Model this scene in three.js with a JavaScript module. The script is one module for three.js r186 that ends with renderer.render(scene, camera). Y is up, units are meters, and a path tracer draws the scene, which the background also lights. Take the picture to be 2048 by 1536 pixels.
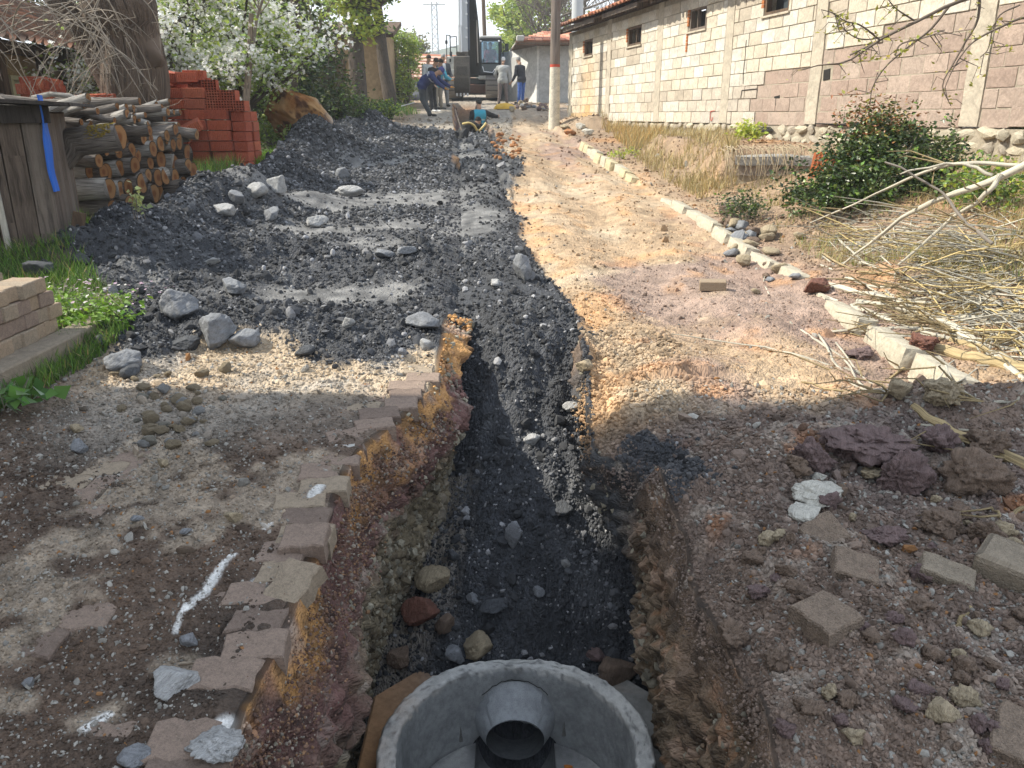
import * as THREE from 'three';
import { mergeGeometries, mergeVertices } from 'three/addons/utils/BufferGeometryUtils.js';
import { RoundedBoxGeometry } from 'three/addons/geometries/RoundedBoxGeometry.js';
import { MarchingCubes } from 'three/addons/objects/MarchingCubes.js';

// ---------------------------------------------------------------- camera, sky, sun, exposure
const scene = new THREE.Scene();
const EYE = 1.6, PITCH = 18.46 * Math.PI / 180, FPX = 1600;
const camera = new THREE.PerspectiveCamera(2 * Math.atan(768 / FPX) * 180 / Math.PI, 4 / 3, 0.05, 900);
camera.position.set(0, EYE, 0);
camera.rotation.x = -PITCH;
const renderer = new THREE.WebGLRenderer({ antialias: true });
renderer.setSize(1024, 768);
renderer.toneMapping = THREE.LinearToneMapping;
renderer.toneMappingExposure = 1.62;
renderer.shadowMap.enabled = true;

const SUN = new THREE.Vector3(-0.75, 0.72, -0.065).normalize();
{ // hazy spring sky: pale blue above, nearly white towards the horizon
  const W = 256, H = 128, data = new Float32Array(W * H * 4), v = new THREE.Vector3();
  for (let j = 0; j < H; j++) for (let i = 0; i < W; i++) {
    const el = ((j + 0.5) / H - 0.5) * Math.PI, az = ((i + 0.5) / W - 0.5) * 2 * Math.PI;
    v.set(Math.cos(el) * Math.cos(az), Math.sin(el), Math.cos(el) * Math.sin(az));
    const t = Math.pow(Math.max(0, Math.sin(el)), 0.55), g = Math.max(0, v.dot(SUN));
    const glow = 0.35 * Math.pow(g, 6);
    const o = (j * W + i) * 4;
    data[o] = 1.2 * (1 - t) + 0.48 * t + glow;
    data[o + 1] = 1.25 * (1 - t) + 0.57 * t + glow * 0.97;
    data[o + 2] = 1.3 * (1 - t) + 0.71 * t + glow * 0.9;
    data[o + 3] = 1;
  }
  const sky = new THREE.DataTexture(data, W, H, THREE.RGBAFormat, THREE.FloatType);
  sky.mapping = THREE.EquirectangularReflectionMapping; sky.magFilter = THREE.LinearFilter; sky.needsUpdate = true;
  scene.background = sky; scene.environment = sky;
}
const sun = new THREE.DirectionalLight(new THREE.Color(1, 0.93, 0.79), 5.0);
sun.target.position.set(0, 0, -12); sun.position.copy(SUN).multiplyScalar(60).add(sun.target.position);
sun.castShadow = true; sun.shadow.radius = 1.2; sun.shadow.mapSize.set(2048, 2048);
Object.assign(sun.shadow.camera, { left: -45, right: 45, top: 45, bottom: -45, near: 1, far: 160 });
scene.add(sun, sun.target);
scene.fog = new THREE.FogExp2(0xe4ebf0, 0.0017);

// ---------------------------------------------------------------- random numbers and noise
let seed = 12345;
const rnd = () => { seed = (seed + 0x6d2b79f5) | 0; let t = Math.imul(seed ^ (seed >>> 15), 1 | seed); t = (t + Math.imul(t ^ (t >>> 7), 61 | t)) ^ t; return ((t ^ (t >>> 14)) >>> 0) / 4294967296; };
const rr = (a, b) => a + (b - a) * rnd();
const ri = (a, b) => Math.floor(rr(a, b + 1));
const gauss = () => (rnd() + rnd() + rnd() - 1.5) * 1.15;
const pick = (a) => a[Math.floor(rnd() * a.length)];
const clamp = (x, a, b) => x < a ? a : x > b ? b : x;
const sst = (a, b, x) => { const t = clamp((x - a) / (b - a), 0, 1); return t * t * (3 - 2 * t); };
const mix = (a, b, t) => a + (b - a) * t;
const hash = (x, y, z) => { let h = Math.imul(x, 374761393) ^ Math.imul(y, 668265263) ^ Math.imul(z, 2147483647 - 1640531); h = Math.imul(h ^ (h >>> 13), 1274126177); h ^= h >>> 16; return (h >>> 0) / 4294967296; };
function vn(x, y, z = 0) { // value noise, -1..1
  const xi = Math.floor(x), yi = Math.floor(y), zi = Math.floor(z); let u = x - xi, v = y - yi, w = z - zi;
  u = u * u * (3 - 2 * u); v = v * v * (3 - 2 * v); w = w * w * (3 - 2 * w);
  const l = (k) => { const a = hash(xi, yi, k), b = hash(xi + 1, yi, k), c = hash(xi, yi + 1, k), d = hash(xi + 1, yi + 1, k); return a + (b - a) * u + (c - a) * v + (a - b - c + d) * u * v; };
  const a = l(zi); return (w ? a + (l(zi + 1) - a) * w : a) * 2 - 1;
}
const fbm = (x, y, z = 0, o = 4) => { let s = 0, a = 0.5, n = 0; for (let i = 0; i < o; i++) { s += a * vn(x, y, z + i * 17); n += a; x = x * 2.03 + 11.3; y = y * 2.03 + 5.7; z *= 2.03; a *= 0.5; } return s / n; };
function worley(x, y, k = 0) { // distance to the nearest feature point, and that cell's random value
  const xi = Math.floor(x), yi = Math.floor(y); let best = 9, id = 0;
  for (let j = -1; j < 2; j++) for (let i = -1; i < 2; i++) {
    const a = xi + i, b = yi + j, dx = a + hash(a, b, k) - x, dy = b + hash(a, b, k + 7) - y, d = dx * dx + dy * dy;
    if (d < best) { best = d; id = hash(a, b, k + 13); }
  }
  return [Math.sqrt(best), id];
}
const table = (pts) => (x) => { if (x <= pts[0][0]) return pts[0][1]; for (let i = 1; i < pts.length; i++) if (x <= pts[i][0]) { const a = pts[i - 1], b = pts[i]; return a[1] + (b[1] - a[1]) * (x - a[0]) / (b[0] - a[0]); } return pts[pts.length - 1][1]; };

// ---------------------------------------------------------------- textures (tileable grain, bark, wood, concrete)
function tileNoise(n, cells, k) { // periodic value noise field
  const f = new Float32Array(n * n);
  for (let j = 0; j < n; j++) for (let i = 0; i < n; i++) {
    const x = i / n * cells, y = j / n * cells, xi = Math.floor(x), yi = Math.floor(y); let u = x - xi, v = y - yi; u = u * u * (3 - 2 * u); v = v * v * (3 - 2 * v);
    const h = (a, b) => hash(a % cells, b % cells, k), a = h(xi, yi), b = h(xi + 1, yi), c = h(xi, yi + 1), d = h(xi + 1, yi + 1);
    f[j * n + i] = a + (b - a) * u + (c - a) * v + (a - b - c + d) * u * v;
  }
  return f;
}
function tileWorley(n, cells, k) {
  const f = new Float32Array(n * n);
  for (let j = 0; j < n; j++) for (let i = 0; i < n; i++) {
    const x = i / n * cells, y = j / n * cells, xi = Math.floor(x), yi = Math.floor(y); let best = 9;
    for (let q = -1; q < 2; q++) for (let p = -1; p < 2; p++) { const a = xi + p, b = yi + q, am = (a + cells) % cells, bm = (b + cells) % cells, dx = a + hash(am, bm, k) - x, dy = b + hash(am, bm, k + 7) - y; best = Math.min(best, dx * dx + dy * dy); }
    f[j * n + i] = Math.min(1, Math.sqrt(best));
  }
  return f;
}
function tex(n, f, lo = 0, hi = 1, srgb = false) { // grey field 0..1 -> texture
  const d = new Uint8Array(n * n * 4);
  for (let i = 0; i < n * n; i++) { const v = clamp(mix(lo, hi, f[i]), 0, 1) * 255; d[i * 4] = d[i * 4 + 1] = d[i * 4 + 2] = v; d[i * 4 + 3] = 255; }
  const t = new THREE.DataTexture(d, n, n); t.wrapS = t.wrapT = THREE.RepeatWrapping; t.magFilter = THREE.LinearFilter; t.needsUpdate = true; if (srgb) t.colorSpace = THREE.SRGBColorSpace; return t;
}
const N = 512;
const grain = new Float32Array(N * N), pebble = new Float32Array(N * N), barkF = new Float32Array(N * N), woodF = new Float32Array(N * N), concF = new Float32Array(N * N);
{
  const a = tileNoise(N, 8, 1), b = tileNoise(N, 24, 2), c = tileNoise(N, 70, 3), e = tileNoise(N, 200, 4), w1 = tileWorley(N, 22, 5), w2 = tileWorley(N, 50, 6);
  for (let i = 0; i < N * N; i++) {
    grain[i] = 0.2 * a[i] + 0.25 * b[i] + 0.3 * c[i] + 0.25 * e[i];
    pebble[i] = 0.45 * (1 - w1[i]) + 0.3 * (1 - w2[i]) + 0.15 * c[i] + 0.1 * e[i];
    concF[i] = clamp(0.45 + 0.3 * (a[i] - 0.5) + 0.35 * (b[i] - 0.5) + 0.25 * (e[i] - 0.5) - (w2[i] < 0.16 ? 0.3 : 0), 0, 1);
  }
  for (let j = 0; j < N; j++) for (let i = 0; i < N; i++) { // streaks run along v
    const q = (f, sx, sy) => f[((j * sy) % N | 0) * N + ((i * sx) % N | 0)];
    const warp = Math.floor(10 * (a[j * N + i] - 0.5));
    const g = (f, sy) => f[(Math.floor(j * sy) % N) * N + ((i + warp + N) % N)];
    const r = 1 - Math.abs(2 * g(b, 0.18) - 1);
    barkF[j * N + i] = clamp(0.55 * r + 0.3 * g(c, 0.2) + 0.15 * q(e, 1, 1), 0, 1);
    woodF[j * N + i] = clamp(0.35 * g(c, 0.05) + 0.3 * g(b, 0.06) + 0.25 * g(e, 0.08) + 0.1 * a[j * N + i], 0, 1);
  }
}
const T = { grainB: tex(N, grain), grainC: tex(N, grain, 0.35, 1.35), pebbleB: tex(N, pebble), pebbleC: tex(N, pebble, 0.45, 1.35), barkB: tex(N, barkF), barkC: tex(N, barkF, 0.2, 1.15), woodB: tex(N, woodF), woodC: tex(N, woodF, 0.1, 1.5), concB: tex(N, concF), concC: tex(N, concF, 0.55, 1.25) };
const rep = (t, x, y = x) => { const c = t.clone(); c.repeat.set(x, y); c.needsUpdate = true; return c; };
const M = {};
function mat(name, rgb, o = {}) { // linear base colour
  const m = new THREE.MeshStandardMaterial({ roughness: 0.95, metalness: 0, ...o }); m.color.setRGB(...rgb); m.name = name; return (M[name] = m);
}

// ---------------------------------------------------------------- naming and building helpers
const used = new Map();
function numbered(name) { const n = used.get(name) ?? 0; used.set(name, n + 1); return n ? name + '_' + String(n).padStart(3, '0') : name; }
function tag(o, label, category, group, kind) { if (label) o.userData.label = label; if (category) o.userData.category = category; if (group) o.userData.group = group; if (kind) o.userData.kind = kind; o.traverse((c) => { if (c.isMesh) { c.castShadow = c.receiveShadow = true; } }); return o; }
function thing(name, label, category, pos = [0, 0, 0], ry = 0, group) { const g = new THREE.Group(); g.name = numbered(name); g.position.set(...pos); g.rotation.y = ry; scene.add(g); return tag(g, label, category, group); }
function part(name, geo, m, parent, label) { const o = new THREE.Mesh(geo, m); o.name = name; o.castShadow = o.receiveShadow = true; parent.add(o); if (label) o.userData.label = label; return o; }
function single(name, geo, m, label, category, pos = [0, 0, 0], rot = [0, 0, 0], group) { const o = new THREE.Mesh(geo, m); o.name = numbered(name); o.position.set(...pos); o.rotation.set(...rot); scene.add(o); return tag(o, label, category, group); }
function structure(name, geo, m) { const o = new THREE.Mesh(geo, m); o.name = numbered(name); scene.add(o); return tag(o, null, null, null, 'structure'); }
function scatter(name, geo, m, mats, cols, parent, kind = 'stuff') {
  const o = new THREE.InstancedMesh(geo, m, mats.length); o.name = parent ? name : numbered(name); o.castShadow = o.receiveShadow = true;
  mats.forEach((q, i) => o.setMatrixAt(i, q)); if (cols) cols.forEach((c, i) => o.setColorAt(i, c));
  o.instanceMatrix.needsUpdate = true; if (kind) o.userData.kind = kind; (parent ?? scene).add(o); return o;
}
const V = (x, y, z) => new THREE.Vector3(x, y, z);
const bx = (w, h, d, x = 0, y = 0, z = 0, rx = 0, ry = 0, rz = 0) => { const g = new THREE.BoxGeometry(w, h, d); if (rx || ry || rz) g.rotateX(rx).rotateZ(rz).rotateY(ry); return g.translate(x, y, z); };
const rb = (w, h, d, r = 0.01, x = 0, y = 0, z = 0) => new RoundedBoxGeometry(w, h, d, 1, Math.min(r, w / 2.1, h / 2.1, d / 2.1)).translate(x, y, z);
const cyl = (r0, r1, h, n = 12, x = 0, y = 0, z = 0) => new THREE.CylinderGeometry(r1, r0, h, n).translate(x, y, z);
function rod(a, b, r0, r1 = r0, n = 8) { const d = b.clone().sub(a), L = d.length(), g = new THREE.CylinderGeometry(r1, r0, L, n); g.applyQuaternion(new THREE.Quaternion().setFromUnitVectors(V(0, 1, 0), d.normalize())); return g.translate((a.x + b.x) / 2, (a.y + b.y) / 2, (a.z + b.z) / 2); }
const mg = (list) => mergeGeometries(list.map((g) => { const h = g.index ? g.toNonIndexed() : g; for (const k of Object.keys(h.attributes)) if (!['position', 'normal', 'uv'].includes(k)) h.deleteAttribute(k); if (!h.attributes.uv) h.setAttribute('uv', new THREE.BufferAttribute(new Float32Array(h.attributes.position.count * 2), 2)); return h; }));
function boxUV(g, s = 1) { // uv in metres, by the main direction of each face
  const h = g.index ? g.toNonIndexed() : g, p = h.attributes.position, n = h.attributes.normal, uv = new Float32Array(p.count * 2);
  for (let i = 0; i < p.count; i++) { const ax = Math.abs(n.getX(i)), ay = Math.abs(n.getY(i)), az = Math.abs(n.getZ(i)); let u, v; if (ay > ax && ay > az) { u = p.getX(i); v = p.getZ(i); } else if (ax > az) { u = p.getZ(i); v = p.getY(i); } else { u = p.getX(i); v = p.getY(i); } uv[i * 2] = u * s; uv[i * 2 + 1] = v * s; }
  h.setAttribute('uv', new THREE.BufferAttribute(uv, 2)); return h;
}
function tint(g, fn) { const p = g.attributes.position, c = new Float32Array(p.count * 3); for (let i = 0; i < p.count; i++) { const r = fn(p.getX(i), p.getY(i), p.getZ(i), i); c[i * 3] = r[0]; c[i * 3 + 1] = r[1]; c[i * 3 + 2] = r[2]; } g.setAttribute('color', new THREE.BufferAttribute(c, 3)); return g; }
function tube(pts, radii, n = 7, cap = true) { // tapered tube through points; uv in metres
  const L = pts.length, pos = [], uv = [], idx = []; let t = V(0, 0, 0), up = V(0.13, 1, 0.07), len = 0; const b = V(0, 0, 0), c = V(0, 0, 0);
  for (let i = 0; i < L; i++) {
    t.copy(pts[Math.min(L - 1, i + 1)]).sub(pts[Math.max(0, i - 1)]).normalize(); b.crossVectors(t, up); if (b.lengthSq() < 1e-4) b.set(1, 0, 0); b.normalize(); c.crossVectors(b, t).normalize(); up.copy(c);
    if (i) len += pts[i].distanceTo(pts[i - 1]); const r = Array.isArray(radii) ? radii[i] : radii;
    for (let k = 0; k <= n; k++) { const a = k / n * Math.PI * 2, x = Math.cos(a) * r, y = Math.sin(a) * r; pos.push(pts[i].x + b.x * x + c.x * y, pts[i].y + b.y * x + c.y * y, pts[i].z + b.z * x + c.z * y); uv.push(k / n * Math.max(1, Math.round(r * 6.3 * 3)) , len * 1.5); }
  }
  for (let i = 0; i < L - 1; i++) for (let k = 0; k < n; k++) { const a = i * (n + 1) + k, d = a + n + 1; idx.push(a, a + 1, d, a + 1, d + 1, d); }
  if (cap) for (const [i, f] of [[0, 1], [L - 1, 0]]) { const o = pos.length / 3; pos.push(pts[i].x, pts[i].y, pts[i].z); uv.push(0, 0); for (let k = 0; k < n; k++) f ? idx.push(o, i * (n + 1) + k + 1, i * (n + 1) + k) : idx.push(o, i * (n + 1) + k, i * (n + 1) + k + 1); }
  const g = new THREE.BufferGeometry(); g.setAttribute('position', new THREE.Float32BufferAttribute(pos, 3)); g.setAttribute('uv', new THREE.Float32BufferAttribute(uv, 2)); g.setIndex(idx); g.computeVertexNormals(); return g;
}
function rock(detail, planes = 9, rough = 0.06, sx = 1, sy = 0.7, sz = 0.85, smooth = false) { // broken stone: a ball cut by planes, about 1 m across
  let g = new THREE.IcosahedronGeometry(0.5, detail); const P = [], k = ri(0, 9999);
  for (let i = 0; i < planes; i++) { const v = V(gauss(), gauss(), gauss()).normalize(); P.push([v, rr(0.24, 0.42)]); }
  if (smooth) { g.deleteAttribute('uv'); g.deleteAttribute('normal'); g = mergeVertices(g, 1e-4); }
  const p = g.attributes.position, v = V(0, 0, 0);
  for (let i = 0; i < p.count; i++) { v.fromBufferAttribute(p, i).normalize(); let r = 0.5; for (const [n, d] of P) { const c = v.dot(n); if (c > 0) r = Math.min(r, d / c); } r *= 1 + rough * (detail > 3 ? 1.5 * fbm(v.x * 2.5 + k, v.y * 2.5, v.z * 2.5, 3) + 1.1 * fbm(v.x * 8 + k, v.y * 8, v.z * 8, 3) : 1.6 * fbm(v.x * 2.5 + k, v.y * 2.5, v.z * 2.5, 3)); p.setXYZ(i, v.x * r * sx, v.y * r * sy, v.z * r * sz); }
  g.computeVertexNormals(); return smooth ? g : boxUV(g);
}
const C = (r, g, b) => { const c = new THREE.Color(); c.setRGB(r, g, b); return c; };
const dummy = new THREE.Object3D();
function M4(x, y, z, sx, sy = sx, sz = sx, rx = 0, ry = 0, rz = 0) { dummy.position.set(x, y, z); dummy.rotation.set(rx, ry, rz); dummy.scale.set(sx, sy, sz); dummy.updateMatrix(); return dummy.matrix.clone(); }
// ---------------------------------------------------------------- where things stand: sight lines of the photograph met with the ground
const S = 0.0625, CP = Math.cos(PITCH), SP = Math.sin(PITCH);
const ray = (px, py) => { const a = (px - 1024) / FPX, b = (768 - py) / FPX; return [a, b * CP - SP, CP + b * SP]; }; // x, y, forward
const gp = (px, py) => { const [a, b, c] = ray(px, py), t = EYE / (S * c - b); return [a * t, c * t]; }; // on the even road slope
const at = (px, py, d) => { const [a, b, c] = ray(px, py), t = d / c; return V(a * t, EYE + b * t, -d); };
const pxm = (d) => FPX / (d * CP); // photo pixels per metre near eye level

// ---------------------------------------------------------------- the lie of the land
const roadY = (d) => d < 0 ? 0.02 * d : d < 60 ? S * d : S * 60 + 0.015 * (d - 60);
const xL0 = table([[0, -0.74], [1.8, -0.72], [3.1, -0.71], [3.5, -0.6], [3.95, -0.44], [4.6, -0.42], [7.7, -0.63], [20.7, -1.45], [26, -1.86], [34, -2.4], [60, -4]]);
const xR0 = table([[0, 0.74], [2.1, 0.7], [2.9, 0.62], [3.3, 0.56], [3.6, 0.4], [4.6, 0.43], [5.6, 0.4], [7.3, 0.1], [10, -0.06], [19.3, -0.42], [26, -0.82], [34, -1.35], [60, -2.9]]);
const xLb = table([[0, -0.76], [2.6, -0.78], [3.15, -0.76], [3.6, -0.58], [4.1, -0.4], [4.8, -0.36], [8, -0.5], [20, -1.3], [26, -1.72], [34, -2.2], [60, -3.9]]);
const xRb = table([[0, 0.7], [2.6, 0.69], [3.2, 0.7], [3.9, 0.62], [4.4, 0.46], [5.6, 0.38], [7.3, 0.05], [10, -0.1], [19.3, -0.55], [26, -0.98], [34, -1.5], [60, -3]]);
const xR = (d) => xR0(d) + 0.05 * fbm(d * 3.3, 2, 7, 4) * (d < 6 ? 1 : 1.6), xL = (d) => xL0(d) + (d < 4 ? 0.012 : 0.04) * fbm(d * 4.1, 5, 7, 4);
const kerbX = (d) => 2.55 - 0.069 * d, vergeX = (d) => -2.2 - 0.066 * d;
const wallX = (d) => 1.61 + 0.23 * (24 - d);
const wallFoot = table([[0, 0.62], [3, 0.75], [6, 1.0], [8.5, 1.13], [12, 1.17], [16, 1.12], [20, 1.32], [24, 1.52], [30, 1.9], [60, 3.8]]);
const seg = (x, d, a, b) => { const vx = b[0] - a[0], vy = b[1] - a[1], t = clamp(((x - a[0]) * vx + (d - a[1]) * vy) / (vx * vx + vy * vy), 0, 1); return Math.hypot(x - a[0] - vx * t, d - a[1] - vy * t); };
// banks and heaps: from, to, height, half width
const HEAPS = [
  [[-3.55, 6.5], [-3.0, 8.7], 0.33, 0.5], [[-3.0, 8.7], [-2.6, 9.6], 0.2, 0.5], [[-3.1, 6.2], [-2.4, 6.9], 0.16, 0.5], [[-3.2, 11.2], [-3.45, 14.5], 0.3, 0.5], [[-3.45, 14.5], [-3.2, 19], 0.42, 0.6], [[-2.6, 14.4], [-1.9, 17], 0.16, 0.6],
  [[-2.2, 5.0], [-0.6, 4.75], 0.1, 0.28], [[-2.0, 7.0], [-0.7, 6.9], 0.1, 0.25], [[-1.2, 12.6], [-0.3, 13.5], 0.2, 0.6], [[-0.1, 11.4], [0.35, 12.4], 0.14, 0.4], [[-0.9, 16], [-0.5, 18], 0.15, 0.5], [[-0.1, 5.2], [0.2, 4.5], 0.12, 0.35],
  [[2.0, 3.55], [3.2, 3.3], 0.14, 0.3], [[1.0, 3.1], [1.6, 3.35], 0.07, 0.25], [[0.85, 2.1], [0.95, 2.9], 0.06, 0.22], [[2.4, 2.7], [3.2, 2.4], 0.1, 0.35],
  [[0.85, 3.85], [1.25, 4.3], 0.06, 0.3], [[1.75, 22.2], [2.0, 20.6], 0.3, 0.5], [[-0.35, 17.5], [-0.45, 19.8], 0.18, 0.35], [[-0.3, 26.6], [0.6, 27.6], 0.1, 0.5], [[2.6, 8.0], [3.4, 7.3], 0.16, 0.45], [[2.9, 5.6], [4.8, 5.2], 0.2, 0.8],
];
const terrace = (x, d) => sst(10.45, 10.6, d) * (1 - sst(14.5, 18, d)) * sst(2.45, 2.8, x + 0.12 * vn(d * 1.7, 3));
function coarse(x, d) { // ground without lumps or the trench
  let y = roadY(d); const k = kerbX(d), w = wallX(Math.min(d, 24)) + (d > 24 ? (d - 24) * 0.1 : 0), v = vergeX(d);
  if (x > k) { const u = clamp((x - k) / (w - k), 0, 1.3); let b = mix(y + 0.03, wallFoot(d), sst(0.02, 0.85, u)); const t = terrace(x, d); if (t) b = mix(b, Math.max(b, 1.2 + (d - 10.3) * 0.02), t); y = Math.max(b, y); }
  if (x < v) y += 0.05 * sst(0, 0.5, v - x) + 0.06 * sst(0.5, 4, v - x) * (1 + vn(x * 0.7, d * 0.7));
  if (d < 4.6 && d > 0.9 && x > 0.3) { const u = x - xR0(d); if (u > -0.1 && u < 0.9) y -= 0.15 * Math.exp(-Math.max(0, u) / 0.17) * (1 - sst(3.3, 4.6, d)) * (1 + 0.7 * vn(d * 4, 6)); }
  for (const [a, b, h, r] of HEAPS) { const q = seg(x, d, a, b); if (q < r * 2.4) y += h * Math.exp(-(q / r) * (q / r) * 1.1) * (0.85 + 0.45 * vn(x * 2.2, d * 1.8, 4)); }
  return y;
}
const SPILL = gp(1262, 918);
const GRAVEL = [[120, 560], [165, 515], [300, 445], [430, 405], [555, 330], [590, 290], [690, 248], [770, 250], [890, 262], [985, 272], [1000, 305], [1052, 340], [1005, 390], [1030, 440], [1035, 500], [1062, 548], [1125, 592], [1140, 640], [1168, 690], [1172, 770], [1192, 850], [1196, 905], [1000, 905], [880, 720], [862, 692], [790, 730], [700, 728], [620, 712], [560, 694], [470, 692], [390, 700], [320, 722], [255, 722], [215, 690], [268, 640], [225, 600], [150, 575]].map((p) => gp(...p));
function gravelMask(x, d) {
  if (d > 2.7 && d < 4.0 && x > 0.3 && x < 1.2) { const q = Math.hypot((x - SPILL[0]) * 1.1, d - SPILL[1]); if (q < 0.62) return sst(0.45, 0.2, q + 0.16 * fbm(x * 7, d * 7, 3, 3)); }
  if (d < 3.6 || d > 24 || x < -4.6 || x > 1.3) return 0;
  let best = 1e9, inside = false;
  for (let i = 0, j = GRAVEL.length - 1; i < GRAVEL.length; j = i++) { const a = GRAVEL[i], b = GRAVEL[j]; best = Math.min(best, seg(x, d, a, b)); if ((a[1] > d) !== (b[1] > d) && x < (b[0] - a[0]) * (d - a[1]) / (b[1] - a[1]) + a[0]) inside = !inside; }
  const k = 0.05 + 0.012 * d;
  return sst(-k, k, (inside ? best : -best) + k * 1.5 * fbm(x * 3.1, d * 3.1 / (1 + d * 0.05), 3, 3));
}
const TRACKS = [[[760, 590], [560, 600], 0.16], [[830, 460], [600, 470], 0.28], [[860, 400], [560, 415], 0.5], [[800, 500], [650, 505], 0.2], [[880, 320], [780, 330], 0.6], [[920, 470], [960, 430], 0.25]].map(([a, b, r]) => [gp(...a), gp(...b), r]);
const packed = (x, d) => { let m = 0; for (const [a, b, r] of TRACKS) m = Math.max(m, 1 - seg(x, d, a, b) / (r * 2.4)); return clamp(sst(0, 0.75, m + 0.4 * fbm(x * 2.3, d * 2.3, 14, 3)), 0, 1) * (m > -0.6 ? 1 : 0); };
function lumps(x, d, g) { // small relief: clods of the black fill, crumbs and ruts of the soil
  const n = vn(x * 0.9, d * 0.9, 21) * 0.5 + 0.5;
  let y = 0.02 * fbm(x * 1.6, d * 1.6, 5, 3);
  if (g > 0.01) {
    const c1 = 1 - worley(x * 7 + 0.6 * vn(x * 5, d * 5, 2), d * 5.5, 1)[0], c2 = 1 - worley(x * 17, d * 13, 2)[0];
    const rough = mix(0.35, 1.1, sst(0.3, 0.62, n + 0.25 * vn(x * 1.1 + 9, d * 1.9, 8))) * (1 - 0.85 * packed(x, d));
    y += g * (0.02 + rough * (0.075 * (c1 - 0.3) + 0.028 * c2 + 0.06 * fbm(x * 2.6, d * 2.2, 9, 4)));
  }
  if (g < 0.99) {
    const near = 1 - sst(3.4, 4.4, d), right = x > 0 ? 1 : 0;
    const c = 1 - worley(x * 14 + vn(x * 9, d * 9, 2) * 0.4, d * 12, 3)[0], f = fbm(x * 9, d * 8, 12, 3);
    y += (1 - g) * (right ? mix(0.014 * c + 0.016 * f, 0.03 * c + 0.035 * f, near) : mix(0.016 * c + 0.014 * f, 0.010 * c + 0.02 * f, near));
    if (right && d > 4) { const u = x + 0.066 * d; y += (1 - g) * (x < kerbX(d) ? 1 : 0) * (0.03 * Math.sin(u * 7.5 + 1.2 * vn(d * 0.5, 2)) + 0.035 * vn(u * 1.3, d * 0.75, 31)); }
  }
  return y;
}
function topH(x, d) { const g = gravelMask(x, d); return coarse(x, d) + lumps(x, d, g); }
const fillC = table([[0.8, -0.05], [1.1, -1.4], [1.6, -1.75], [2.95, -1.75], [3.22, -1.2], [3.45, -0.86], [4.3, -0.40], [4.75, 0.08], [5.2, 0.24], [5.6, 0.31], [6.6, 0.40], [8, 0.49], [12, 0.745], [17, 1.06], [19.5, 1.215], [20.3, 0.95], [20.9, 0.15], [24, 0.25], [30, 0.75], [32.5, 1.35], [33.6, 2.08], [60, 3.75]]);
function fillH(x, d) {
  const a = xLb(d), b = xRb(d), u = (x - a) / (b - a); let y = fillC(d);
  const g = d < 20.4 ? 1 : 0.15;
  y += (d > 3.2 && d < 5.6 ? -0.08 * (1 - sst(0, 0.3, u)) * sst(5.4, 4.4, d) + 0.17 * sst(0.1, 0.5, u) * sst(3.5, 4.1, d) * sst(5.6, 4.7, d) + 0.05 * Math.sin(u * 3.1) : 0.04 * Math.sin(u * 3.1));
  return y + lumps(x, d, g) * (d < 3.2 ? 0.6 : 1);
}
function groundAt(px, py, lift = 0) { // first meeting of a sight line with the ground outside the trench (or its fill inside)
  const [a, b, c] = ray(px, py); let lo = 0, hi = 0;
  const f = (t) => { const x = a * t, d = c * t; return EYE + b * t - surface(x, d) - lift; };
  for (let t = 1.4; t < 70; t *= 1.012) { if (f(t) < 0) { hi = t; break; } lo = t; }
  if (!hi) { const t = 40 / c; return V(a * t, roadY(40), -40); }
  for (let i = 0; i < 12; i++) { const m = (lo + hi) / 2; f(m) < 0 ? hi = m : lo = m; }
  return V(a * hi, surface(a * hi, c * hi), -c * hi);
}
function surface(x, d) { const l = xL(d), r = xR(d); if (d > 0.9 && d < 33 && x > l && x < r) { const a = xLb(d), b = xRb(d); if (x < a) return mix(topH(l, d), fillH(a, d), clamp((x - l) / Math.max(0.02, a - l), 0, 1)); if (x > b) return mix(fillH(b, d), topH(r, d), clamp((x - b) / Math.max(0.02, r - b), 0, 1)); return fillH(x, d); } return topH(x, d); }

// ---------------------------------------------------------------- ground colours: soil tones, with the house shade and sunlit band painted in
const mix3 = (a, b, t) => [a[0] + (b[0] - a[0]) * t, a[1] + (b[1] - a[1]) * t, a[2] + (b[2] - a[2]) * t];
const K = { black: [0.052, 0.055, 0.063], dust: [0.20, 0.20, 0.20], tan: [0.40, 0.285, 0.18], orange: [0.50, 0.245, 0.075], purple: [0.25, 0.175, 0.15], brown: [0.115, 0.078, 0.056], mud: [0.066, 0.048, 0.037], grey: [0.30, 0.265, 0.225], pale: [0.47, 0.37, 0.26], olive: [0.20, 0.165, 0.11], turf: [0.06, 0.075, 0.025], rust: [0.34, 0.13, 0.035] };
const PATCH = [[250, 985, 0.42], [180, 1100, 0.36], [60, 1170, 0.3], [620, 960, 0.3], [380, 1085, 0.16], [520, 1250, 0.16], [20, 1290, 0.14], [190, 1430, 0.12], [320, 940, 0.35], [240, 1045, 0.3], [120, 1230, 0.2], [380, 1345, 0.14], [40, 1400, 0.12], [560, 1010, 0.2]].map(([x, y, r]) => [gp(x, y), r]);
const CHALK = [[gp(350, 1262), gp(372, 1212), 0.012], [gp(375, 1225), gp(430, 1160), 0.022], [gp(430, 1160), gp(470, 1118), 0.014], [gp(530, 1065), gp(548, 1052), 0.02], [gp(625, 1000), gp(650, 965), 0.03], [gp(440, 1460), gp(500, 1500), 0.05], [gp(500, 1190), gp(520, 1170), 0.03], [gp(170, 1455), gp(215, 1425), 0.02]];
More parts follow.
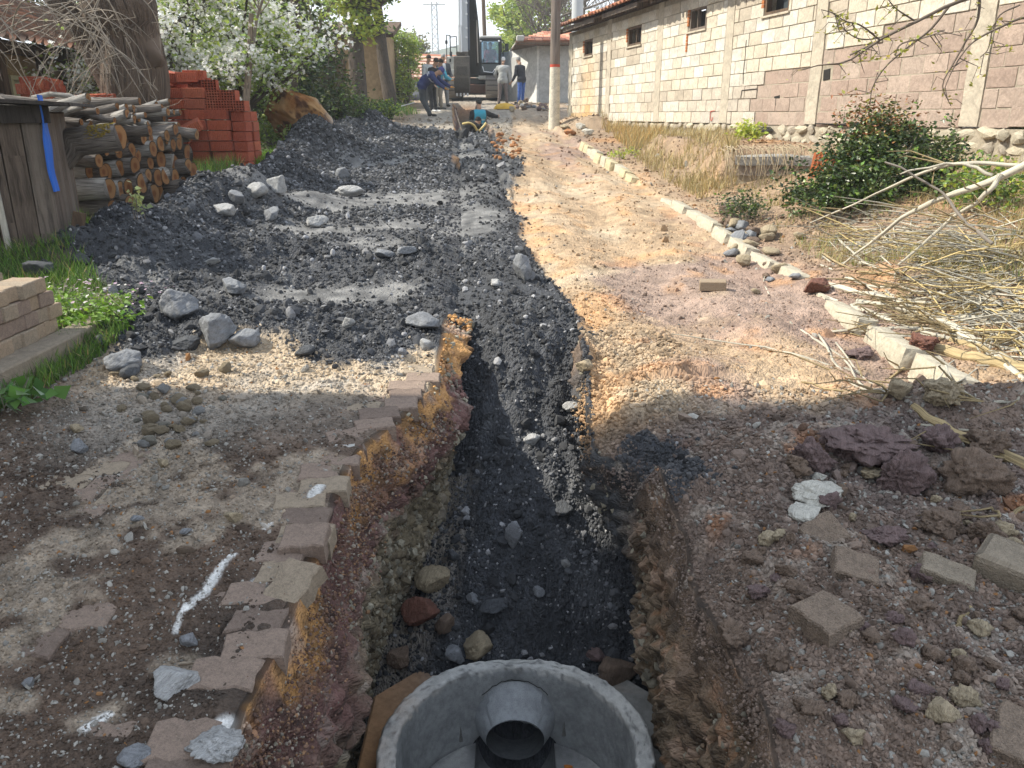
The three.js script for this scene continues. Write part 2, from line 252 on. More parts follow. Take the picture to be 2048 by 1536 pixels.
function soil(x, d) {
  const n1 = fbm(x * 1.3, d * 1.1, 40, 4), n2 = fbm(x * 4.1, d * 3.7, 50, 3), n3 = fbm(x * 0.6, d * 0.5, 60, 3), n4 = fbm(x * 14, d * 13, 70, 2); let c;
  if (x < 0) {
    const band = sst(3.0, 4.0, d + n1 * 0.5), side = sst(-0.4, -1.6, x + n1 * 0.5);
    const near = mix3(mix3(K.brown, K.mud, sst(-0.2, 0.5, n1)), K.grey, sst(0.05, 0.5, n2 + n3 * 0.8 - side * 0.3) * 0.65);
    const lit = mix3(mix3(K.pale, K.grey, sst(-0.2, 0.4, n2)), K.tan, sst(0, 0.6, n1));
    c = mix3(near, mix3(K.grey, lit, sst(3.6, 4.1, d)), band);  // dark near tone and lit band meet along the painted shade edge
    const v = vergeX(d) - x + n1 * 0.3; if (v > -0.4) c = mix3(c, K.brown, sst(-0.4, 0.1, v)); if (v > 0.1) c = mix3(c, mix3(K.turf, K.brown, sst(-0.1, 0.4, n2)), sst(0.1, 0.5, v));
    if (d > 18) c = mix3(c, mix3(K.grey, mix3(K.brown, K.tan, 0.3 + n1 * 0.6), sst(-2.2, -3, x + 0.06 * (d - 20))), 0.8);
  } else {
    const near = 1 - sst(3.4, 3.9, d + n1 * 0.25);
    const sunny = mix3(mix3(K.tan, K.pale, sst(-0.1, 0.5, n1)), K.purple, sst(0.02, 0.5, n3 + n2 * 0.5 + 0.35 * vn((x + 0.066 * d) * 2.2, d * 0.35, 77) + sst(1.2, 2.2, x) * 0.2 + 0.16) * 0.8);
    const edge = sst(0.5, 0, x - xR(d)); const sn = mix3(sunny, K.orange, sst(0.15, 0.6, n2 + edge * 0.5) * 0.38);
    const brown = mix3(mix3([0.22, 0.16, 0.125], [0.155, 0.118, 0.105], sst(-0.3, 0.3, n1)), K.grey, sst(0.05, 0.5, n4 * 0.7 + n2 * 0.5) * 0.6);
    c = mix3(sn, mix3(brown, K.rust, sst(0.25, 0.6, n2) * 0.6), near);  // browner near tone paints the house shade into the churned soil
    const k = x - kerbX(d); if (k > 0) c = mix3(c, mix3(mix3(K.tan, K.brown, 0.45), K.orange, sst(0, 0.5, n1) * 0.6), sst(0, 0.4, k) * 0.75);
    if (d > 17) c = mix3(c, mix3(K.tan, K.grey, 0.55), sst(17, 24, d) * 0.7);
  }
  if (x < -0.5 && d < 3.9) { let m = 0; for (const [q, r] of PATCH) m = Math.max(m, 1 - Math.hypot(x - q[0], d - q[1]) / (r * 1.25)); if (m > 0) c = mix3(c, [0.34, 0.28, 0.215], 0.75 * sst(0.42, 0.8, m + 0.75 * n2 + 0.3 * n4)); }
  for (const [a, b, w] of CHALK) if (d < 3.7) { const q = seg(x, d, a, b) / w + 0.7 * n2 + 0.4 * n4; if (q < 1) c = mix3(c, [0.72, 0.71, 0.69], sst(1, 0.5, q)); }
  const s = 1 + 0.35 * n4 + 0.18 * n2; return [c[0] * s, c[1] * s, c[2] * s];
}
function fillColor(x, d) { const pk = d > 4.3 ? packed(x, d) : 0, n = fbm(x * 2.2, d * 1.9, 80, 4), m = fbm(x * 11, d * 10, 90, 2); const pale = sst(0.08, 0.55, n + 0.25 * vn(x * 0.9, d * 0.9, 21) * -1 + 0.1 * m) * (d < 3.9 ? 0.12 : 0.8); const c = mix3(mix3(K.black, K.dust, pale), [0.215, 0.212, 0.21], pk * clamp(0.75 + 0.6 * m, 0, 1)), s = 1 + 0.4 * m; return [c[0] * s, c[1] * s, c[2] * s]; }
function wallColor(y, d, x, t) { // layers of the cut: sand bed under the paving, purple soil, then olive stony clay
  const n = fbm(d * 4, y * 5, 5 + Math.sign(x), 4), n2 = fbm(d * 13, y * 14, 8, 3), dep = roadY(d) - y + n * 0.3;
  let c = x < 0 ? mix3(mix3([0.50, 0.27, 0.10], [0.33, 0.19, 0.11], sst(-0.1, 0.4, n2)), [0.16, 0.085, 0.075], sst(0.02, 0.15, dep)) : mix3([0.19, 0.14, 0.11], [0.15, 0.105, 0.065], sst(0.1, 0.4, dep)); c = mix3(c, K.olive, sst(0.32, 0.6, dep)); if (x > 0) { c = mix3(c, [0.2, 0.135, 0.09], 0.55); c = mix3(c, K.rust, sst(0.15, 0.45, n2 + 0.3 * n) * 0.5); }
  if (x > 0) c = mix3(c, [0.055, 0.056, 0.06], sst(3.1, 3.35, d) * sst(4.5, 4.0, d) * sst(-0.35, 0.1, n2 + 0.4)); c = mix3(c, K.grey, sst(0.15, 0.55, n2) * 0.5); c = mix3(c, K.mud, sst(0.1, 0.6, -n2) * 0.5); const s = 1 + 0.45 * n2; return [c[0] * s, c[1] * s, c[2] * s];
}

// ---------------------------------------------------------------- one continuous sheet: verges, road, cut and fill
const TT = new THREE.Float32BufferAttribute(0, 1);
{
  const rows = []; for (let d = -4; d < 1.3; d += 0.22) rows.push(d);
  for (let py = 1760; py > 214; py -= 2.6) rows.push(gp(1024, py)[1]);
  for (let d = rows[rows.length - 1] * 1.02; d < 62; d *= 1.02) rows.push(d);
  const NS = 240, NX = 22, NW = 104, NF = 96, cols = NS * 2 + NX * 2 + NW * 2 + NF + 2, R = rows.length;
  const pos = new Float32Array(R * cols * 3), col = new Float32Array(R * cols * 3), uv = new Float32Array(R * cols * 2), zone = new Uint8Array(R * cols);
  let o = 0;
  const put = (x, y, d, c, u, v, z) => { pos[o * 3] = x; pos[o * 3 + 1] = y; pos[o * 3 + 2] = -d; col[o * 3] = Math.max(0.01, c[0]); col[o * 3 + 1] = Math.max(0.01, c[1]); col[o * 3 + 2] = Math.max(0.01, c[2]); uv[o * 2] = u; uv[o * 2 + 1] = v; zone[o++] = z; };
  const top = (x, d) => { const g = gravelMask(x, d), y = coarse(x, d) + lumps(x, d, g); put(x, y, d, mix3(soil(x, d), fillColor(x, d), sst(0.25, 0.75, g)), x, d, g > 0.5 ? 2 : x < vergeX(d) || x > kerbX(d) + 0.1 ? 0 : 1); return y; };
  for (const d of rows) {
    const open = d > 0.95 && d < 33.3, l = xL(d), r = xR(d), a = open ? xLb(d) : mix(l, r, 0.02), b = open ? xRb(d) : mix(l, r, 0.98), W = Math.max(1.6, 0.72 * d + 0.9);
    for (let i = NX; i > 0; i--) top(l - W - (Math.pow(1.24, i) - 1) * 0.8, d);
    let yl = 0, yr = 0;
    for (let i = NS; i >= 0; i--) yl = top(l - W * (i / NS) * (0.55 + 0.45 * i / NS), d);
    yr = topH(r, d);
    const fl = open ? fillH(a, d) : topH(a, d), fr = open ? fillH(b, d) : topH(b, d);
    const wall = (x0, y0, x1, y1, k, side) => { // from the rim down
      const hgt = Math.max(0, y0 - y1), e = clamp(hgt / 0.35, 0, 1), t = k / (NW + 1);
      const ledge = side < 0 ? (0.11 + 0.05 * vn(d * 3, 1)) * e * Math.exp(-Math.pow((t - 0.28) / 0.24, 2)) : -(0.05 + 0.05 * vn(d * 2.5, 3)) * e * Math.exp(-Math.pow((t - 0.3) / 0.25, 2));
      const y = mix(y0, y1, Math.pow(t, 1.1)), w0 = worley(d * 9, y * 11, 6)[0], w1 = worley(d * 22, y * 25, 9)[0];
      const n = e * Math.sin(Math.PI * clamp(t * 1.04, 0, 1)) * (0.11 * fbm(d * 2.6, y * 3.1, 2 + side, 4) + 0.10 * (0.5 - w0) + 0.05 * (0.5 - w1));
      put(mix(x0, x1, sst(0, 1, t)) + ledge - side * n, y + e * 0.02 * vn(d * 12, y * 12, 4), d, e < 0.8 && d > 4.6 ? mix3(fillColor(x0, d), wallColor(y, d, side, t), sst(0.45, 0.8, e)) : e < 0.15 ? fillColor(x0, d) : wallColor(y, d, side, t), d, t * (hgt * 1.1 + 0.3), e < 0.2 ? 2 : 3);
    };
    for (let k = 1; k <= NW; k++) wall(l, yl, a, fl, k, -1);
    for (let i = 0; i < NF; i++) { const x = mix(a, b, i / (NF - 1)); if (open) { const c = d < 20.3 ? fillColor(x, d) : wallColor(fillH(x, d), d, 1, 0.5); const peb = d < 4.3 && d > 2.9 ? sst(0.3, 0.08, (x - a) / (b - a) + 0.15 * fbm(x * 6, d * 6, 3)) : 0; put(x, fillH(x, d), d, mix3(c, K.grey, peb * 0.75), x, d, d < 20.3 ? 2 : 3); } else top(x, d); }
    for (let k = NW; k >= 1; k--) wall(r, yr, b, fr, k, 1);
    for (let i = 0; i <= NS; i++) top(r + W * (i / NS) * (0.55 + 0.45 * i / NS), d);
    for (let i = 1; i <= NX; i++) top(r + W + (Math.pow(1.24, i) - 1) * 0.8, d);
  }
  const full = new THREE.BufferGeometry(), pA = new THREE.BufferAttribute(pos, 3), cA = new THREE.BufferAttribute(col, 3), uA = new THREE.BufferAttribute(uv, 2);
  const idx = [[], [], [], []];
  for (let i = 0; i < R - 1; i++) for (let j = 0; j < cols - 1; j++) { const a = i * cols + j, b = a + cols, z = idx[zone[a]]; z.push(a, a + 1, b, a + 1, b + 1, b); }
  full.setAttribute('position', pA); full.setIndex(idx.flat()); full.computeVertexNormals();
  const nA = full.attributes.normal;
  mat('soilM', [1.15, 1.15, 1.15], { vertexColors: true, map: rep(T.grainC, 1.3), bumpMap: rep(T.pebbleB, 1.9), bumpScale: 0.02 });
  mat('gravelM', [1.15, 1.15, 1.15], { vertexColors: true, map: rep(T.pebbleC, 1.7), bumpMap: rep(T.pebbleB, 2.3), bumpScale: 0.03, roughness: 0.9 });
  [['ground', M.soilM], ['road', M.soilM], ['gravel', M.gravelM], ['trench', M.soilM]].forEach(([name, m], z) => {
    const map = new Map(), id = new Uint32Array(idx[z].length), list = []; idx[z].forEach((v, i) => { let k = map.get(v); if (k === undefined) { map.set(v, k = list.length); list.push(v); } id[i] = k; });
    const g = new THREE.BufferGeometry(); for (const [k, A, n] of [['position', pA, 3], ['normal', nA, 3], ['color', cA, 3], ['uv', uA, 2]]) { const q = new Float32Array(list.length * n); list.forEach((v, i) => { for (let c = 0; c < n; c++) q[i * n + c] = A.array[v * n + c]; }); g.setAttribute(k, new THREE.BufferAttribute(q, n)); }
    g.setIndex(new THREE.BufferAttribute(id, 1)); const s = structure(name, g, m); M['_' + name] = s;
    if (name === 'gravel') tag(s, 'black crushed stone fill spread over the trench and the left half of the road', 'gravel', null, 'stuff');
  });
}
{ // land beyond: reaches the horizon, with wooded hills fading in the haze
  const land = new THREE.PlaneGeometry(1400, 1400, 60, 60).rotateX(-Math.PI / 2), p = land.attributes.position;
  for (let i = 0; i < p.count; i++) { const x = p.getX(i), z = p.getZ(i), d = -z; p.setY(i, (Math.abs(x) < 45 && d > -30 && d < 70 ? -2.5 : Math.max(-0.4, Math.min(4.2, roadY(d) - 0.25)))); }
  land.computeVertexNormals(); structure('land', land, mat('landM', [0.12, 0.11, 0.05]));
  const hg = new THREE.PlaneGeometry(900, 240, 90, 24).rotateX(-Math.PI / 2).translate(0, 0, -330), q = hg.attributes.position;
  for (let i = 0; i < q.count; i++) { const x = q.getX(i), d = -q.getZ(i); q.setY(i, 2 + 34 * sst(212, 360, d) * (0.75 + 0.35 * fbm(x / 70, d / 70, 2, 4)) + 2.5 * Math.abs(fbm(x / 6, d / 6, 1, 2)) * sst(215, 260, d)); }
  hg.computeVertexNormals(); structure('hills', hg, mat('hillM', [0.07, 0.085, 0.05]));
}
// ---------------------------------------------------------------- the house beside the camera whose shade covers the foreground
mat('plaster', [0.42, 0.38, 0.31], { map: rep(T.concC, 0.5), bumpMap: rep(T.concB, 0.5), bumpScale: 0.01 });
mat('roofTile', [0.36, 0.12, 0.06], { map: rep(T.grainC, 2), bumpMap: rep(T.grainB, 3), bumpScale: 0.006 });
mat('oldTile', [0.24, 0.11, 0.07], { map: rep(T.grainC, 2), bumpMap: rep(T.grainB, 3), bumpScale: 0.006 });
mat('darkWood', [0.13, 0.085, 0.055], { map: rep(T.woodC, 1), bumpMap: rep(T.woodB, 1), bumpScale: 0.004 });
mat('greyWood', [0.17, 0.135, 0.11], { map: rep(T.woodC, 1.2), bumpMap: rep(T.woodB, 1.2), bumpScale: 0.006 });
mat('glass', [0.05, 0.06, 0.07], { roughness: 0.08 });
mat('void', [0.012, 0.011, 0.01]);
mat('conc', [0.33, 0.32, 0.30], { map: rep(T.concC, 2), bumpMap: rep(T.concB, 2.5), bumpScale: 0.006 });
{
  const h = thing('neighbouring_house', 'tall plastered house standing beside the near end of the road, shading the foreground', 'house', [-4.35, 0, -4.18], 0);
  part('wall', bx(5, 7.9, 6.2, -2.5, 3.9, 3.1), M.plaster, h);
  part('roof', mg([bx(5.4, 0.16, 6.6, -2.5, 7.95, 3.1), bx(3.4, 0.5, 5, -2.5, 8.25, 3.1)]), M.roofTile, h);
  for (const z of [1.6, 4.4]) for (const y of [1.8, 5]) { const w = part('window', bx(0.08, 1.3, 1.0, 0.03, y, z), M.darkWood, h); part('pane', bx(0.02, 1.1, 0.8, 0.085, y, z), M.glass, w); }
}
// ---------------------------------------------------------------- manhole: precast ring on its base slab
{
  const RY = -0.875, DC = 2.69, RO = 0.575, RI = 0.497, m = thing('concrete_manhole', 'grey precast concrete manhole ring with chipped rim at the near end of the trench', 'manhole', [0.015, RY, -DC]);
  const prof = []; const seg2 = (a, b, n) => { for (let i = 0; i < n; i++) prof.push(new THREE.Vector2(mix(a[0], b[0], i / n), mix(a[1], b[1], i / n))); };
  seg2([RO, -0.42], [RO, -0.012], 14); seg2([RO, -0.012], [RO - 0.012, 0], 3); seg2([RO - 0.012, 0], [RI + 0.01, 0], 9); seg2([RI + 0.01, 0], [RI, -0.012], 3); seg2([RI, -0.012], [RI - 0.004, -0.55], 26); prof.push(new THREE.Vector2(RI - 0.004, -0.56));
  let g = new THREE.LatheGeometry(prof, 220); const p = g.attributes.position;
  for (let i = 0; i < p.count; i++) {
    let x = p.getX(i), y = p.getY(i), z = p.getZ(i); const a = Math.atan2(x, -z), r = Math.hypot(x, z), top = sst(-0.06, -0.005, y);
    const chip = Math.exp(-Math.pow((a + 0.02) / 0.34, 2)) * (0.55 + 0.6 * fbm(a * 7, r * 18, 3, 3)) + Math.max(0, fbm(a * 9, 3, 1, 3) - 0.22) * 0.9;
    y -= top * (0.03 * clamp(chip, 0, 1.2) * (r < RO - 0.01 ? 1 : 0.55) + 0.004 * fbm(a * 30, r * 40, 2, 3) * 2);
    const e = top * (0.012 * fbm(a * 16, y * 20, 5, 3) + 0.018 * clamp(chip, 0, 1)) * (r < (RO + RI) / 2 ? 1 : -0.6), q = (r + e + 0.0015 * fbm(a * 20, y * 25, 8, 2)) / r;
    p.setXYZ(i, x * q, y, z * q);
  }
  g.computeVertexNormals();
  tint(g, (x, y, z) => { const r = Math.hypot(x, z), a = Math.atan2(x, -z), n = fbm(x * 9, z * 9, y * 9, 3), dust = r > RI + 0.004 || y > -0.03 - 0.02 * n ? 1 : 0; let c = [0.36 + 0.06 * n, 0.37 + 0.06 * n, 0.37 + 0.06 * n];
    c = mix3(c, [0.25, 0.26, 0.26], sst(0.1, 0.5, fbm(a * 3, y * 1.2, 2, 3))); if (dust) { c = mix3(c, [0.58, 0.57, 0.54], 0.75 + 0.3 * n); c = mix3(c, [0.12, 0.12, 0.12], sst(0.15, 0.5, fbm(a * 26, r * 60, 4, 3)) * 0.7); if (x < -0.3) c = mix3(c, [0.42, 0.24, 0.12], 0.3 * sst(-0.3, -0.5, x) * (0.6 + n)); } return c; });
  { const uv = g.attributes.uv; for (let i = 0; i < uv.count; i++) uv.setXY(i, uv.getX(i) * 3.4, p.getY(i) + Math.hypot(p.getX(i), p.getZ(i))); }
  mat('ringM', [1.15, 1.15, 1.15], { vertexColors: true, map: rep(T.concC, 2.5), bumpMap: rep(T.concB, 3), bumpScale: 0.004 });
  part('ring', g, M.ringM, m);
  // slab under the ring with cut corners
  const sh = new THREE.Shape(), a = 0.66, b = 0.64, c = 0.2; sh.moveTo(-a + c, b); sh.lineTo(a - c, b); sh.lineTo(a, b - c); sh.lineTo(a, -b + c); sh.lineTo(a - c, -b); sh.lineTo(-a + c, -b); sh.lineTo(-a, -b + c); sh.lineTo(-a, b - c); sh.lineTo(-a + c, b);
  const hole = new THREE.Path(); hole.absarc(0, 0, RI + 0.03, 0, Math.PI * 2); sh.holes.push(hole);
  let s = new THREE.ExtrudeGeometry(sh, { depth: 0.42, bevelEnabled: true, bevelSize: 0.012, bevelThickness: 0.012, bevelSegments: 1, curveSegments: 48 }).rotateX(-Math.PI / 2).translate(0, -0.56, 0);
  tint(s, (x, y, z) => { const n = fbm(x * 8, z * 8, y * 6, 3); return mix3([0.27 + 0.07 * n, 0.265 + 0.07 * n, 0.25 + 0.07 * n], [0.4, 0.2, 0.075], sst(0.25, 0.6, -x) * clamp(0.75 + n, 0, 1)); });
  part('base_slab', boxUV(s), M.ringM, m);
  // benching either side of the channel, and the channel
  for (const k of [-1, 1]) { const e = new THREE.Shape(); e.moveTo(k * 0.19, 0.44); e.absarc(0, 0, RI - 0.012, Math.PI / 2 - k * 0.4, -Math.PI / 2 + k * 0.4, k > 0); e.lineTo(k * 0.19, -0.44);
    const q = new THREE.ExtrudeGeometry(e, { depth: 0.18, bevelEnabled: false, curveSegments: 24 }).rotateX(-Math.PI / 2).translate(0, -0.59, 0), pp = q.attributes.position; for (let i = 0; i < pp.count; i++) if (pp.getY(i) > -0.5) pp.setY(i, pp.getY(i) + 0.04 * (Math.abs(pp.getX(i)) - 0.19)); tint(q, (x, y, z) => { const n = fbm(x * 14, z * 14, 2, 3); return mix3([0.42, 0.41, 0.39], [0.2, 0.2, 0.2], sst(0, 0.5, n)); }); part('benching', boxUV(q), M.ringM, m); }
  { const ch = new THREE.CylinderGeometry(0.185, 0.185, 0.96, 28, 1, true, -Math.PI / 2, Math.PI).rotateX(Math.PI / 2).translate(0, -0.38, 0); tint(ch, () => [0.2, 0.205, 0.21]); part('channel', ch, M.ringM, m); }
  // hood over the pipe mouth
  { const pos = [], idx = [], n = 48, L = 10; for (let i = 0; i <= L; i++) for (let k = 0; k <= n; k++) { const t = i / L, ang = mix(-0.9, Math.PI + 0.9, k / n), bulge = Math.sin(t * Math.PI) * 0.008, w = mix(0.205, 0.136, t) + bulge, e = mix(1, 0.82, t) + 0.01 * vn(k * 0.7, i, 3) * t; const x = Math.cos(ang) * w, y = Math.sin(ang) * w * e; pos.push(x, -0.29 + y, mix(-0.49, -0.335, Math.pow(t, 1.15)) - (t < 0.2 ? 0.0 : 0)); }
    for (let i = 0; i < L; i++) for (let k = 0; k < n; k++) { const q = i * (n + 1) + k, d = q + n + 1; idx.push(q, d, q + 1, q + 1, d, d + 1); }
    const h = new THREE.BufferGeometry(); h.setAttribute('position', new THREE.Float32BufferAttribute(pos, 3)); h.setIndex(idx); h.computeVertexNormals(); tint(h, (x, y, z) => { const q = 0.35 + 0.05 * fbm(x * 12, y * 12, z * 12, 3); return [q, q * 1.04, q * 1.08]; }); part('pipe_hood', boxUV(h), M.ringM, m);
    const pipe = new THREE.CylinderGeometry(0.139, 0.139, 0.5, 36, 1, true).rotateX(Math.PI / 2).scale(0.98, 0.81, 1).translate(0, -0.29, -0.58); tint(pipe, () => [0.1, 0.105, 0.11]); part('pipe', pipe, M.ringM, m); part('pipe_end', new THREE.CircleGeometry(0.139, 30).translate(0, -0.29, -0.82), M.void, m);
    const crack = []; for (let i = 0; i <= 22; i++) { const a = mix(0.75, Math.PI - 0.75, i / 22) ; crack.push(V(Math.cos(a) * (0.212 + 0.006 * gauss()), -0.29 + Math.sin(a) * (0.212 + 0.005 * gauss()), -0.452 + 0.04 * Math.pow(Math.cos(a), 2) + 0.003)); }
    const r = crack.map((q) => { const k = Math.hypot(q.x, q.z); return V(q.x, q.y, -Math.sqrt(Math.max(0, (RI - 0.008) ** 2 - q.x * q.x))); }); part('crack', tube(r, 0.0022, 4), M.void, m);
    for (const [x, y] of [[-0.26, -0.33], [0.235, -0.31]]) { const z = -Math.sqrt((RI - 0.006) ** 2 - x * x); part('mortar_spot', new THREE.ConeGeometry(0.012, 0.09, 6).scale(1, 1, 0.35).translate(x, y, z), M.conc, m); }
    part('clay_lump', rock(1, 7, 0.1).scale(0.05, 0.03, 0.04).translate(0.245, -0.385, -0.27), mat('clay', [0.45, 0.15, 0.03]), m); part('clay_lump', rock(1, 7, 0.1).scale(0.025, 0.02, 0.02).translate(0.3, -0.385, -0.25), M.clay, m);
  }
}
// ---------------------------------------------------------------- interlocking paving blocks of the left half of the road
mat('paver', [0.30, 0.225, 0.18], { map: rep(T.grainC, 6), bumpMap: rep(T.grainB, 8), bumpScale: 0.004 });
mat('paverPale', [0.36, 0.29, 0.215], { map: rep(T.grainC, 6), bumpMap: rep(T.grainB, 8), bumpScale: 0.004 });
mat('paverDark', [0.215, 0.16, 0.13], { map: rep(T.grainC, 6), bumpMap: rep(T.grainB, 8), bumpScale: 0.004 });
mat('lime', [0.72, 0.71, 0.68], { map: rep(T.concC, 4), bumpMap: rep(T.grainB, 8), bumpScale: 0.004 });
function paverGeo(l = 0.225, w = 0.1125, t = 0.08, z = 0.018) { const s = new THREE.Shape(), h = l / 2, k = w / 2; const pts = [[-h, -k], [-h / 2, -k + z], [0, -k], [h / 2, -k + z], [h, -k], [h - z * 0.3, 0], [h, k], [h / 2, k + z], [0, k], [-h / 2, k + z], [-h, k], [-h + z * 0.3, 0]]; s.moveTo(...pts[0]); pts.slice(1).forEach((p) => s.lineTo(...p)); s.lineTo(...pts[0]); return boxUV(new THREE.ExtrudeGeometry(s, { depth: t - 0.012, bevelEnabled: true, bevelSize: 0.005, bevelThickness: 0.006, bevelSegments: 1 }).rotateX(-Math.PI / 2).translate(0, -t + 0.006, 0)); }
const PAV = [paverGeo(0.19, 0.115, 0.08, 0.014), paverGeo(0.175, 0.112, 0.08, 0.01), paverGeo(0.16, 0.125, 0.08, 0.014)];
{
  const lay = (x, d, yaw, lift, limed, tilt = 0.02) => { const g = pick(PAV), o = part('paving_block', g, pick([M.paver, M.paver, M.paverPale, M.paverDark]), M._road); o.position.set(x, coarse(x, d) + lift, -d); o.rotation.set(tilt * gauss() + Math.atan(S), yaw, tilt * gauss());
    if (limed) { const q = new THREE.BoxGeometry(0.1, 0.004, 0.07, 10, 1, 8), p = q.attributes.position; for (let i = 0; i < p.count; i++) { const a = Math.atan2(p.getZ(i), p.getX(i)); p.setX(i, p.getX(i) * (0.85 + 0.3 * vn(a * 2, x * 9, 2))); p.setZ(i, p.getZ(i) * (0.85 + 0.3 * vn(a * 2, x * 9, 5))); } const w = part('lime_splash', q, M.lime, o); w.position.set(rr(-0.03, 0.04), 0.0015, rr(-0.01, 0.02)); } };
  let k = 0; for (let d = 1.5; d < 4.25; d += 0.118) { const step = [0.0, -0.045, 0.02, -0.02, 0.03][k++ % 5]; if (rnd() < 0.08 && d < 3) continue; lay(xL(d) - 0.065 + step, d, 0.12 * gauss() + (d > 3.2 && d < 3.95 ? 0.25 : 0), 0.017, rnd() < 0.15, 0.035); if (d > 2.8 || rnd() < 0.5) lay(xL(d) - 0.26 + step, d + 0.01, 0.05 * gauss(), -0.004, rnd() < 0.15); }
  for (let d = 7.2; d < 9.4; d += 0.118) if (rnd() < 0.6) lay(xL(d) - 0.12 + 0.03 * gauss(), d, 0.06 * gauss(), 0.012, false, 0.03);
  for (let i = 0, d = 2.0; d < 3.3; d += 0.121, i++) for (let x = -2.6; x < -0.95; x += 0.194) { const X = x + (i % 2) * 0.097, n = Math.max(...PATCH.map(([q, r]) => 1 - Math.hypot(X - q[0], d - q[1]) / r)) + 0.3 * vn(X * 4, d * 4, 9); if (n > 0.2) lay(X, d, 0.02 * gauss(), clamp(-0.003 + (n - 0.3) * 0.012, -0.008, 0.005), false, 0.012); }
}
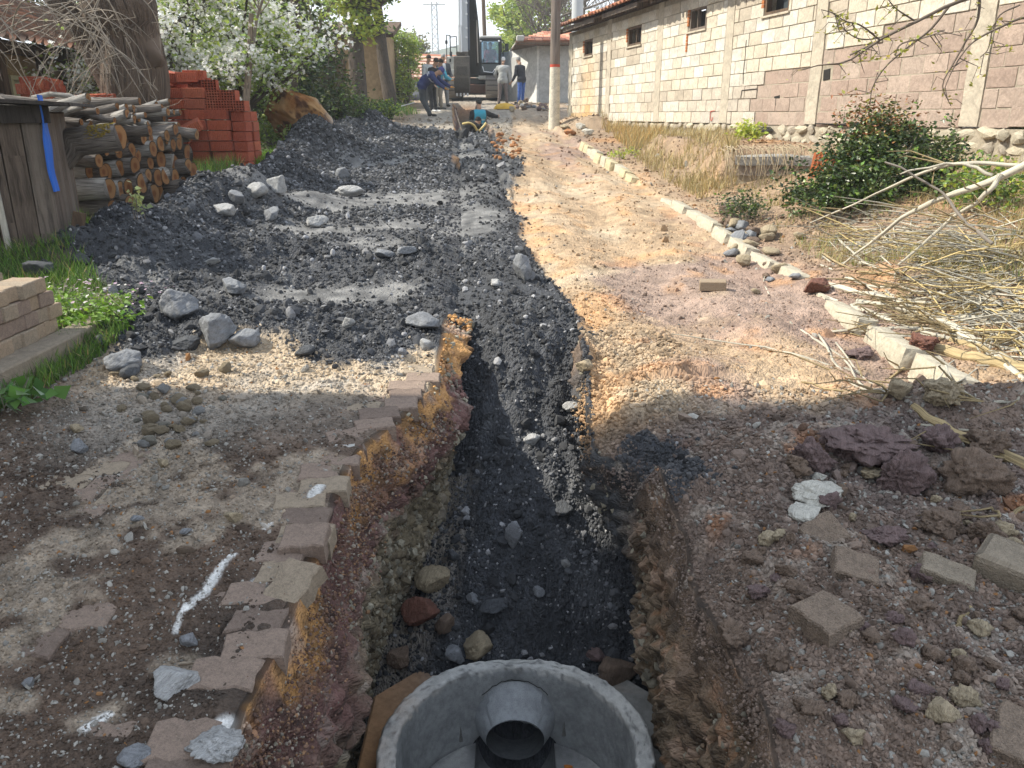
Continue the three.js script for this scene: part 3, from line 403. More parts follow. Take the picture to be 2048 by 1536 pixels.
// ---------------------------------------------------------------- long building of limewashed concrete blocks on the right
const WB = 1.5, wallYaw = Math.atan2(0.9746, 0.2241); // local x runs along the wall towards the camera, z out over the road
const wp = (s, y = 0, o = 0) => V(1.61 + 0.2241 * s - 0.9746 * o, WB + y, -(24 - 0.9746 * s) + 0.2241 * o);
const sAt = (px) => { const k = 0.0005925 * (px - 1024); return (24 * k - 1.61) / (0.2241 + 0.9746 * k); };
{
  const b = thing('block_building', 'long low building of cream limewashed concrete blocks under a red tiled roof', 'building', [1.61, WB, -24], -wallYaw);
  mat('blockM', [1, 1, 1], { vertexColors: true, map: rep(T.concC, 2.2), bumpMap: rep(T.concB, 3.3), bumpScale: 0.008 });
  mat('mortar', [0.44, 0.385, 0.30], { map: rep(T.concC, 2), bumpMap: rep(T.grainB, 4), bumpScale: 0.01 });
  mat('pillarM', [0.54, 0.48, 0.385], { map: rep(T.concC, 1.4), bumpMap: rep(T.concB, 2), bumpScale: 0.01 });
  const posts = [0.1, 3.27, 6.37, 9.4, 12.1, 15.15, 18.2], WIN = [[1.3, 2.0, 1.6, 2.0], [4.5, 5.32, 1.6, 2.0], [7.75, 8.45, 1.62, 2.02], [10.5, 11.22, 1.6, 2.02]];
  const GAP = [[12.05, 1.02], [11.1, 0.34], [12.35, 0.66]]; // missing bits of blocks
  const H = 2.3, LEN = 19;
  // wall core: mortar face set back behind the blocks, cut round the windows
  const core = []; const zc = -0.112, th = 0.2, cuts = [0, ...WIN.flatMap((w) => [w[0], w[1]]), LEN];
  core.push(bx(LEN, 1.6, th, LEN / 2, 0.8, zc), bx(LEN, H - 2.0, th, LEN / 2, (H + 2.0) / 2, zc)); for (let i = 0; i < cuts.length; i += 2) { const a = cuts[i], c = cuts[i + 1]; core.push(bx(c - a, 0.4, th, (a + c) / 2, 1.8, zc)); }
  part('wall_core', boxUV(mg(core)), M.mortar, b);
  part('end_wall', boxUV(bx(0.2, H + 0.2, 6.5, 0.1, H / 2, -3.45)), M.pillarM, b);
  part('back_wall', boxUV(bx(LEN, H, 0.2, LEN / 2, H / 2, -6.8)), M.pillarM, b);
  const G = [], rest = [];
  for (let i = 0; i < 6; i++) G.push(rb(0.392, 0.192, 0.06, 0.008));
  const bare = (s, y) => { const u = s + 0.6 * vn(s * 1.7, y * 4, 3); return y < table([[9.6, 0], [10.3, 0.62], [11.5, 0.85], [13.0, 1.05], [14.6, 1.18], [15.3, 1.22], [16.2, 1.0], [19, 0.75]])(u) && s > 10.3; };
  const blocks = [];
  for (let row = 0; row < 11; row++) for (let s = (row % 2 ? -0.2 : 0) + 0.1; s < LEN; s += 0.4) {
    let a = s, c = s + 0.392; const y = row * 0.2 + 0.1; for (const w of WIN) if (y > w[2] - 0.05 && y < w[3] + 0.03) { if (a < w[0] && c > w[0]) c = w[0] - 0.004; else if (a < w[1] && c > w[1]) a = w[1] + 0.004; else if (a >= w[0] && c <= w[1]) a = c; }
    for (const p of posts) { if (a < p - 0.14 && c > p - 0.14) c = p - 0.145; else if (a < p + 0.14 && c > p + 0.14) a = p + 0.145; else if (a >= p - 0.14 && c <= p + 0.14) a = c; }
    if (c - a < 0.05) continue; if (GAP.some(([gs, gy]) => gs > a && gs < c && Math.abs(gy - y) < 0.1)) { if (c - a > 0.25) a += 0.2; else continue; }
    const sm = (a + c) / 2, q = bare(sm, y), d = 24 - 0.9746 * sm, seen = (d < 8.6 ? 0 : 1) * ((y + WB - EYE) / d < 0.149 ? 1 : 0); blocks.push({ sm, y, w: c - a, q, size: seen / d });
  }
  blocks.sort((m, n) => n.size - m.size);
  blocks.forEach((k, i) => {
    const g = rb(k.w - 0.003, 0.194, 0.06, 0.008); const n = fbm(k.sm * 0.8, k.y * 2, 4, 3), hue = rr(-1, 1); let c = [0.68, 0.61, 0.49]; c = mix3(c, [0.72, 0.68, 0.6], sst(-0.3, 0.5, hue)); c = mix3(c, [0.52, 0.45, 0.36], sst(0.1, 0.5, n));
    c = mix3(c, [0.62, 0.36, 0.11], 0.75 * clamp(sst(3.4, 0.6, k.sm) * sst(0.7, 0.0, k.y - 0.25 * n) + 0.7 * Math.exp(-Math.pow((k.sm - 1.7) / 0.5, 2)) * sst(1.7, 1.2, k.y), 0, 1)); if (k.sm > 8 && k.y < 0.6) c = mix3(c, [0.52, 0.46, 0.4], 0.5);
    if (k.q) c = mix3([0.41, 0.305, 0.25], [0.48, 0.385, 0.32], rnd()); const f = rr(0.92, 1.06);
    const z = k.q ? rr(-0.012, 0.0) : rr(0.004, 0.012), u0 = rnd(), v0 = rnd(); tint(g, (x, y) => { const e = 1 + 0.12 * fbm(x * 14 + k.sm * 9, y * 14 + k.y * 7, 2, 2); return [c[0] * f * e, c[1] * f * e, c[2] * f * e]; });
    boxUV(g); const uv = g.attributes.uv; for (let j = 0; j < uv.count; j++) uv.setXY(j, uv.getX(j) + u0, uv.getY(j) + v0);
    const sink = -0.03 * Math.exp(-Math.pow((k.sm - 12.5) / 4, 2)) * (1 - k.y / 2.2);
    if (i < 298) { const o = part('concrete_block', g, M.blockM, b); o.position.set(k.sm, k.y + sink + rr(-0.003, 0.003), z - 0.03); o.rotation.z = rr(-0.006, 0.006); } else rest.push((g.index ? g.toNonIndexed() : g).translate(k.sm, k.y, z - 0.03));
  });
  part('block_courses', mergeGeometries(rest), M.blockM, b).userData.kind = 'stuff';
  for (const s of posts) { const g = new THREE.BoxGeometry(0.27, H, 0.09, 4, 24, 1), p = g.attributes.position; for (let i = 0; i < p.count; i++) p.setXYZ(i, p.getX(i) + 0.012 * vn(p.getY(i) * 5, s, 2), p.getY(i), p.getZ(i) + 0.008 * vn(p.getX(i) * 9, p.getY(i) * 7, s)); g.computeVertexNormals(); part('pillar', boxUV(g.translate(s, H / 2, -0.036)), M.pillarM, b); }
  // windows
  mat('redBrick', [0.48, 0.17, 0.055], { map: rep(T.grainC, 4), bumpMap: rep(T.grainB, 6), bumpScale: 0.003 });
  WIN.forEach(([a, c, y0, y1], k) => {
    const fr = [], w = c - a, h = y1 - y0, x = (a + c) / 2, y = (y0 + y1) / 2;
    fr.push(bx(w, 0.05, 0.09, x, y0 + 0.025, -0.05), bx(w, 0.05, 0.09, x, y1 - 0.025, -0.05), bx(0.05, h - 0.1, 0.09, a + 0.025, y, -0.05), bx(0.05, h - 0.1, 0.09, c - 0.025, y, -0.05)); if (k === 2 || k === 1) fr.push(bx(0.035, h - 0.1, 0.06, mix(a, c, k === 2 ? 0.4 : 0.55), y, -0.06));
    const f = part('window', boxUV(mg(fr)), k === 2 ? M.greyWood : M.darkWood, b); part('opening', bx(w - 0.1, h - 0.1, 0.02, x, y, -0.18), M.void, f); part('sill', boxUV(bx(w + 0.1, 0.03, 0.12, x, y0 - 0.017, -0.02)), M.pillarM, f);
    if (k === 3 || k === 1) part('pane', bx((w - 0.1) * 0.45, h - 0.1, 0.006, mix(a, c, 0.74), y, -0.1), M.glass, f);
    for (let i = 0; i < 5; i++) part('brick', rb(0.075, 0.05, 0.1, 0.005, a - 0.042, y1 - 0.04 - i * 0.058, -0.03), M.redBrick, f); if (k === 2) for (let i = 0; i < 6; i++) part('brick', rb(0.075, 0.05, 0.1, 0.005, a - 0.042, y0 - 0.03 - i * 0.058, -0.026), M.redBrick, f);
  });
  for (const [s, y] of GAP) part('hole', bx(0.15, 0.14, 0.012, s + 0.02, y, -0.008, 0, 0, 0.1), M.void, b);
  { const q = []; for (let i = 0; i <= 10; i++) { const a = mix(0.25, 6.0 * 0.8, i / 10); q.push(V(8.98 + 0.05 * Math.cos(a + 1.2), 0.12 + 0.085 * Math.sin(a + 1.2), 0.018)); } part('red_mark', mg([tube(q, 0.006, 4), rod(V(8.92, 0.2, 0.018), V(9.08, 0.205, 0.018), 0.006)]), mat('redPaint', [0.6, 0.1, 0.07]), b); }
  // open joint and settlement crack
  part('crack', mg([tube([V(12.25, 0.012, 0.012), V(12.9, 0.0, 0.014), V(13.6, 0.012, 0.013), V(14.0, 0.0, 0.012)], [0.006, 0.016, 0.014, 0.004], 5), tube([V(10.02, 1.3, 0.013), V(10.03, 1.0, 0.013), V(10.01, 0.8, 0.013), V(10.04, 0.62, 0.013)], 0.006, 5), tube([V(10.0, 0.4, 0.013), V(10.02, 0.52, 0.014), V(10.5, 0.53, 0.014)], 0.008, 5)]), M.void, b);
  // roof: rafters, eave board, rows of tiles
  const sl = 13 * Math.PI / 180, rise = Math.tan(sl), tile = (() => { const g = new THREE.BoxGeometry(0.232, 0.02, 0.37, 6, 1, 1), p = g.attributes.position; for (let i = 0; i < p.count; i++) p.setY(i, p.getY(i) + 0.024 * Math.sin((p.getX(i) / 0.232 + 0.5) * Math.PI * 2)); g.computeVertexNormals(); return boxUV(g); })();
  for (let s = 0.15; s < 10.5; s += 0.72) part('rafter', boxUV(bx(0.07, 0.09, 3.6, 0, 0, 0).rotateX(sl).translate(s, H + 0.06 + 1.4 * rise, -1.4)), M.darkWood, b);
  part('eave_board', boxUV(bx(2.6, 0.1, 0.025, 1.9, H + 0.0, 0.385)), M.greyWood, b); part('eave_board', boxUV(bx(2.2, 0.09, 0.025, 4.9, H + 0.0, 0.385)), M.greyWood, b);
  part('roof_deck', boxUV(mg([bx(LEN + 0.4, 0.03, 3.9, 0, 0, 0).rotateX(sl).translate(LEN / 2, H + 0.12 + 1.55 * rise, -1.55), bx(LEN + 0.4, 0.03, 3.9, 0, 0, 0).rotateX(-sl).translate(LEN / 2, H + 0.12 + 1.55 * rise, -5.2)])), M.darkWood, b);
  const TM = [M.oldTile, M.roofTile, mat('tileC', [0.30, 0.17, 0.10], { map: rep(T.grainC, 2) }), mat('tileD', [0.42, 0.20, 0.11], { map: rep(T.grainC, 2) })], tr = [];
  let count = 0; for (let r = 0; r < 11; r++) for (let i = 0; i < 84; i++) { const s = -0.2 + i * 0.235 + 0.012 * gauss(), z = 0.36 - r * 0.335, y = H + 0.16 + (0.4 - z) * rise + 0.012 * gauss() + (r === 0 ? -0.01 : 0); const m = [sl + 0.05 + 0.03 * gauss(), 0.03 * gauss(), 0.03 * gauss()]; if (s > LEN) break;
    if (s < 9.4 && r < 7) { if (rnd() < 0.03) continue; const o = part('roof_tile', tile, pick(TM), b); o.position.set(s, y, z); o.rotation.set(...m); count++; } else tr.push(tile.clone().applyMatrix4(M4(s, y, z, 1, 1, 1, ...m))); }
  part('roof_tiles', mergeGeometries(tr), M.oldTile, b).userData.kind = 'stuff';
  part('ridge', boxUV(new THREE.CylinderGeometry(0.1, 0.1, LEN, 8, 1, true, 0, Math.PI).rotateZ(Math.PI / 2).translate(LEN / 2, H + 0.2 + 3.35 * rise + 0.05, -3.4)), M.roofTile, b);
  // rubble footing, stone by stone
  const SM = [mat('rubbleA', [0.5, 0.45, 0.35], { map: T.grainC, bumpMap: T.grainB, bumpScale: 0.01 }), mat('rubbleB', [0.56, 0.5, 0.38], { map: T.grainC, bumpMap: T.grainB, bumpScale: 0.01 }), mat('rubbleC', [0.42, 0.37, 0.3], { map: T.grainC, bumpMap: T.grainB, bumpScale: 0.01 })], RG = Array.from({ length: 9 }, () => rock(1, 8, 0.1, 1, 0.8, 0.8));
  part('footing', boxUV(bx(LEN, 1.0, 0.35, LEN / 2, -0.52, -0.2)), M.mortar, b);
  let n = 0; for (let row = 0; row < 4; row++) for (let s = 2.2 + row * 0.09; s < 17.2; ) { const w = rr(0.16, 0.34), h = rr(0.13, 0.19), y = -0.075 - row * 0.15; if (wallFoot(24 - s) > WB + y + 0.05 && s < 9) { s += w; continue; } if (s > 10.75 && s < 11.15 && row === 0) { s += 0.42; continue; } if (n++ < 260) { const o = part('footing_stone', pick(RG), pick(SM), b); o.position.set(s + w / 2, y + 0.02 * gauss(), 0.0 + rr(-0.06, 0.01)); o.scale.set(w * 1.15, h * 1.4, rr(0.14, 0.22)); o.rotation.set(rr(-0.2, 0.2), rr(-0.3, 0.3), rr(-0.3, 0.3)); } s += w; }
  part('hole', rock(1, 7, 0.2, 0.42, 0.18, 0.03).translate(10.95, -0.1, 0.02), M.void, b);
}
// ---------------------------------------------------------------- kerb stones along the right side of the road
{
  const kg = [0, 1, 2].map(() => { const g = new THREE.BoxGeometry(0.14, 0.2, 0.49, 4, 4, 10), p = g.attributes.position, k = rr(0, 50); for (let i = 0; i < p.count; i++) { const x = p.getX(i), y = p.getY(i), z = p.getZ(i), e = (Math.abs(x) > 0.06) + (y > 0.09) + (Math.abs(z) > 0.235); const q = e > 1 ? 0.93 : 1; p.setXYZ(i, x * q + 0.004 * vn(z * 9, y * 9, k), y * (e > 1 ? 0.95 : 1) + 0.005 * vn(x * 12, z * 9, k) - (e > 1 ? 0.02 * Math.max(0, vn(z * 6, x * 6, k + 3)) : 0), z * q); } g.computeVertexNormals(); return boxUV(g); });
  mat('kerbM', [0.52, 0.47, 0.37], { map: rep(T.concC, 2.5), bumpMap: rep(T.concB, 3), bumpScale: 0.006 }); mat('kerbY', [0.55, 0.47, 0.3], { map: rep(T.concC, 2.5), bumpMap: rep(T.concB, 3), bumpScale: 0.006 });
  let i = 0; for (let d = 2.45; d < 16.6; d += 0.52, i++) { if ([1, 2, 15, 16, 17].includes(i) || (d > 3.0 && d < 4.0)) continue; const x = kerbX(d) + 0.03 * gauss(), y = roadY(d) - 0.01 + 0.022 * gauss() - (d > 9.5 && d < 10.6 ? 0.05 : 0); const o = part('kerb_stone', pick(kg), d > 11 && rnd() < 0.4 ? M.kerbY : M.kerbM, M._road); o.position.set(x, y, -d); o.rotation.set(Math.atan(S) + 0.03 * gauss(), 0.069 + 0.035 * gauss(), -0.22 + 0.1 * gauss()); o.scale.z = rr(0.92, 1.02); }
}
// ---------------------------------------------------------------- low concrete retaining block in the bank
{
  const p = at(1471, 388, 10.25), q = at(1660, 388, 9.9), L = p.distanceTo(q), yaw = Math.atan2(p.z - q.z, q.x - p.x);
  const r = thing('retaining_wall', 'stub of a cast concrete retaining wall with board marks, standing out of the bank', 'wall', [p.x, p.y - 0.15, p.z], yaw);
  for (let i = 0; i < 4; i++) { const g = new THREE.BoxGeometry(L, 0.124, 0.24, 24, 2, 2), a = g.attributes.position; for (let k = 0; k < a.count; k++) a.setXYZ(k, a.getX(k) + 0.012 * vn(a.getY(k) * 9, i), a.getY(k), a.getZ(k) + 0.012 * vn(a.getX(k) * 3, a.getY(k) * 12, i) + (i % 2) * 0.012); g.computeVertexNormals(); part('cast_lift', boxUV(g.translate(L / 2, 0.065 + i * 0.128, 0)), mat('cast' + i, [0.40 - 0.03 * (i % 2), 0.34 - 0.03 * (i % 2), 0.255], { map: rep(T.concC, 1.6), bumpMap: rep(T.concB, 2), bumpScale: 0.012 }), r); }
  { const g = new THREE.BoxGeometry(L + 0.06, 0.1, 0.6, 24, 2, 4), a = g.attributes.position; for (let k = 0; k < a.count; k++) a.setY(k, a.getY(k) + 0.02 * vn(a.getX(k) * 5, a.getZ(k) * 5, 3)); g.computeVertexNormals(); part('capping', boxUV(g.translate(L / 2, 0.56, -0.14)), M.conc, r); }
  part('side', boxUV(bx(0.22, 0.6, 3.6, 0.11, 0.2, -1.94)), M.cast0, r);
}
// red hollow brick panel beside the retaining wall
{ const p = at(1636, 372, 9.4), o = thing('hollow_brick_slab', 'orange ribbed hollow clay brick standing on end between the retaining wall and the bush', 'brick', [p.x, p.y, p.z], -0.5); const l = [bx(0.24, 0.42, 0.1, 0, 0.16, 0)]; for (let i = 0; i < 6; i++) l.push(bx(0.018, 0.42, 0.012, -0.1 + i * 0.04, 0.16, 0.055)); part('body', boxUV(mg(l)), mat('orangeClay', [0.58, 0.19, 0.075], { map: rep(T.grainC, 3) }), o); o.rotation.z = -0.12; }
// ---------------------------------------------------------------- weathered plank shed on the left
{
  const o = V(-3.63, 0.42, -6.5), yaw = 0.33, s = thing('plank_shed', 'weathered grey plank shed with a white batten and a dark flat roof', 'shed', [o.x, o.y, o.z], yaw);
  const H = 1.22, W = 1.75, D = 1.0, GM = [M.greyWood, mat('greyWoodB', [0.145, 0.11, 0.088], { map: rep(T.woodC, 1.5), bumpMap: rep(T.woodB, 1.5), bumpScale: 0.008 }), mat('greyWoodC', [0.19, 0.155, 0.13], { map: rep(T.woodC, 1.1), bumpMap: rep(T.woodB, 1.1), bumpScale: 0.008 })];
  let x = 0; for (let i = 0; x > -W; i++) { const w = [0.15, 0.16, 0.12, 0.2, 0.17, 0.16, 0.2, 0.15, 0.2, 0.2][i] ?? 0.18, g = boxUV(rb(w - 0.006, H - 0.02 * rnd(), 0.022, 0.004)); const uv = g.attributes.uv, u = rnd(), v = rnd(); for (let k = 0; k < uv.count; k++) uv.setXY(k, uv.getX(k) + u, uv.getY(k) + v); const q = part('plank', g, pick(GM), s); q.position.set(x - w / 2, H / 2 + rr(-0.01, 0.02), rr(-0.006, 0.006)); q.rotation.z = rr(-0.008, 0.008); x -= w; }
  for (let i = 0; i < 6; i++) part('side_plank', boxUV(rb(0.022, H - 0.02, D / 6 - 0.006, 0.004, -0.012, H / 2, -(i + 0.5) * D / 6 - 0.015)), pick(GM), s);
  part('back_wall', boxUV(bx(W, H, 0.03, -W / 2, H / 2, -D)), M.darkWood, s); part('side_wall', boxUV(bx(0.03, H, D, -W, H / 2, -D / 2)), M.darkWood, s);
  part('batten', boxUV(rb(0.045, 1.1, 0.02, 0.003).rotateZ(0.02).translate(-0.39, 0.56, 0.024)), mat('whiteWood', [0.55, 0.52, 0.46], { map: rep(T.woodC, 1), bumpMap: rep(T.woodB, 1), bumpScale: 0.004 }), s);
  const lt = part('latch', boxUV(mg([rb(0.05, 0.07, 0.008, 0.002, -0.52, 0.55, 0.02), bx(0.012, 0.03, 0.02, -0.52, 0.55, 0.03)])), mat('galv', [0.5, 0.5, 0.5], { metalness: 0.8, roughness: 0.5 }), s); lt.rotation.z = 0.0;
  part('fascia', boxUV(rb(W + 0.1, 0.13, 0.035, 0.004, -W / 2 + 0.02, H - 0.02, 0.05)), mat('fasciaW', [0.06, 0.05, 0.045], { map: rep(T.woodC, 1), bumpMap: rep(T.woodB, 1), bumpScale: 0.006 }), s);
  { const g = new THREE.BoxGeometry(W + 0.3, 0.025, D + 0.3, 18, 1, 8), p = g.attributes.position; for (let i = 0; i < p.count; i++) p.setY(i, p.getY(i) + 0.012 * vn(p.getX(i) * 4, p.getZ(i) * 3, 3)); g.computeVertexNormals(); part('roof_board', boxUV(g.rotateZ(-0.05).translate(-W / 2 + 0.1, H + 0.1, -D / 2 + 0.08)), M.fasciaW, s); }
  { const g = new THREE.BoxGeometry(0.012, 0.72, 0.2, 1, 16, 5), p = g.attributes.position; for (let i = 0; i < p.count; i++) { const y = p.getY(i); p.setX(i, p.getX(i) + 0.02 * vn(y * 5, p.getZ(i) * 18, 2)); p.setZ(i, p.getZ(i) * (0.55 + 0.5 * (y + 0.33)) + 0.01 * vn(y * 6, 2)); } g.computeVertexNormals(); part('blue_tarp', g.translate(0.012, H - 0.24, 0.0), mat('blueTarp', [0.012, 0.12, 0.55], { roughness: 0.55 }), s); }
  part('loose_board', boxUV(rb(0.1, 0.5, 0.02, 0.004).rotateZ(-0.28).translate(0.07, 0.2, -0.12)), M.darkWood, s);
}
const ORD = ['first', 'second', 'third', 'fourth', 'fifth', 'sixth', 'seventh', 'eighth', 'ninth', 'tenth', 'eleventh', 'twelfth', 'thirteenth', 'fourteenth', 'fifteenth', 'sixteenth', 'seventeenth', 'eighteenth', 'nineteenth', 'twentieth', 'twenty-first', 'twenty-second', 'twenty-third', 'twenty-fourth', 'twenty-fifth', 'twenty-sixth', 'twenty-seventh', 'twenty-eighth', 'twenty-ninth', 'thirtieth', 'thirty-first', 'thirty-second', 'thirty-third', 'thirty-fourth'], nth = (i) => ORD[i] ?? 'last';
// ---------------------------------------------------------------- firewood stack
mat('barkM', [0.22, 0.19, 0.165], { map: T.barkC, bumpMap: T.barkB, bumpScale: 0.02 }); mat('barkD', [0.14, 0.115, 0.095], { map: T.barkC, bumpMap: T.barkB, bumpScale: 0.02 }); mat('barkL', [0.40, 0.375, 0.34], { map: T.barkC, bumpMap: T.barkB, bumpScale: 0.012 });
{ // growth rings for the sawn ends
  const n = 128, d = new Uint8Array(n * n * 4); for (let j = 0; j < n; j++) for (let i = 0; i < n; i++) { const x = (i + 0.5) / n * 2 - 1, y = (j + 0.5) / n * 2 - 1, a = Math.atan2(y, x), r = Math.hypot(x, y) * (1 + 0.07 * vn(Math.cos(a) * 2, Math.sin(a) * 2, 3)); const ring = 0.5 + 0.5 * Math.sin(r * 46), core = sst(0.5, 0.2, r); let c = mix3([0.66, 0.48, 0.3], [0.5, 0.29, 0.13], clamp(core * 0.8 + 0.25 * ring, 0, 1)); if (r > 0.9) c = [0.28, 0.2, 0.13]; const o = (j * n + i) * 4; d[o] = c[0] * 255; d[o + 1] = c[1] * 255; d[o + 2] = c[2] * 255; d[o + 3] = 255; }
  const t = new THREE.DataTexture(d, n, n); t.magFilter = THREE.LinearFilter; t.colorSpace = THREE.SRGBColorSpace; t.needsUpdate = true; T.rings = t;
}
mat('endA', [0.66, 0.7, 0.74], { map: T.rings }); mat('endB', [0.5, 0.48, 0.44], { map: T.rings }); mat('endC', [0.6, 0.66, 0.72], { map: T.rings }); const ENDS = [M.endA, M.endB, M.endB, M.endC];
function logThing(pos, dir, L, r, bm, label, bend = 0.03, group = 'logs in the firewood stack') {
  const t = thing('log', label, 'log', [pos.x, pos.y, pos.z], 0, group); const n = 7, pts = [], rad = [], k = rr(0, 99), side = V(0, 1, 0).cross(dir).normalize();
  for (let i = 0; i <= n; i++) { const u = i / n; pts.push(dir.clone().multiplyScalar(-L * u).addScaledVector(V(0, 1, 0), bend * 2 * vn(u * 2.5, k)).addScaledVector(side, bend * 2 * vn(u * 2.5, k + 5))); rad.push(r * (1 + 0.08 * vn(u * 4, k + 9)) * (1 + 0.12 * u)); }
  const g = tube(pts, rad, 14, true), p = g.attributes.position; for (let i = 0; i < p.count; i++) { const e = 1 + 0; p.setX(i, p.getX(i) * e); }
  part('bark', g, bm, t);
  const cap = new THREE.CircleGeometry(rad[0] * 1.0, 18); cap.lookAt(dir); const c = part('sawn_end', cap.translate(dir.x * 0.004 + pts[0].x, dir.y * 0.004 + pts[0].y, dir.z * 0.004 + pts[0].z), pick(ENDS), t); return t;
}
{
  const y0 = 0.46, rows = [0.105, 0.105, 0.1, 0.095, 0.085, 0.07, 0.05, 0.04], ORD = ['first', 'second', 'third', 'fourth', 'fifth', 'sixth', 'seventh', 'eighth', 'ninth', 'tenth', 'eleventh', 'twelfth', 'thirteenth', 'fourteenth', 'fifteenth', 'sixteenth', 'seventeenth', 'eighteenth', 'nineteenth', 'twentieth', 'twenty-first', 'twenty-second', 'twenty-third', 'twenty-fourth', 'twenty-fifth', 'twenty-sixth', 'twenty-seventh', 'twenty-eighth', 'twenty-ninth', 'thirtieth', 'thirty-first', 'thirty-second', 'thirty-third', 'thirty-fourth'], nth = (i) => ORD[i] ?? 'last'; let y = y0;
  rows.forEach((R, j) => {
    y += R; let z = -7.62 - (j % 2) * 0.09;
    for (let i = 0; z > -9.85; i++) {
      const r = R * rr(0.72, 1.12), u = (-z - 7.6) / 2.1; z -= r; const back = j < 5 ? 0.12 * gauss() : 0.2 * gauss();
      const dir = V(1, 0.03 * gauss(), 0.06 + 0.07 * gauss()).normalize(), front = i === 0, thin = j > 5;
      const lab = (thin ? 'thin crooked branch of the firewood stack, ' : front ? 'log showing its length on the firewood stack, ' : j < 3 ? 'thick firewood log with a tan sawn end, ' : 'firewood log with an orange brown end, ') + nth(i) + ' from the near side, ' + nth(j) + ' row';
      logThing(V(mix(-3.9, -3.86, u) + clamp(back, -0.25, 0.16) - (thin ? 0.1 : 0), y + 0.02 * gauss() + 0.53 * 0 + (S * (-z - 7.6)) * 0.6, z), dir, thin ? rr(1.2, 1.9) : rr(1.1, 1.4), r, thin ? pick([M.barkL, M.barkM]) : pick([M.barkM, M.barkM, M.barkD, M.barkL]), lab, thin ? 0.09 : 0.03); z -= r * 0.95;
    } y += R * 0.72;
  });
  for (let i = 0; i < 7; i++) logThing(V(rr(-4.1, -3.8), y + 0.03 + 0.012 * i, -7.8 - i * 0.26), V(1, 0.04 * gauss(), 0.1 * gauss()).normalize(), rr(1.4, 2.1), rr(0.025, 0.05), pick([M.barkL, M.barkM]), 'thin crooked grey branch lying topmost on the firewood stack, ' + nth(i) + ' from the near side', 0.1);
  // the mossy forked log near the shed
  const a = at(238, 274, 7.42), b = at(150, 284, 7.36), c = at(118, 335, 7.3), t = thing('log', 'stout log with a forked foot and yellow moss near its sawn end', 'log', [a.x, a.y, a.z], 0, 'logs in the firewood stack'); const P = [a, a.clone().lerp(b, 0.5), b, b.clone().lerp(c, 0.5), c].map((q) => q.clone().sub(a));
  part('bark', tube(P, [0.118, 0.122, 0.13, 0.1, 0.085], 16), M.barkM, t); const cap = new THREE.CircleGeometry(0.116, 20); cap.lookAt(V(1, 0, 0.15)); part('sawn_end', cap.translate(0.004, 0, 0.001), M.endA, t);
  const ms = []; for (let i = 0; i < 260; i++) { const u = rr(0.06, 0.62), an = rr(0.1, 2.6); const q = P[0].clone().lerp(P[2], u); ms.push(rock(0, 4, 0).scale(rr(0.015, 0.04), 0.012, rr(0.015, 0.03)).translate(q.x, q.y + Math.sin(an) * 0.121, q.z + Math.cos(an) * 0.121)); } part('moss', mg(ms), mat('mossM', [0.27, 0.19, 0.02]), t);
}
// ---------------------------------------------------------------- hollow clay bricks
const BL = 0.279, BH = 0.135, BW = 0.19;
{ const n = 64, f = new Float32Array(n * n); for (let j = 0; j < n; j++) for (let i = 0; i < n; i++) f[j * n + i] = clamp(0.5 + 0.8 * Math.sin(i / n * Math.PI * 2 * 4), 0, 1) * 0.8 + 0.2 * hash(i, j, 1); T.ribs = tex(n, f); }
const BRM = [[0.42, 0.095, 0.045], [0.35, 0.075, 0.036], [0.47, 0.125, 0.06], [0.39, 0.11, 0.06]].map((c, i) => mat('brickM' + i, c, { map: rep(T.grainC, 3), bumpMap: rep(T.ribs, 10, 10), bumpScale: 0.006 }));
const brickSolid = (() => { const g = boxUV(rb(BL, BH - 0.006, BW, 0.006)); const uv = g.attributes.uv, n = g.attributes.normal; return g; })();
const brickHollow = (() => { const s = new THREE.Shape(); s.moveTo(-BW / 2, -BH / 2); s.lineTo(BW / 2, -BH / 2); s.lineTo(BW / 2, BH / 2); s.lineTo(-BW / 2, BH / 2); const nx = 5, ny = 4, w = BW / nx, h = BH / ny, t = 0.005; for (let i = 0; i < nx; i++) for (let j = 0; j < ny; j++) { const x = -BW / 2 + i * w + t, y = -BH / 2 + j * h + t, p = new THREE.Path(); p.moveTo(x, y); p.lineTo(x, y + h - 2 * t); p.lineTo(x + w - 2 * t, y + h - 2 * t); p.lineTo(x + w - 2 * t, y); s.holes.push(p); } return boxUV(new THREE.ExtrudeGeometry(s, { depth: BL, bevelEnabled: false }).translate(0, 0, -BL / 2)); })();
function brick(x, y, z, ry = 0, hollow = false, label, rx = 0, rz = 0, group = 'bricks of the tall stack') { return single('hollow_brick', hollow ? brickHollow : brickSolid, pick(BRM), label ?? 'orange ribbed hollow clay brick laid in the tall stack behind the firewood', 'brick', [x, y, z], [rx, ry, rz], group); }
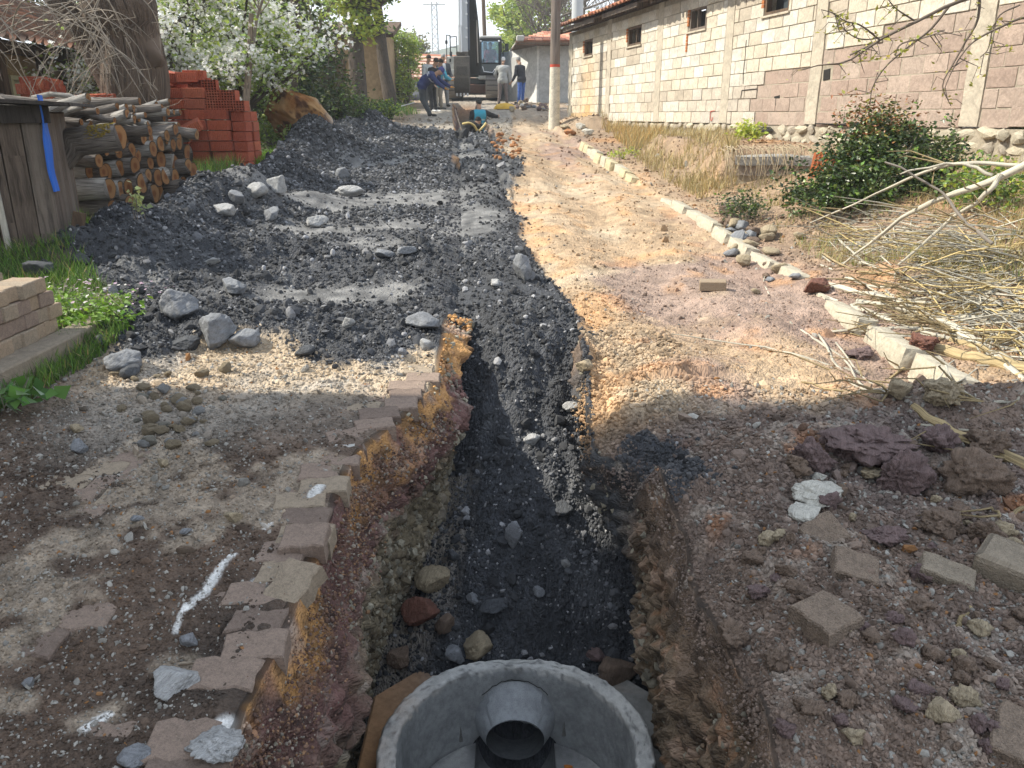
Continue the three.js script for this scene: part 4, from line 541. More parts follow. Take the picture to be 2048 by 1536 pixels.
{
  const gy = 0.73, cols = [[-5.24, 9, 0], [-4.94, 9, 1], [-4.63, 9, 0], [-4.34, 9, 0], [-4.04, 7, 0]];
  cols.forEach(([x, n], ci) => { for (let r = 0; r < 4; r++) for (let k = 0; k < n - (r === 3 ? 1 : 0) + (ci === 3 && r === 1 ? 1 : 0); k++) { if (r > 1 && k < n - 3) continue; if (r > 0 && k < n - 3 && ci !== 4) continue; const lean = ci === 2 ? 0.012 * k : 0; brick(x + rr(-0.012, 0.012) + lean * 0.3 - (ci === 3 ? 0.0 : 0), gy + BH * (k + 0.5) + 0.004 * k, -11.65 - r * 0.2 - lean + rr(-0.03, 0.03), rr(-0.07, 0.07) + (ci === 1 && k > 6 ? 0.12 : 0), false, 'hollow brick of the tall stack, ' + nth(k) + ' course, ' + nth(ci) + ' column' + (r ? ', ' + nth(r) + ' row behind the front' : ' from the left')); } });
  for (let k = 0; k < 7; k++) { for (const b of [0, 1]) brick(-3.79 + rr(-0.012, 0.012), gy + BH * (k + 0.5), -11.8 - b * 0.32, Math.PI / 2 + rr(-0.03, 0.03), false, 'brick laid end on at the right of the tall stack, ' + nth(k) + ' course up, ' + (b ? 'rear' : 'front')); }
  const ht = 'hollow clay brick turned to show its open cells, on top of the stack';
  brick(-4.15, gy + BH * 7.52, -11.72, 0.03, true, ht); brick(-3.96, gy + BH * 7.52, -11.73, 0, true, ht); brick(-3.77, gy + BH * 7.52, -11.74, 0.06, true, ht); brick(-4.08, gy + BH * 8.52, -11.76, -0.05, true, ht); brick(-3.89, gy + BH * 8.52, -11.74, 0.1, true, ht); brick(-4.17, gy + BH * 9.52, -11.8, 0.2, true, ht); 
  for (let i = 0; i < 9; i++) brick(rr(-5.4, -4.4), gy + BH * 9.45 + rr(0, 0.12), -11.7 - rr(0, 0.5), rr(-0.6, 0.6), false, 'orange hollow clay brick tipped askew on top of the tall stack', rr(-0.25, 0.25), rr(-0.3, 0.3));
  brick(-4.37, gy + BH * 10.45, -11.8, 0.1, false, 'single orange brick standing highest on the tall stack');
  for (let i = 0; i < 5; i++) brick(-4.84 + i * 0.12, gy + BH * (2 + i) * 0.9, -11.42, rr(-0.5, 0.5), i % 2 > 0, 'broken orange brick leaning against the tall stack', 0.3, rr(-0.4, 0.4));
  // second, lower pile behind the shed
  for (let i = 0; i < 11; i++) for (let k = 0; k < 2; k++) { const u = i / 10, p = at(mix(112, 212, u), 199 - k * 8 - 6 * u, 10.6 + 0.5 * rnd()); brick(p.x, p.y - 0.07 - 0.14 * (1 - k), p.z - k * 0.2, rr(-0.2, 0.2), false, 'orange brick tipped forward in the upper rows of the low sunlit pile behind the shed', rr(-0.1, 0.1), 0.06 + rr(-0.08, 0.08), 'bricks of the low pile'); }
  for (const [x, y] of [[68, 164], [78, 166], [92, 168], [100, 170], [60, 178], [82, 180], [104, 181], [70, 190], [96, 192]]) { const p = at(x, y, 11.2); brick(p.x, p.y, p.z, rr(-0.3, 0.3), false, 'orange brick stacked highest in the low pile behind the shed', 0, rr(-0.05, 0.05), 'bricks of the low pile'); }
  for (let i = 0; i < 13; i++) { const u = (i % 13) / 12, p = at(mix(55, 215, u), 214, 10.9 + 0.3 * (i > 12)); brick(p.x, p.y - 0.1, p.z, rr(-0.1, 0.1), false, 'orange brick at the bottom of the low pile behind the shed', 0, 0, 'bricks of the low pile'); }
}
// ---------------------------------------------------------------- stack of paving blocks at the left edge
{
  const P0 = groundAt(-60, 815), P1 = groundAt(132, 690), dir = P1.clone().sub(P0); dir.y = 0; const L = dir.length(); dir.normalize(); const yaw = Math.atan2(-dir.z, dir.x), nrm = V(dir.z, 0, -dir.x), PM = [M.paver, M.paverPale, mat('paverTan', [0.40, 0.305, 0.215], { map: rep(T.grainC, 6), bumpMap: rep(T.grainB, 8), bumpScale: 0.004 })];
  mat('kerbOld', [0.30, 0.25, 0.19], { map: rep(T.concC, 2), bumpMap: rep(T.concB, 3), bumpScale: 0.008 });
  const base = Math.max(P0.y, P1.y) - 0.02;
  { const e = single('kerb_slab', boxUV(rb(L + 0.55, 0.2, 0.16, 0.015)), M.kerbOld, 'old concrete edging slab half hidden under the paving block stack', 'kerb', [(P0.x + P1.x) / 2 + dir.x * 0.2 - nrm.x * 0.06, base + 0.02, (P0.z + P1.z) / 2 + dir.z * 0.2 - nrm.z * 0.06], [0, yaw, 0]); }
  const names = ['bottom', 'second', 'third', 'top'];
  for (let row = 0; row < 4; row++) for (let i = 0; i < 8; i++) { const s = 0.1 + i * 0.118 + (row % 2) * 0.058; if (s > L - 0.02 * row) continue; const p = P0.clone().addScaledVector(dir, s).addScaledVector(nrm, 0.1 + 0.012 * gauss()); single('paving_block', PAV[i % 2], pick(PM), 'tan paving block, ' + names[row] + ' course of the stack by the grass, ' + nth(i) + ' from near end', 'paving block', [p.x, base + 0.195 + row * 0.083 + 0.002 * gauss(), p.z], [0.02 * gauss(), yaw + Math.PI / 2 + 0.07 * gauss(), 0.02 * gauss()], 'stacked paving blocks'); }
  for (let row = 0; row < 4; row++) for (let i = 0; i < 6; i++) { const p = P0.clone().addScaledVector(dir, L - 0.02 - i * 0.2 ).addScaledVector(nrm, 0.42 + 0.03 * i); single('paving_block', PAV[i % 2], pick(PM), 'tan paving block in the rear arm of the stack, ' + names[row] + ' course, ' + nth(i) + ' in', 'paving block', [p.x, base + 0.195 + row * 0.083, p.z], [0, yaw + 0.05 * gauss() - 0.25, 0], 'stacked paving blocks'); }
}
// ---------------------------------------------------------------- plants
const leafGeo = (() => { const g = new THREE.BufferGeometry(); g.setAttribute('position', new THREE.Float32BufferAttribute([0, 0, 0, 0.5, 0.06, 0.32, 0, 0, 1, -0.5, 0.06, 0.32, 0, -0.03, 0.45], 3)); g.setIndex([0, 1, 4, 1, 2, 4, 2, 3, 4, 3, 0, 4]); g.setAttribute('uv', new THREE.Float32BufferAttribute(new Float32Array(10), 2)); g.computeVertexNormals(); return g; })();
const bladeGeo = (() => { const g = new THREE.BufferGeometry(); g.setAttribute('position', new THREE.Float32BufferAttribute([-0.5, 0, 0, 0.5, 0, 0, -0.35, 0.5, 0.1, 0.35, 0.5, 0.1, 0, 1, 0.42], 3)); g.setIndex([0, 1, 2, 1, 3, 2, 2, 3, 4]); g.setAttribute('uv', new THREE.Float32BufferAttribute(new Float32Array(10), 2)); g.computeVertexNormals(); return g; })();
const flowerGeo = (() => { const l = []; for (let k = 0; k < 5; k++) { const g = new THREE.BufferGeometry(), a = k * 1.2566, b = a + 0.55, c = a - 0.55; g.setAttribute('position', new THREE.Float32BufferAttribute([0, 0, 0, Math.cos(c) * 0.38, 0.08, Math.sin(c) * 0.38, Math.cos(a) * 0.55, 0.1, Math.sin(a) * 0.55, Math.cos(b) * 0.38, 0.08, Math.sin(b) * 0.38], 3)); g.setIndex([0, 2, 1, 0, 3, 2]); g.computeVertexNormals(); l.push(g); } return mg(l); })();
const leafMat = (name, o = {}) => { const m = new THREE.MeshPhysicalMaterial({ roughness: 0.7, transmission: 0.0, thickness: 0, side: THREE.DoubleSide, ...o }); m.name = name; return (M[name] = m); };
leafMat('leafM', { transmission: 0.45, roughness: 0.9 }); leafMat('glossLeaf', { roughness: 0.38 }); leafMat('petalM', { roughness: 0.9, transmission: 0.35 }); leafMat('grassM', { transmission: 0.3, roughness: 0.9 });
const LEAF = (x, y, z, s, w = 0.6) => M4(x, y, z, s * w, s, s, rr(-1.3, 1.3), rr(0, 6.28), rr(-1.2, 1.2));
const green = (r, g, b, v = 0.3) => { const q = rr(1 - v, 1 + v), h = rr(-0.12, 0.12); return C(r * q * (1 + h), g * q, b * q * (1 - h)); };
// branching woody frame: returns tubes and the twig points that carry leaves
function frame(base, dir, len, rad, o = {}) {
  const tubes = [], tips = [], lim = o.levels ?? 3;
  const grow = (p, d, L, r, lv) => {
    const n = lv === 0 ? 7 : 5, pts = [p.clone()], rs = [r]; let q = p.clone(), v = d.clone();
    for (let i = 1; i <= n; i++) { v.add(V(gauss(), gauss(), gauss()).multiplyScalar(o.wob ?? 0.16)).add(V(0, (o.lift ?? 0.03) - (lv > 0 ? (o.droop ?? 0) * i / n : 0), 0)).normalize(); q = q.clone().addScaledVector(v, L / n); pts.push(q); rs.push(r * mix(1, lv === lim ? 0.3 : 0.55, i / n)); if (lv >= lim - 1) tips.push([q, lv]); }
    tubes.push(tube(pts, rs, lv === 0 ? 10 : lv === 1 ? 6 : lv === 2 ? 5 : 3, lv < 2));
    if (lv < lim) { const kids = o.kids?.[lv] ?? 5; for (let k = 0; k < kids; k++) { const t = rr(lv === 0 ? (o.from ?? 0.4) : 0.2, 1), i = Math.min(n - 1, Math.floor(t * n)), at0 = pts[i].clone().lerp(pts[i + 1], t * n - i); const side = V(gauss(), gauss() * 0.5 + (o.up ?? 0.25), gauss()).normalize(), nd = v.clone().multiplyScalar(0.5).add(side.multiplyScalar(o.spread ?? 0.9)).normalize(); grow(at0, nd, L * rr(0.45, 0.75) * (o.shrink ?? 1), Math.max(0.004, rs[i] * rr(0.4, 0.6)), lv + 1); } }
  };
  grow(base, dir.clone().normalize(), len, rad, 0); return { tubes, tips };
}
mat('barkTree', [0.13, 0.10, 0.078], { map: T.barkC, bumpMap: T.barkB, bumpScale: 0.03 }); mat('twigM', [0.20, 0.17, 0.14]); mat('twigPale', [0.42, 0.38, 0.31]); mat('barkGrey', [0.22, 0.19, 0.165], { map: T.barkC });
function bushThing(name, label, cat, pos, blobs, n, size, colors, m = M.leafM, w = 0.6, stems = 10, group) { // blobs: [x, y, z, rx, ry, rz]
  const t = thing(name, label, cat, pos, 0, group), ms = [], cs = [], tw = []; let tot = 0; blobs.forEach((b) => tot += b[3] * b[4] * b[5]);
  for (const b of blobs) { const k = Math.round(n * b[3] * b[4] * b[5] / tot); for (let i = 0; i < k; i++) { const v = V(gauss(), gauss(), gauss()).normalize(), r = Math.pow(rnd(), 0.4) * (0.82 + 0.55 * vn(v.x * 3 + b[0], v.y * 3 + b[1], v.z * 3)); const x = b[0] + v.x * b[3] * r, y = b[1] + v.y * b[4] * r, z = b[2] + v.z * b[5] * r; if (fbm(x * 4.5, y * 4.5, z * 4.5, 2) < -0.22) continue; ms.push(LEAF(x, y, z, size * rr(0.6, 1.3), w)); const c = pick(colors); cs.push(green(...c)); }
    for (let i = 0; i < stems; i++) { const v = V(gauss(), Math.abs(gauss()), gauss()).normalize().multiplyScalar(rr(0.5, 1)); const a = V(b[0] * 0.6 + 0.08 * gauss(), Math.min(0.05, b[1]), b[2] * 0.6 + 0.08 * gauss()), c = V(b[0] + v.x * b[3], b[1] + v.y * b[4], b[2] + v.z * b[5]), mid = a.clone().lerp(c, 0.5).add(V(0.08 * gauss(), 0.1, 0.08 * gauss())); tw.push(tube([a, mid, c], [0.012, 0.008, 0.003].map((q) => q * clamp(1.5 * b[4], 0.2, 2)), 4, false)); } }
  if (tw.length) part('stem', mg(tw), M.twigM, t); scatter('foliage', leafGeo, m, ms, cs, t); return t;
}
function treeThing(name, label, base, dir, len, rad, o, leafN, leafS, colors, blossom = 0) {
  const t = thing(name, label, 'tree', [base.x, base.y, base.z]), { tubes, tips } = frame(V(0, -0.1, 0), dir, len, rad, o); part('trunk', mg(tubes.slice(0, 1)), o.bark ?? M.barkTree, t); part('branches', mg(tubes.slice(1)), o.twig ?? M.barkTree, t);
  if (leafN) { const ms = [], cs = [], fm = [], fc = []; for (let i = 0; i < leafN; i++) { const [q] = pick(tips), k = o.clump ?? 0.25, p = q.clone().add(V(gauss(), gauss(), gauss()).multiplyScalar(k)); if (blossom && rnd() < blossom * sst(-0.3, 0.2, fbm(q.x * 1.4, q.y * 1.4, q.z * 1.4, 2))) { for (let j = 0; j < 3; j++) { fm.push(M4(p.x + 0.04 * gauss(), p.y + 0.04 * gauss(), p.z + 0.04 * gauss(), leafS * rr(0.5, 0.8), leafS, leafS * rr(0.5, 0.8), rr(-1.2, 1.2), rr(0, 6.3), rr(-1.2, 1.2))); const w = rr(0.86, 0.95); fc.push(C(w, w, w * 0.96)); } } else { ms.push(LEAF(p.x, p.y, p.z, leafS * rr(0.6, 1.25), o.w ?? 0.6)); cs.push(green(...pick(colors))); } }
    scatter('crown', leafGeo, M.leafM, ms, cs, t); if (fm.length) scatter('blossom', flowerGeo, M.petalM, fm, fc, t); } return t;
}
const YG = [[0.42, 0.50, 0.06], [0.34, 0.43, 0.05], [0.5, 0.56, 0.09]], MG = [[0.13, 0.22, 0.035], [0.18, 0.27, 0.045], [0.09, 0.16, 0.03]], DG = [[0.045, 0.075, 0.022], [0.06, 0.095, 0.025], [0.035, 0.055, 0.02], [0.10, 0.12, 0.03]], SG = [[0.36, 0.47, 0.10], [0.27, 0.38, 0.07], [0.44, 0.52, 0.17]];

// old house behind the firewood
{
  const A = at(-190, 230, 10.2), B = at(236, 230, 16.0), L = Math.hypot(B.x - A.x, B.z - A.z), yaw = Math.atan2(-(B.z - A.z), B.x - A.x), h = thing('old_house', 'old ochre plastered house with a sagging tiled roof behind the firewood stack', 'house', [A.x, 0.65, A.z], yaw), H = 2.02;
  mat('ochre', [0.36, 0.26, 0.13], { map: rep(T.concC, 0.8), bumpMap: rep(T.concB, 1), bumpScale: 0.015 });
  part('wall', boxUV(mg([bx(L * 0.56, H, 0.3, L * 0.28, H / 2, -0.15), bx(L * 0.32, H, 0.3, L * 0.84, H / 2, -0.15), bx(L * 0.12, 0.45, 0.3, L * 0.62, H - 0.22, -0.15), bx(0.3, H, 5, L - 0.15, H / 2, -2.6), bx(0.3, H, 5, 0.15, H / 2, -2.6)])), M.ochre, h);
  part('doorway', bx(L * 0.12, H, 0.02, L * 0.62, H / 2 - 0.2, -0.31), M.void, h); part('back_wall', boxUV(bx(L, H, 0.3, L / 2, H / 2, -5.1)), M.ochre, h);
  for (const u of [0.2, 0.36, 0.56, 0.68, 0.9]) part('post', boxUV(rb(0.14, H, 0.12, 0.01, L * u, H / 2, 0.06)), M.darkWood, h);
  part('beam', boxUV(rb(L, 0.16, 0.14, 0.01, L / 2, H - 0.12, 0.08)), M.darkWood, h);
  { const w = part('window', boxUV(mg([bx(0.62, 0.06, 0.1, L * 0.45, 1.5, 0.02), bx(0.62, 0.06, 0.1, L * 0.45, 0.85, 0.02), bx(0.06, 0.6, 0.1, L * 0.45 - 0.28, 1.18, 0.02), bx(0.06, 0.6, 0.1, L * 0.45 + 0.28, 1.18, 0.02)])), mat('paleFrame', [0.5, 0.47, 0.3]), h); part('pane', bx(0.5, 0.6, 0.02, L * 0.45, 1.18, 0.0), mat('paleShutter', [0.42, 0.42, 0.3]), w); }
  const sl = 0.36; part('roof_deck', boxUV(bx(L + 1.2, 0.06, 3.7).rotateX(sl).translate(L / 2, H + 0.62, -1.1)), M.darkWood, h); part('roof_deck', boxUV(bx(L + 1.2, 0.06, 3.4).rotateX(-sl).translate(L / 2, H + 0.62, -4.2)), M.darkWood, h);
  const tg = (() => { const g = new THREE.CylinderGeometry(0.085, 0.1, 0.42, 7, 1, true, -Math.PI / 2, Math.PI).rotateX(Math.PI / 2).rotateZ(Math.PI); return boxUV(g); })(), TM = [mat('otA', [0.20, 0.12, 0.085], { side: 2 }), mat('otB', [0.27, 0.14, 0.09], { side: 2 }), mat('otC', [0.16, 0.11, 0.085], { side: 2 })];
  for (let r = 0; r < 9; r++) for (let i = 0; i < 31; i++) { const x = 1.0 + i * 0.21, z = 0.62 - r * 0.33; const o = part('roof_tile', tg, pick(TM), h); o.position.set(x + 0.02 * gauss(), H + 0.1 + (0.6 - z) * Math.tan(sl) - 0.06 * Math.sin(x * 0.9) + 0.015 * gauss(), z); o.rotation.set(sl + 0.06 * gauss(), 0.08 * gauss(), Math.PI + 0.1 * gauss()); }
}
// leaning old willow with bare hanging twigs
{
  const base = at(255, 205, 11.2); base.y = 0.68; const t = thing('old_tree', 'thick leaning old tree trunk with furrowed bark and bare hanging twigs', 'tree', [base.x, base.y, base.z]);
  const top = at(215, -60, 10.9).sub(base), mid = at(262, 90, 11.1).sub(base), P = new THREE.CatmullRomCurve3([V(0.05, -0.2, 0), V(0.03, 0.5, 0), mid, top.clone().lerp(mid, 0.4), top]).getPoints(40);
  const g = tube(P, P.map((p, i) => mix(0.37, 0.42, sst(0, 40, i)) + (i < 8 ? 0.05 * (1 - i / 8) : 0) + 0.03 * Math.sin(i * 0.5)), 44, false), p = g.attributes.position; for (let i = 0; i < p.count; i++) { const k = Math.floor(i / 45), c = P[k], dx = p.getX(i) - c.x, dz = p.getZ(i) - c.z, dy = p.getY(i) - c.y, a = Math.atan2(dz, dx), q = 1 + 0.14 * fbm(Math.cos(a) * 3.5, Math.sin(a) * 3.5, k * 0.06, 4) + 0.09 * Math.abs(fbm(Math.cos(a) * 11, Math.sin(a) * 11, k * 0.09, 2)); p.setXYZ(i, c.x + dx * q, c.y + dy * q, c.z + dz * q); } g.computeVertexNormals();
  part('trunk', g, mat('willow', [0.16, 0.115, 0.085], { map: rep(T.barkC, 0.5, 0.5), bumpMap: rep(T.barkB, 0.5, 0.5), bumpScale: 0.05 }), t);
  part('knot', rock(3, 12, 0.15, 0.55, 0.5, 0.4, true).translate(mid.x + 0.27, mid.y - 0.1, mid.z + 0.1), M.willow, t); { const P2 = [V(-0.02, 1.1, 0.05), V(-0.35, 1.9, 0.1), V(-0.8, 2.6, 0.2)]; part('limb', tube(P2, [0.2, 0.17, 0.14], 14, false), M.willow, t); }
  const tw = [], curls = (x0, y0, d0, n, spread) => { for (let i = 0; i < n; i++) { const s = at(x0 + rr(-spread, spread), y0 + rr(-40, 20), d0 + 0.5 * gauss()).sub(base), pts = [s]; let v = V(gauss() * 0.9 - 0.15, rr(-0.5, 0.3), gauss() * 0.4).normalize(), q = s.clone(), L = rr(0.5, 1.5); const curl = V(gauss() * 0.12, rr(-0.25, 0.02), gauss() * 0.1); for (let k = 0; k < 9; k++) { v.add(curl).add(V(gauss(), gauss(), gauss()).multiplyScalar(0.09)).normalize(); if (k > 6) v.y += 0.25; q = q.clone().addScaledVector(v, L / 9); pts.push(q); if (k > 1 && rnd() < 0.5) { const e = q.clone().add(V(gauss(), gauss() - 0.2, gauss() * 0.5).multiplyScalar(0.16)), e2 = e.clone().add(V(gauss(), gauss() - 0.2, gauss()).multiplyScalar(0.12)); tw.push(tube([q, e, e2], [0.0035, 0.0025, 0.0012], 3, false)); } } tw.push(tube(pts, pts.map((_, k) => mix(0.008, 0.002, k / 9)), 4, false)); } };
  curls(60, -10, 9.8, 20, 110); curls(170, 30, 10.2, 22, 60); curls(215, 90, 10.6, 16, 45); curls(20, 60, 9.6, 12, 60); curls(150, -20, 9.9, 12, 120); part('twigs', mg(tw), mat('twigL', [0.24, 0.205, 0.165]), t);
}
// pear in blossom, dark thicket, leaning trunks
{
  const b1 = at(372, 190, 14.2); b1.y = 0.9; treeThing('blossoming_pear_tree', 'pear tree covered in white blossom and fresh green leaves behind the brick stack', b1, V(0.02, 1, 0.05), 2.2, 0.09, { levels: 3, kids: [11, 8, 6], from: 0.25, spread: 1.15, up: 0.18, clump: 0.13, wob: 0.2 }, 8500, 0.085, SG, 0.66);
  const b2 = at(470, 190, 13.6); b2.y = 0.9; treeThing('blossoming_pear_tree', 'smaller pear with sparse blossom at the right end of the bricks', b2, V(0.05, 1, 0.0), 2.0, 0.07, { levels: 3, kids: [9, 7, 5], from: 0.35, spread: 1.1, up: 0.2, clump: 0.13, wob: 0.2 }, 5500, 0.085, SG, 0.5);
  const th = at(450, 200, 17.2); bushThing('ivy_thicket', 'dense dark thicket of ivy clad shrubs behind the blossoming trees', 'thicket', [th.x, 1.0, th.z], [[-1.8, 1.2, 0, 1.5, 1.6, 0.8], [-0.4, 1.5, -0.3, 1.4, 2.0, 0.9], [1.1, 1.3, 0, 1.3, 1.9, 0.8], [0.3, 3.2, -0.3, 1.9, 1.2, 0.9], [-2.6, 2.8, -0.5, 1.6, 1.4, 0.9]], 30000, 0.1, [...DG, ...DG, MG[0]], M.leafM, 0.75, 14);
  const t2 = at(650, 225, 19.0); bushThing('shrub', 'rounded dark green shrub with bare grey twigs beside the heap of black stone', 'shrub', [t2.x, 1.15, t2.z], [[-0.5, 0.7, 0, 1.1, 1.0, 0.7], [0.35, 0.6, 0.3, 0.85, 0.9, 0.7], [-0.9, 1.7, 0, 0.9, 1.2, 0.7], [-0.1, 1.9, -0.2, 0.8, 1.2, 0.6]], 17000, 0.075, [...DG, DG[3], MG[0]], M.leafM, 0.7, 30);
  const lt = at(618, 240, 15.6); lt.y = 0.95; const dirs = at(560, 60, 15.4).sub(lt); const lean = thing('leaning_tree', 'thin dark tree trunk leaning across the orange boulder', 'tree', [lt.x, lt.y, lt.z]); { const c = at(572, 225, 15.5).sub(lt), e = at(592, 130, 15.5).sub(lt), f = at(590, 20, 15.4).sub(lt), s = at(556, 262, 15.5).sub(lt); part('trunk', tube(new THREE.CatmullRomCurve3([s, c, e, f, f.clone().add(V(0.1, 1, 0))]).getPoints(14), 0.085, 10, false), M.barkTree, lean); const br = frame(e, V(0.6, 0.7, 0.1), 1.4, 0.03, { levels: 2, kids: [6, 5] }); part('branches', mg(br.tubes), M.twigM, lean); const ms = [], cs = []; for (let i = 0; i < 500; i++) { const [q] = pick(br.tips); ms.push(LEAF(q.x + 0.1 * gauss(), q.y + 0.1 * gauss(), q.z + 0.1 * gauss(), 0.07)); cs.push(green(...pick(SG))); } scatter('crown', leafGeo, M.leafM, ms, cs, lean); }
  const st = at(497, 235, 13.4), up = thing('slender_tree', 'slender pale brown trunk standing just right of the brick stack', 'tree', [st.x, 0.8, st.z]); part('trunk', tube([V(0, -0.1, 0), V(0.04, 0.5, 0), V(-0.02, 1.0, 0), V(0.08, 1.5, 0), V(0.2, 2.3, 0)], [0.075, 0.065, 0.06, 0.05, 0.035], 9, false), mat('trunkPale', [0.3, 0.24, 0.18], { map: T.barkC }), up); { const br = frame(V(0.08, 1.5, 0), V(0.1, 1, 0), 1.3, 0.03, { levels: 2, kids: [7, 5] }); part('branches', mg(br.tubes), M.twigM, up); }
  // leaning orange boulder
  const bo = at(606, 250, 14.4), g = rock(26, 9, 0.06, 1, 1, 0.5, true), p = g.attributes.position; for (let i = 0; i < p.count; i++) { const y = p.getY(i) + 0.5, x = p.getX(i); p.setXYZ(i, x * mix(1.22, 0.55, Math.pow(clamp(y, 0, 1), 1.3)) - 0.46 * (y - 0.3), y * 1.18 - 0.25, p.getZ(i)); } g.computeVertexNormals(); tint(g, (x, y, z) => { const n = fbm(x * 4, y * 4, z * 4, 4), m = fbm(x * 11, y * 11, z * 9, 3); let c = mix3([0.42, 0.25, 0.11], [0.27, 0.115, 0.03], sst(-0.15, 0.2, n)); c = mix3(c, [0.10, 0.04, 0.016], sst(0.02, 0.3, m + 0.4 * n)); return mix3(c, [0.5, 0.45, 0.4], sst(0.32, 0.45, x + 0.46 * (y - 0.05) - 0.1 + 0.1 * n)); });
  single('boulder', g, mat('boulderM', [1, 1, 1], { vertexColors: true, bumpMap: rep(T.grainB, 3), bumpScale: 0.02 }), 'big rust orange boulder leaning by the shrub at the end of the black heap', 'boulder', [bo.x - 0.06, bo.y - 0.2, bo.z], [0, 0.25, 0]); g.setAttribute('uv', new THREE.Float32BufferAttribute(new Float32Array(p.count * 2).map((_, i) => p.array[(i >> 1) * 3 + (i & 1)]), 2)); g.scale(1.25, 1.2, 1.2);
  const w1 = at(545, 305, 14.6); bushThing('weed_clump', 'light green weeds growing at the foot of the orange boulder', 'weeds', [w1.x, w1.y, w1.z], [[0, 0.3, 0, 0.5, 0.45, 0.4], [0.45, 0.35, 0.2, 0.35, 0.4, 0.3]], 1600, 0.06, [...SG, MG[1]], M.leafM, 0.7, 20);
}
// green tree beside the ochre wall, left of the road end
{
  const b = at(716, 185, 27); b.y = 1.7; treeThing('broadleaf_tree', 'tall broad tree with bright yellow green spring leaves left of the street', b, V(-0.1, 1, 0), 4.6, 0.3, { levels: 3, kids: [13, 8, 6], from: 0.42, spread: 0.85, up: 0.3, clump: 0.3, wob: 0.12, shrink: 0.72 }, 24000, 0.16, [...YG, ...YG, MG[1]]);
  const b2 = at(782, 190, 29); b2.y = 1.82; treeThing('broadleaf_tree', 'darker tree on the street edge with sparse leaves against the sky', b2, V(-0.12, 1, 0), 4.6, 0.24, { levels: 3, kids: [9, 7, 6], from: 0.5, spread: 0.85, up: 0.25, clump: 0.25, wob: 0.12, shrink: 0.66 }, 6500, 0.15, [...MG, ...MG, YG[1]]);
  const b3 = at(640, 190, 24); b3.y = 1.5; treeThing('broadleaf_tree', 'yellow green tree rising behind the thicket at the left', b3, V(-0.05, 1, 0), 4.4, 0.2, { levels: 3, kids: [12, 8, 6], from: 0.4, spread: 1.0, up: 0.35, clump: 0.34, wob: 0.16 }, 17000, 0.15, [...YG, YG[0], MG[1]]);
  const wl = at(735, 210, 30), wr = at(772, 210, 30), c = thing('ochre_cottage', 'ochre cottage wall half hidden by the trees left of the street', 'cottage', [wr.x, 1.75, wr.z], 0); part('wall', boxUV(mg([bx(3.2, 2.6, 0.3, -1.6, 1.3, -0.15), bx(0.3, 2.6, 4, -0.15, 1.3, -2.1)])), mat('ochreB', [0.45, 0.32, 0.19], { map: rep(T.concC, 0.6) }), c); part('door', boxUV(bx(0.8, 1.9, 0.08, -1.75, 0.95, 0.03)), M.darkWood, c); part('roof', boxUV(bx(4.2, 0.14, 2.4).rotateX(0.25).translate(-1.7, 2.8, -0.9)), M.darkWood, c); part('corner_post', boxUV(rb(0.18, 2.6, 0.16, 0.01, 0.02, 1.3, 0.02)), M.darkWood, c);
  const g1 = at(735, 215, 24.5); bushThing('low_shrub', 'low green undergrowth in front of the ochre cottage wall', 'shrub', [g1.x, 1.52, g1.z], [[-0.5, 0.35, 0, 0.7, 0.5, 0.5], [0.4, 0.25, 0.1, 0.6, 0.35, 0.5]], 5200, 0.075, [...MG, DG[1], YG[1]], M.leafM, 0.7, 10);
  const g2 = at(808, 180, 33); bushThing('pale_shrub', 'light green bush catching the sun beside the street end', 'shrub', [g2.x, 2.05, g2.z], [[0, 0.9, 0, 0.7, 1.0, 0.6], [0.3, 1.9, 0, 0.55, 0.9, 0.5], [-0.3, 2.4, 0, 0.5, 0.7, 0.5]], 5200, 0.11, [...SG, YG[0]], M.leafM, 0.6, 14);
  const g3 = at(830, 150, 62); treeThing('brown_tree', 'hazy brown half bare tree above the far red roof', V(g3.x, 3.8, g3.z), V(0, 1, 0), 2.1, 0.2, { levels: 3, kids: [11, 8, 6], from: 0.2, spread: 1.1, clump: 0.3, twig: M.barkGrey }, 3600, 0.22, [[0.16, 0.14, 0.07], [0.2, 0.2, 0.08]]);
}
// trees far right: hazy green and bare ones
{
  const a = at(1024, 150, 47); treeThing('far_tree', 'hazy fresh green tree behind the digger', V(a.x, 2.9, a.z), V(0.0, 1, 0), 4.4, 0.16, { levels: 3, kids: [12, 8, 6], from: 0.15, spread: 0.7, clump: 0.3, shrink: 0.62, twig: M.barkGrey, bark: M.barkGrey }, 9000, 0.2, [...SG, YG[0]]);
  const a2 = at(1062, 150, 44); treeThing('far_tree', 'half bare tree with the first leaves behind the pale cottage', V(a2.x, 2.8, a2.z), V(0.02, 1, 0), 4.9, 0.13, { levels: 3, kids: [15, 10, 8], from: 0.2, spread: 0.8, clump: 0.3, shrink: 0.7, twig: M.barkGrey, bark: M.barkGrey }, 2600, 0.17, [...SG]);
  const W = ['bare grey tree rising directly above the pale cottage roof', 'bare grey tree beside the thick grey pole', 'bare tree over the far end of the block building roof'];
  [[1125, 40], [1185, 42], [1260, 44]].forEach(([px, d], i) => { const q = at(px, 150, d); treeThing('bare_tree', W[i], V(q.x, 2.7, q.z), V(rr(-0.1, 0.1), 1, 0), 5.2, 0.13, { levels: 4, kids: [9, 7, 5, 4], from: 0.25, spread: 0.9, up: 0.4, twig: M.barkGrey, bark: M.barkGrey, wob: 0.14 }, 0); });
}
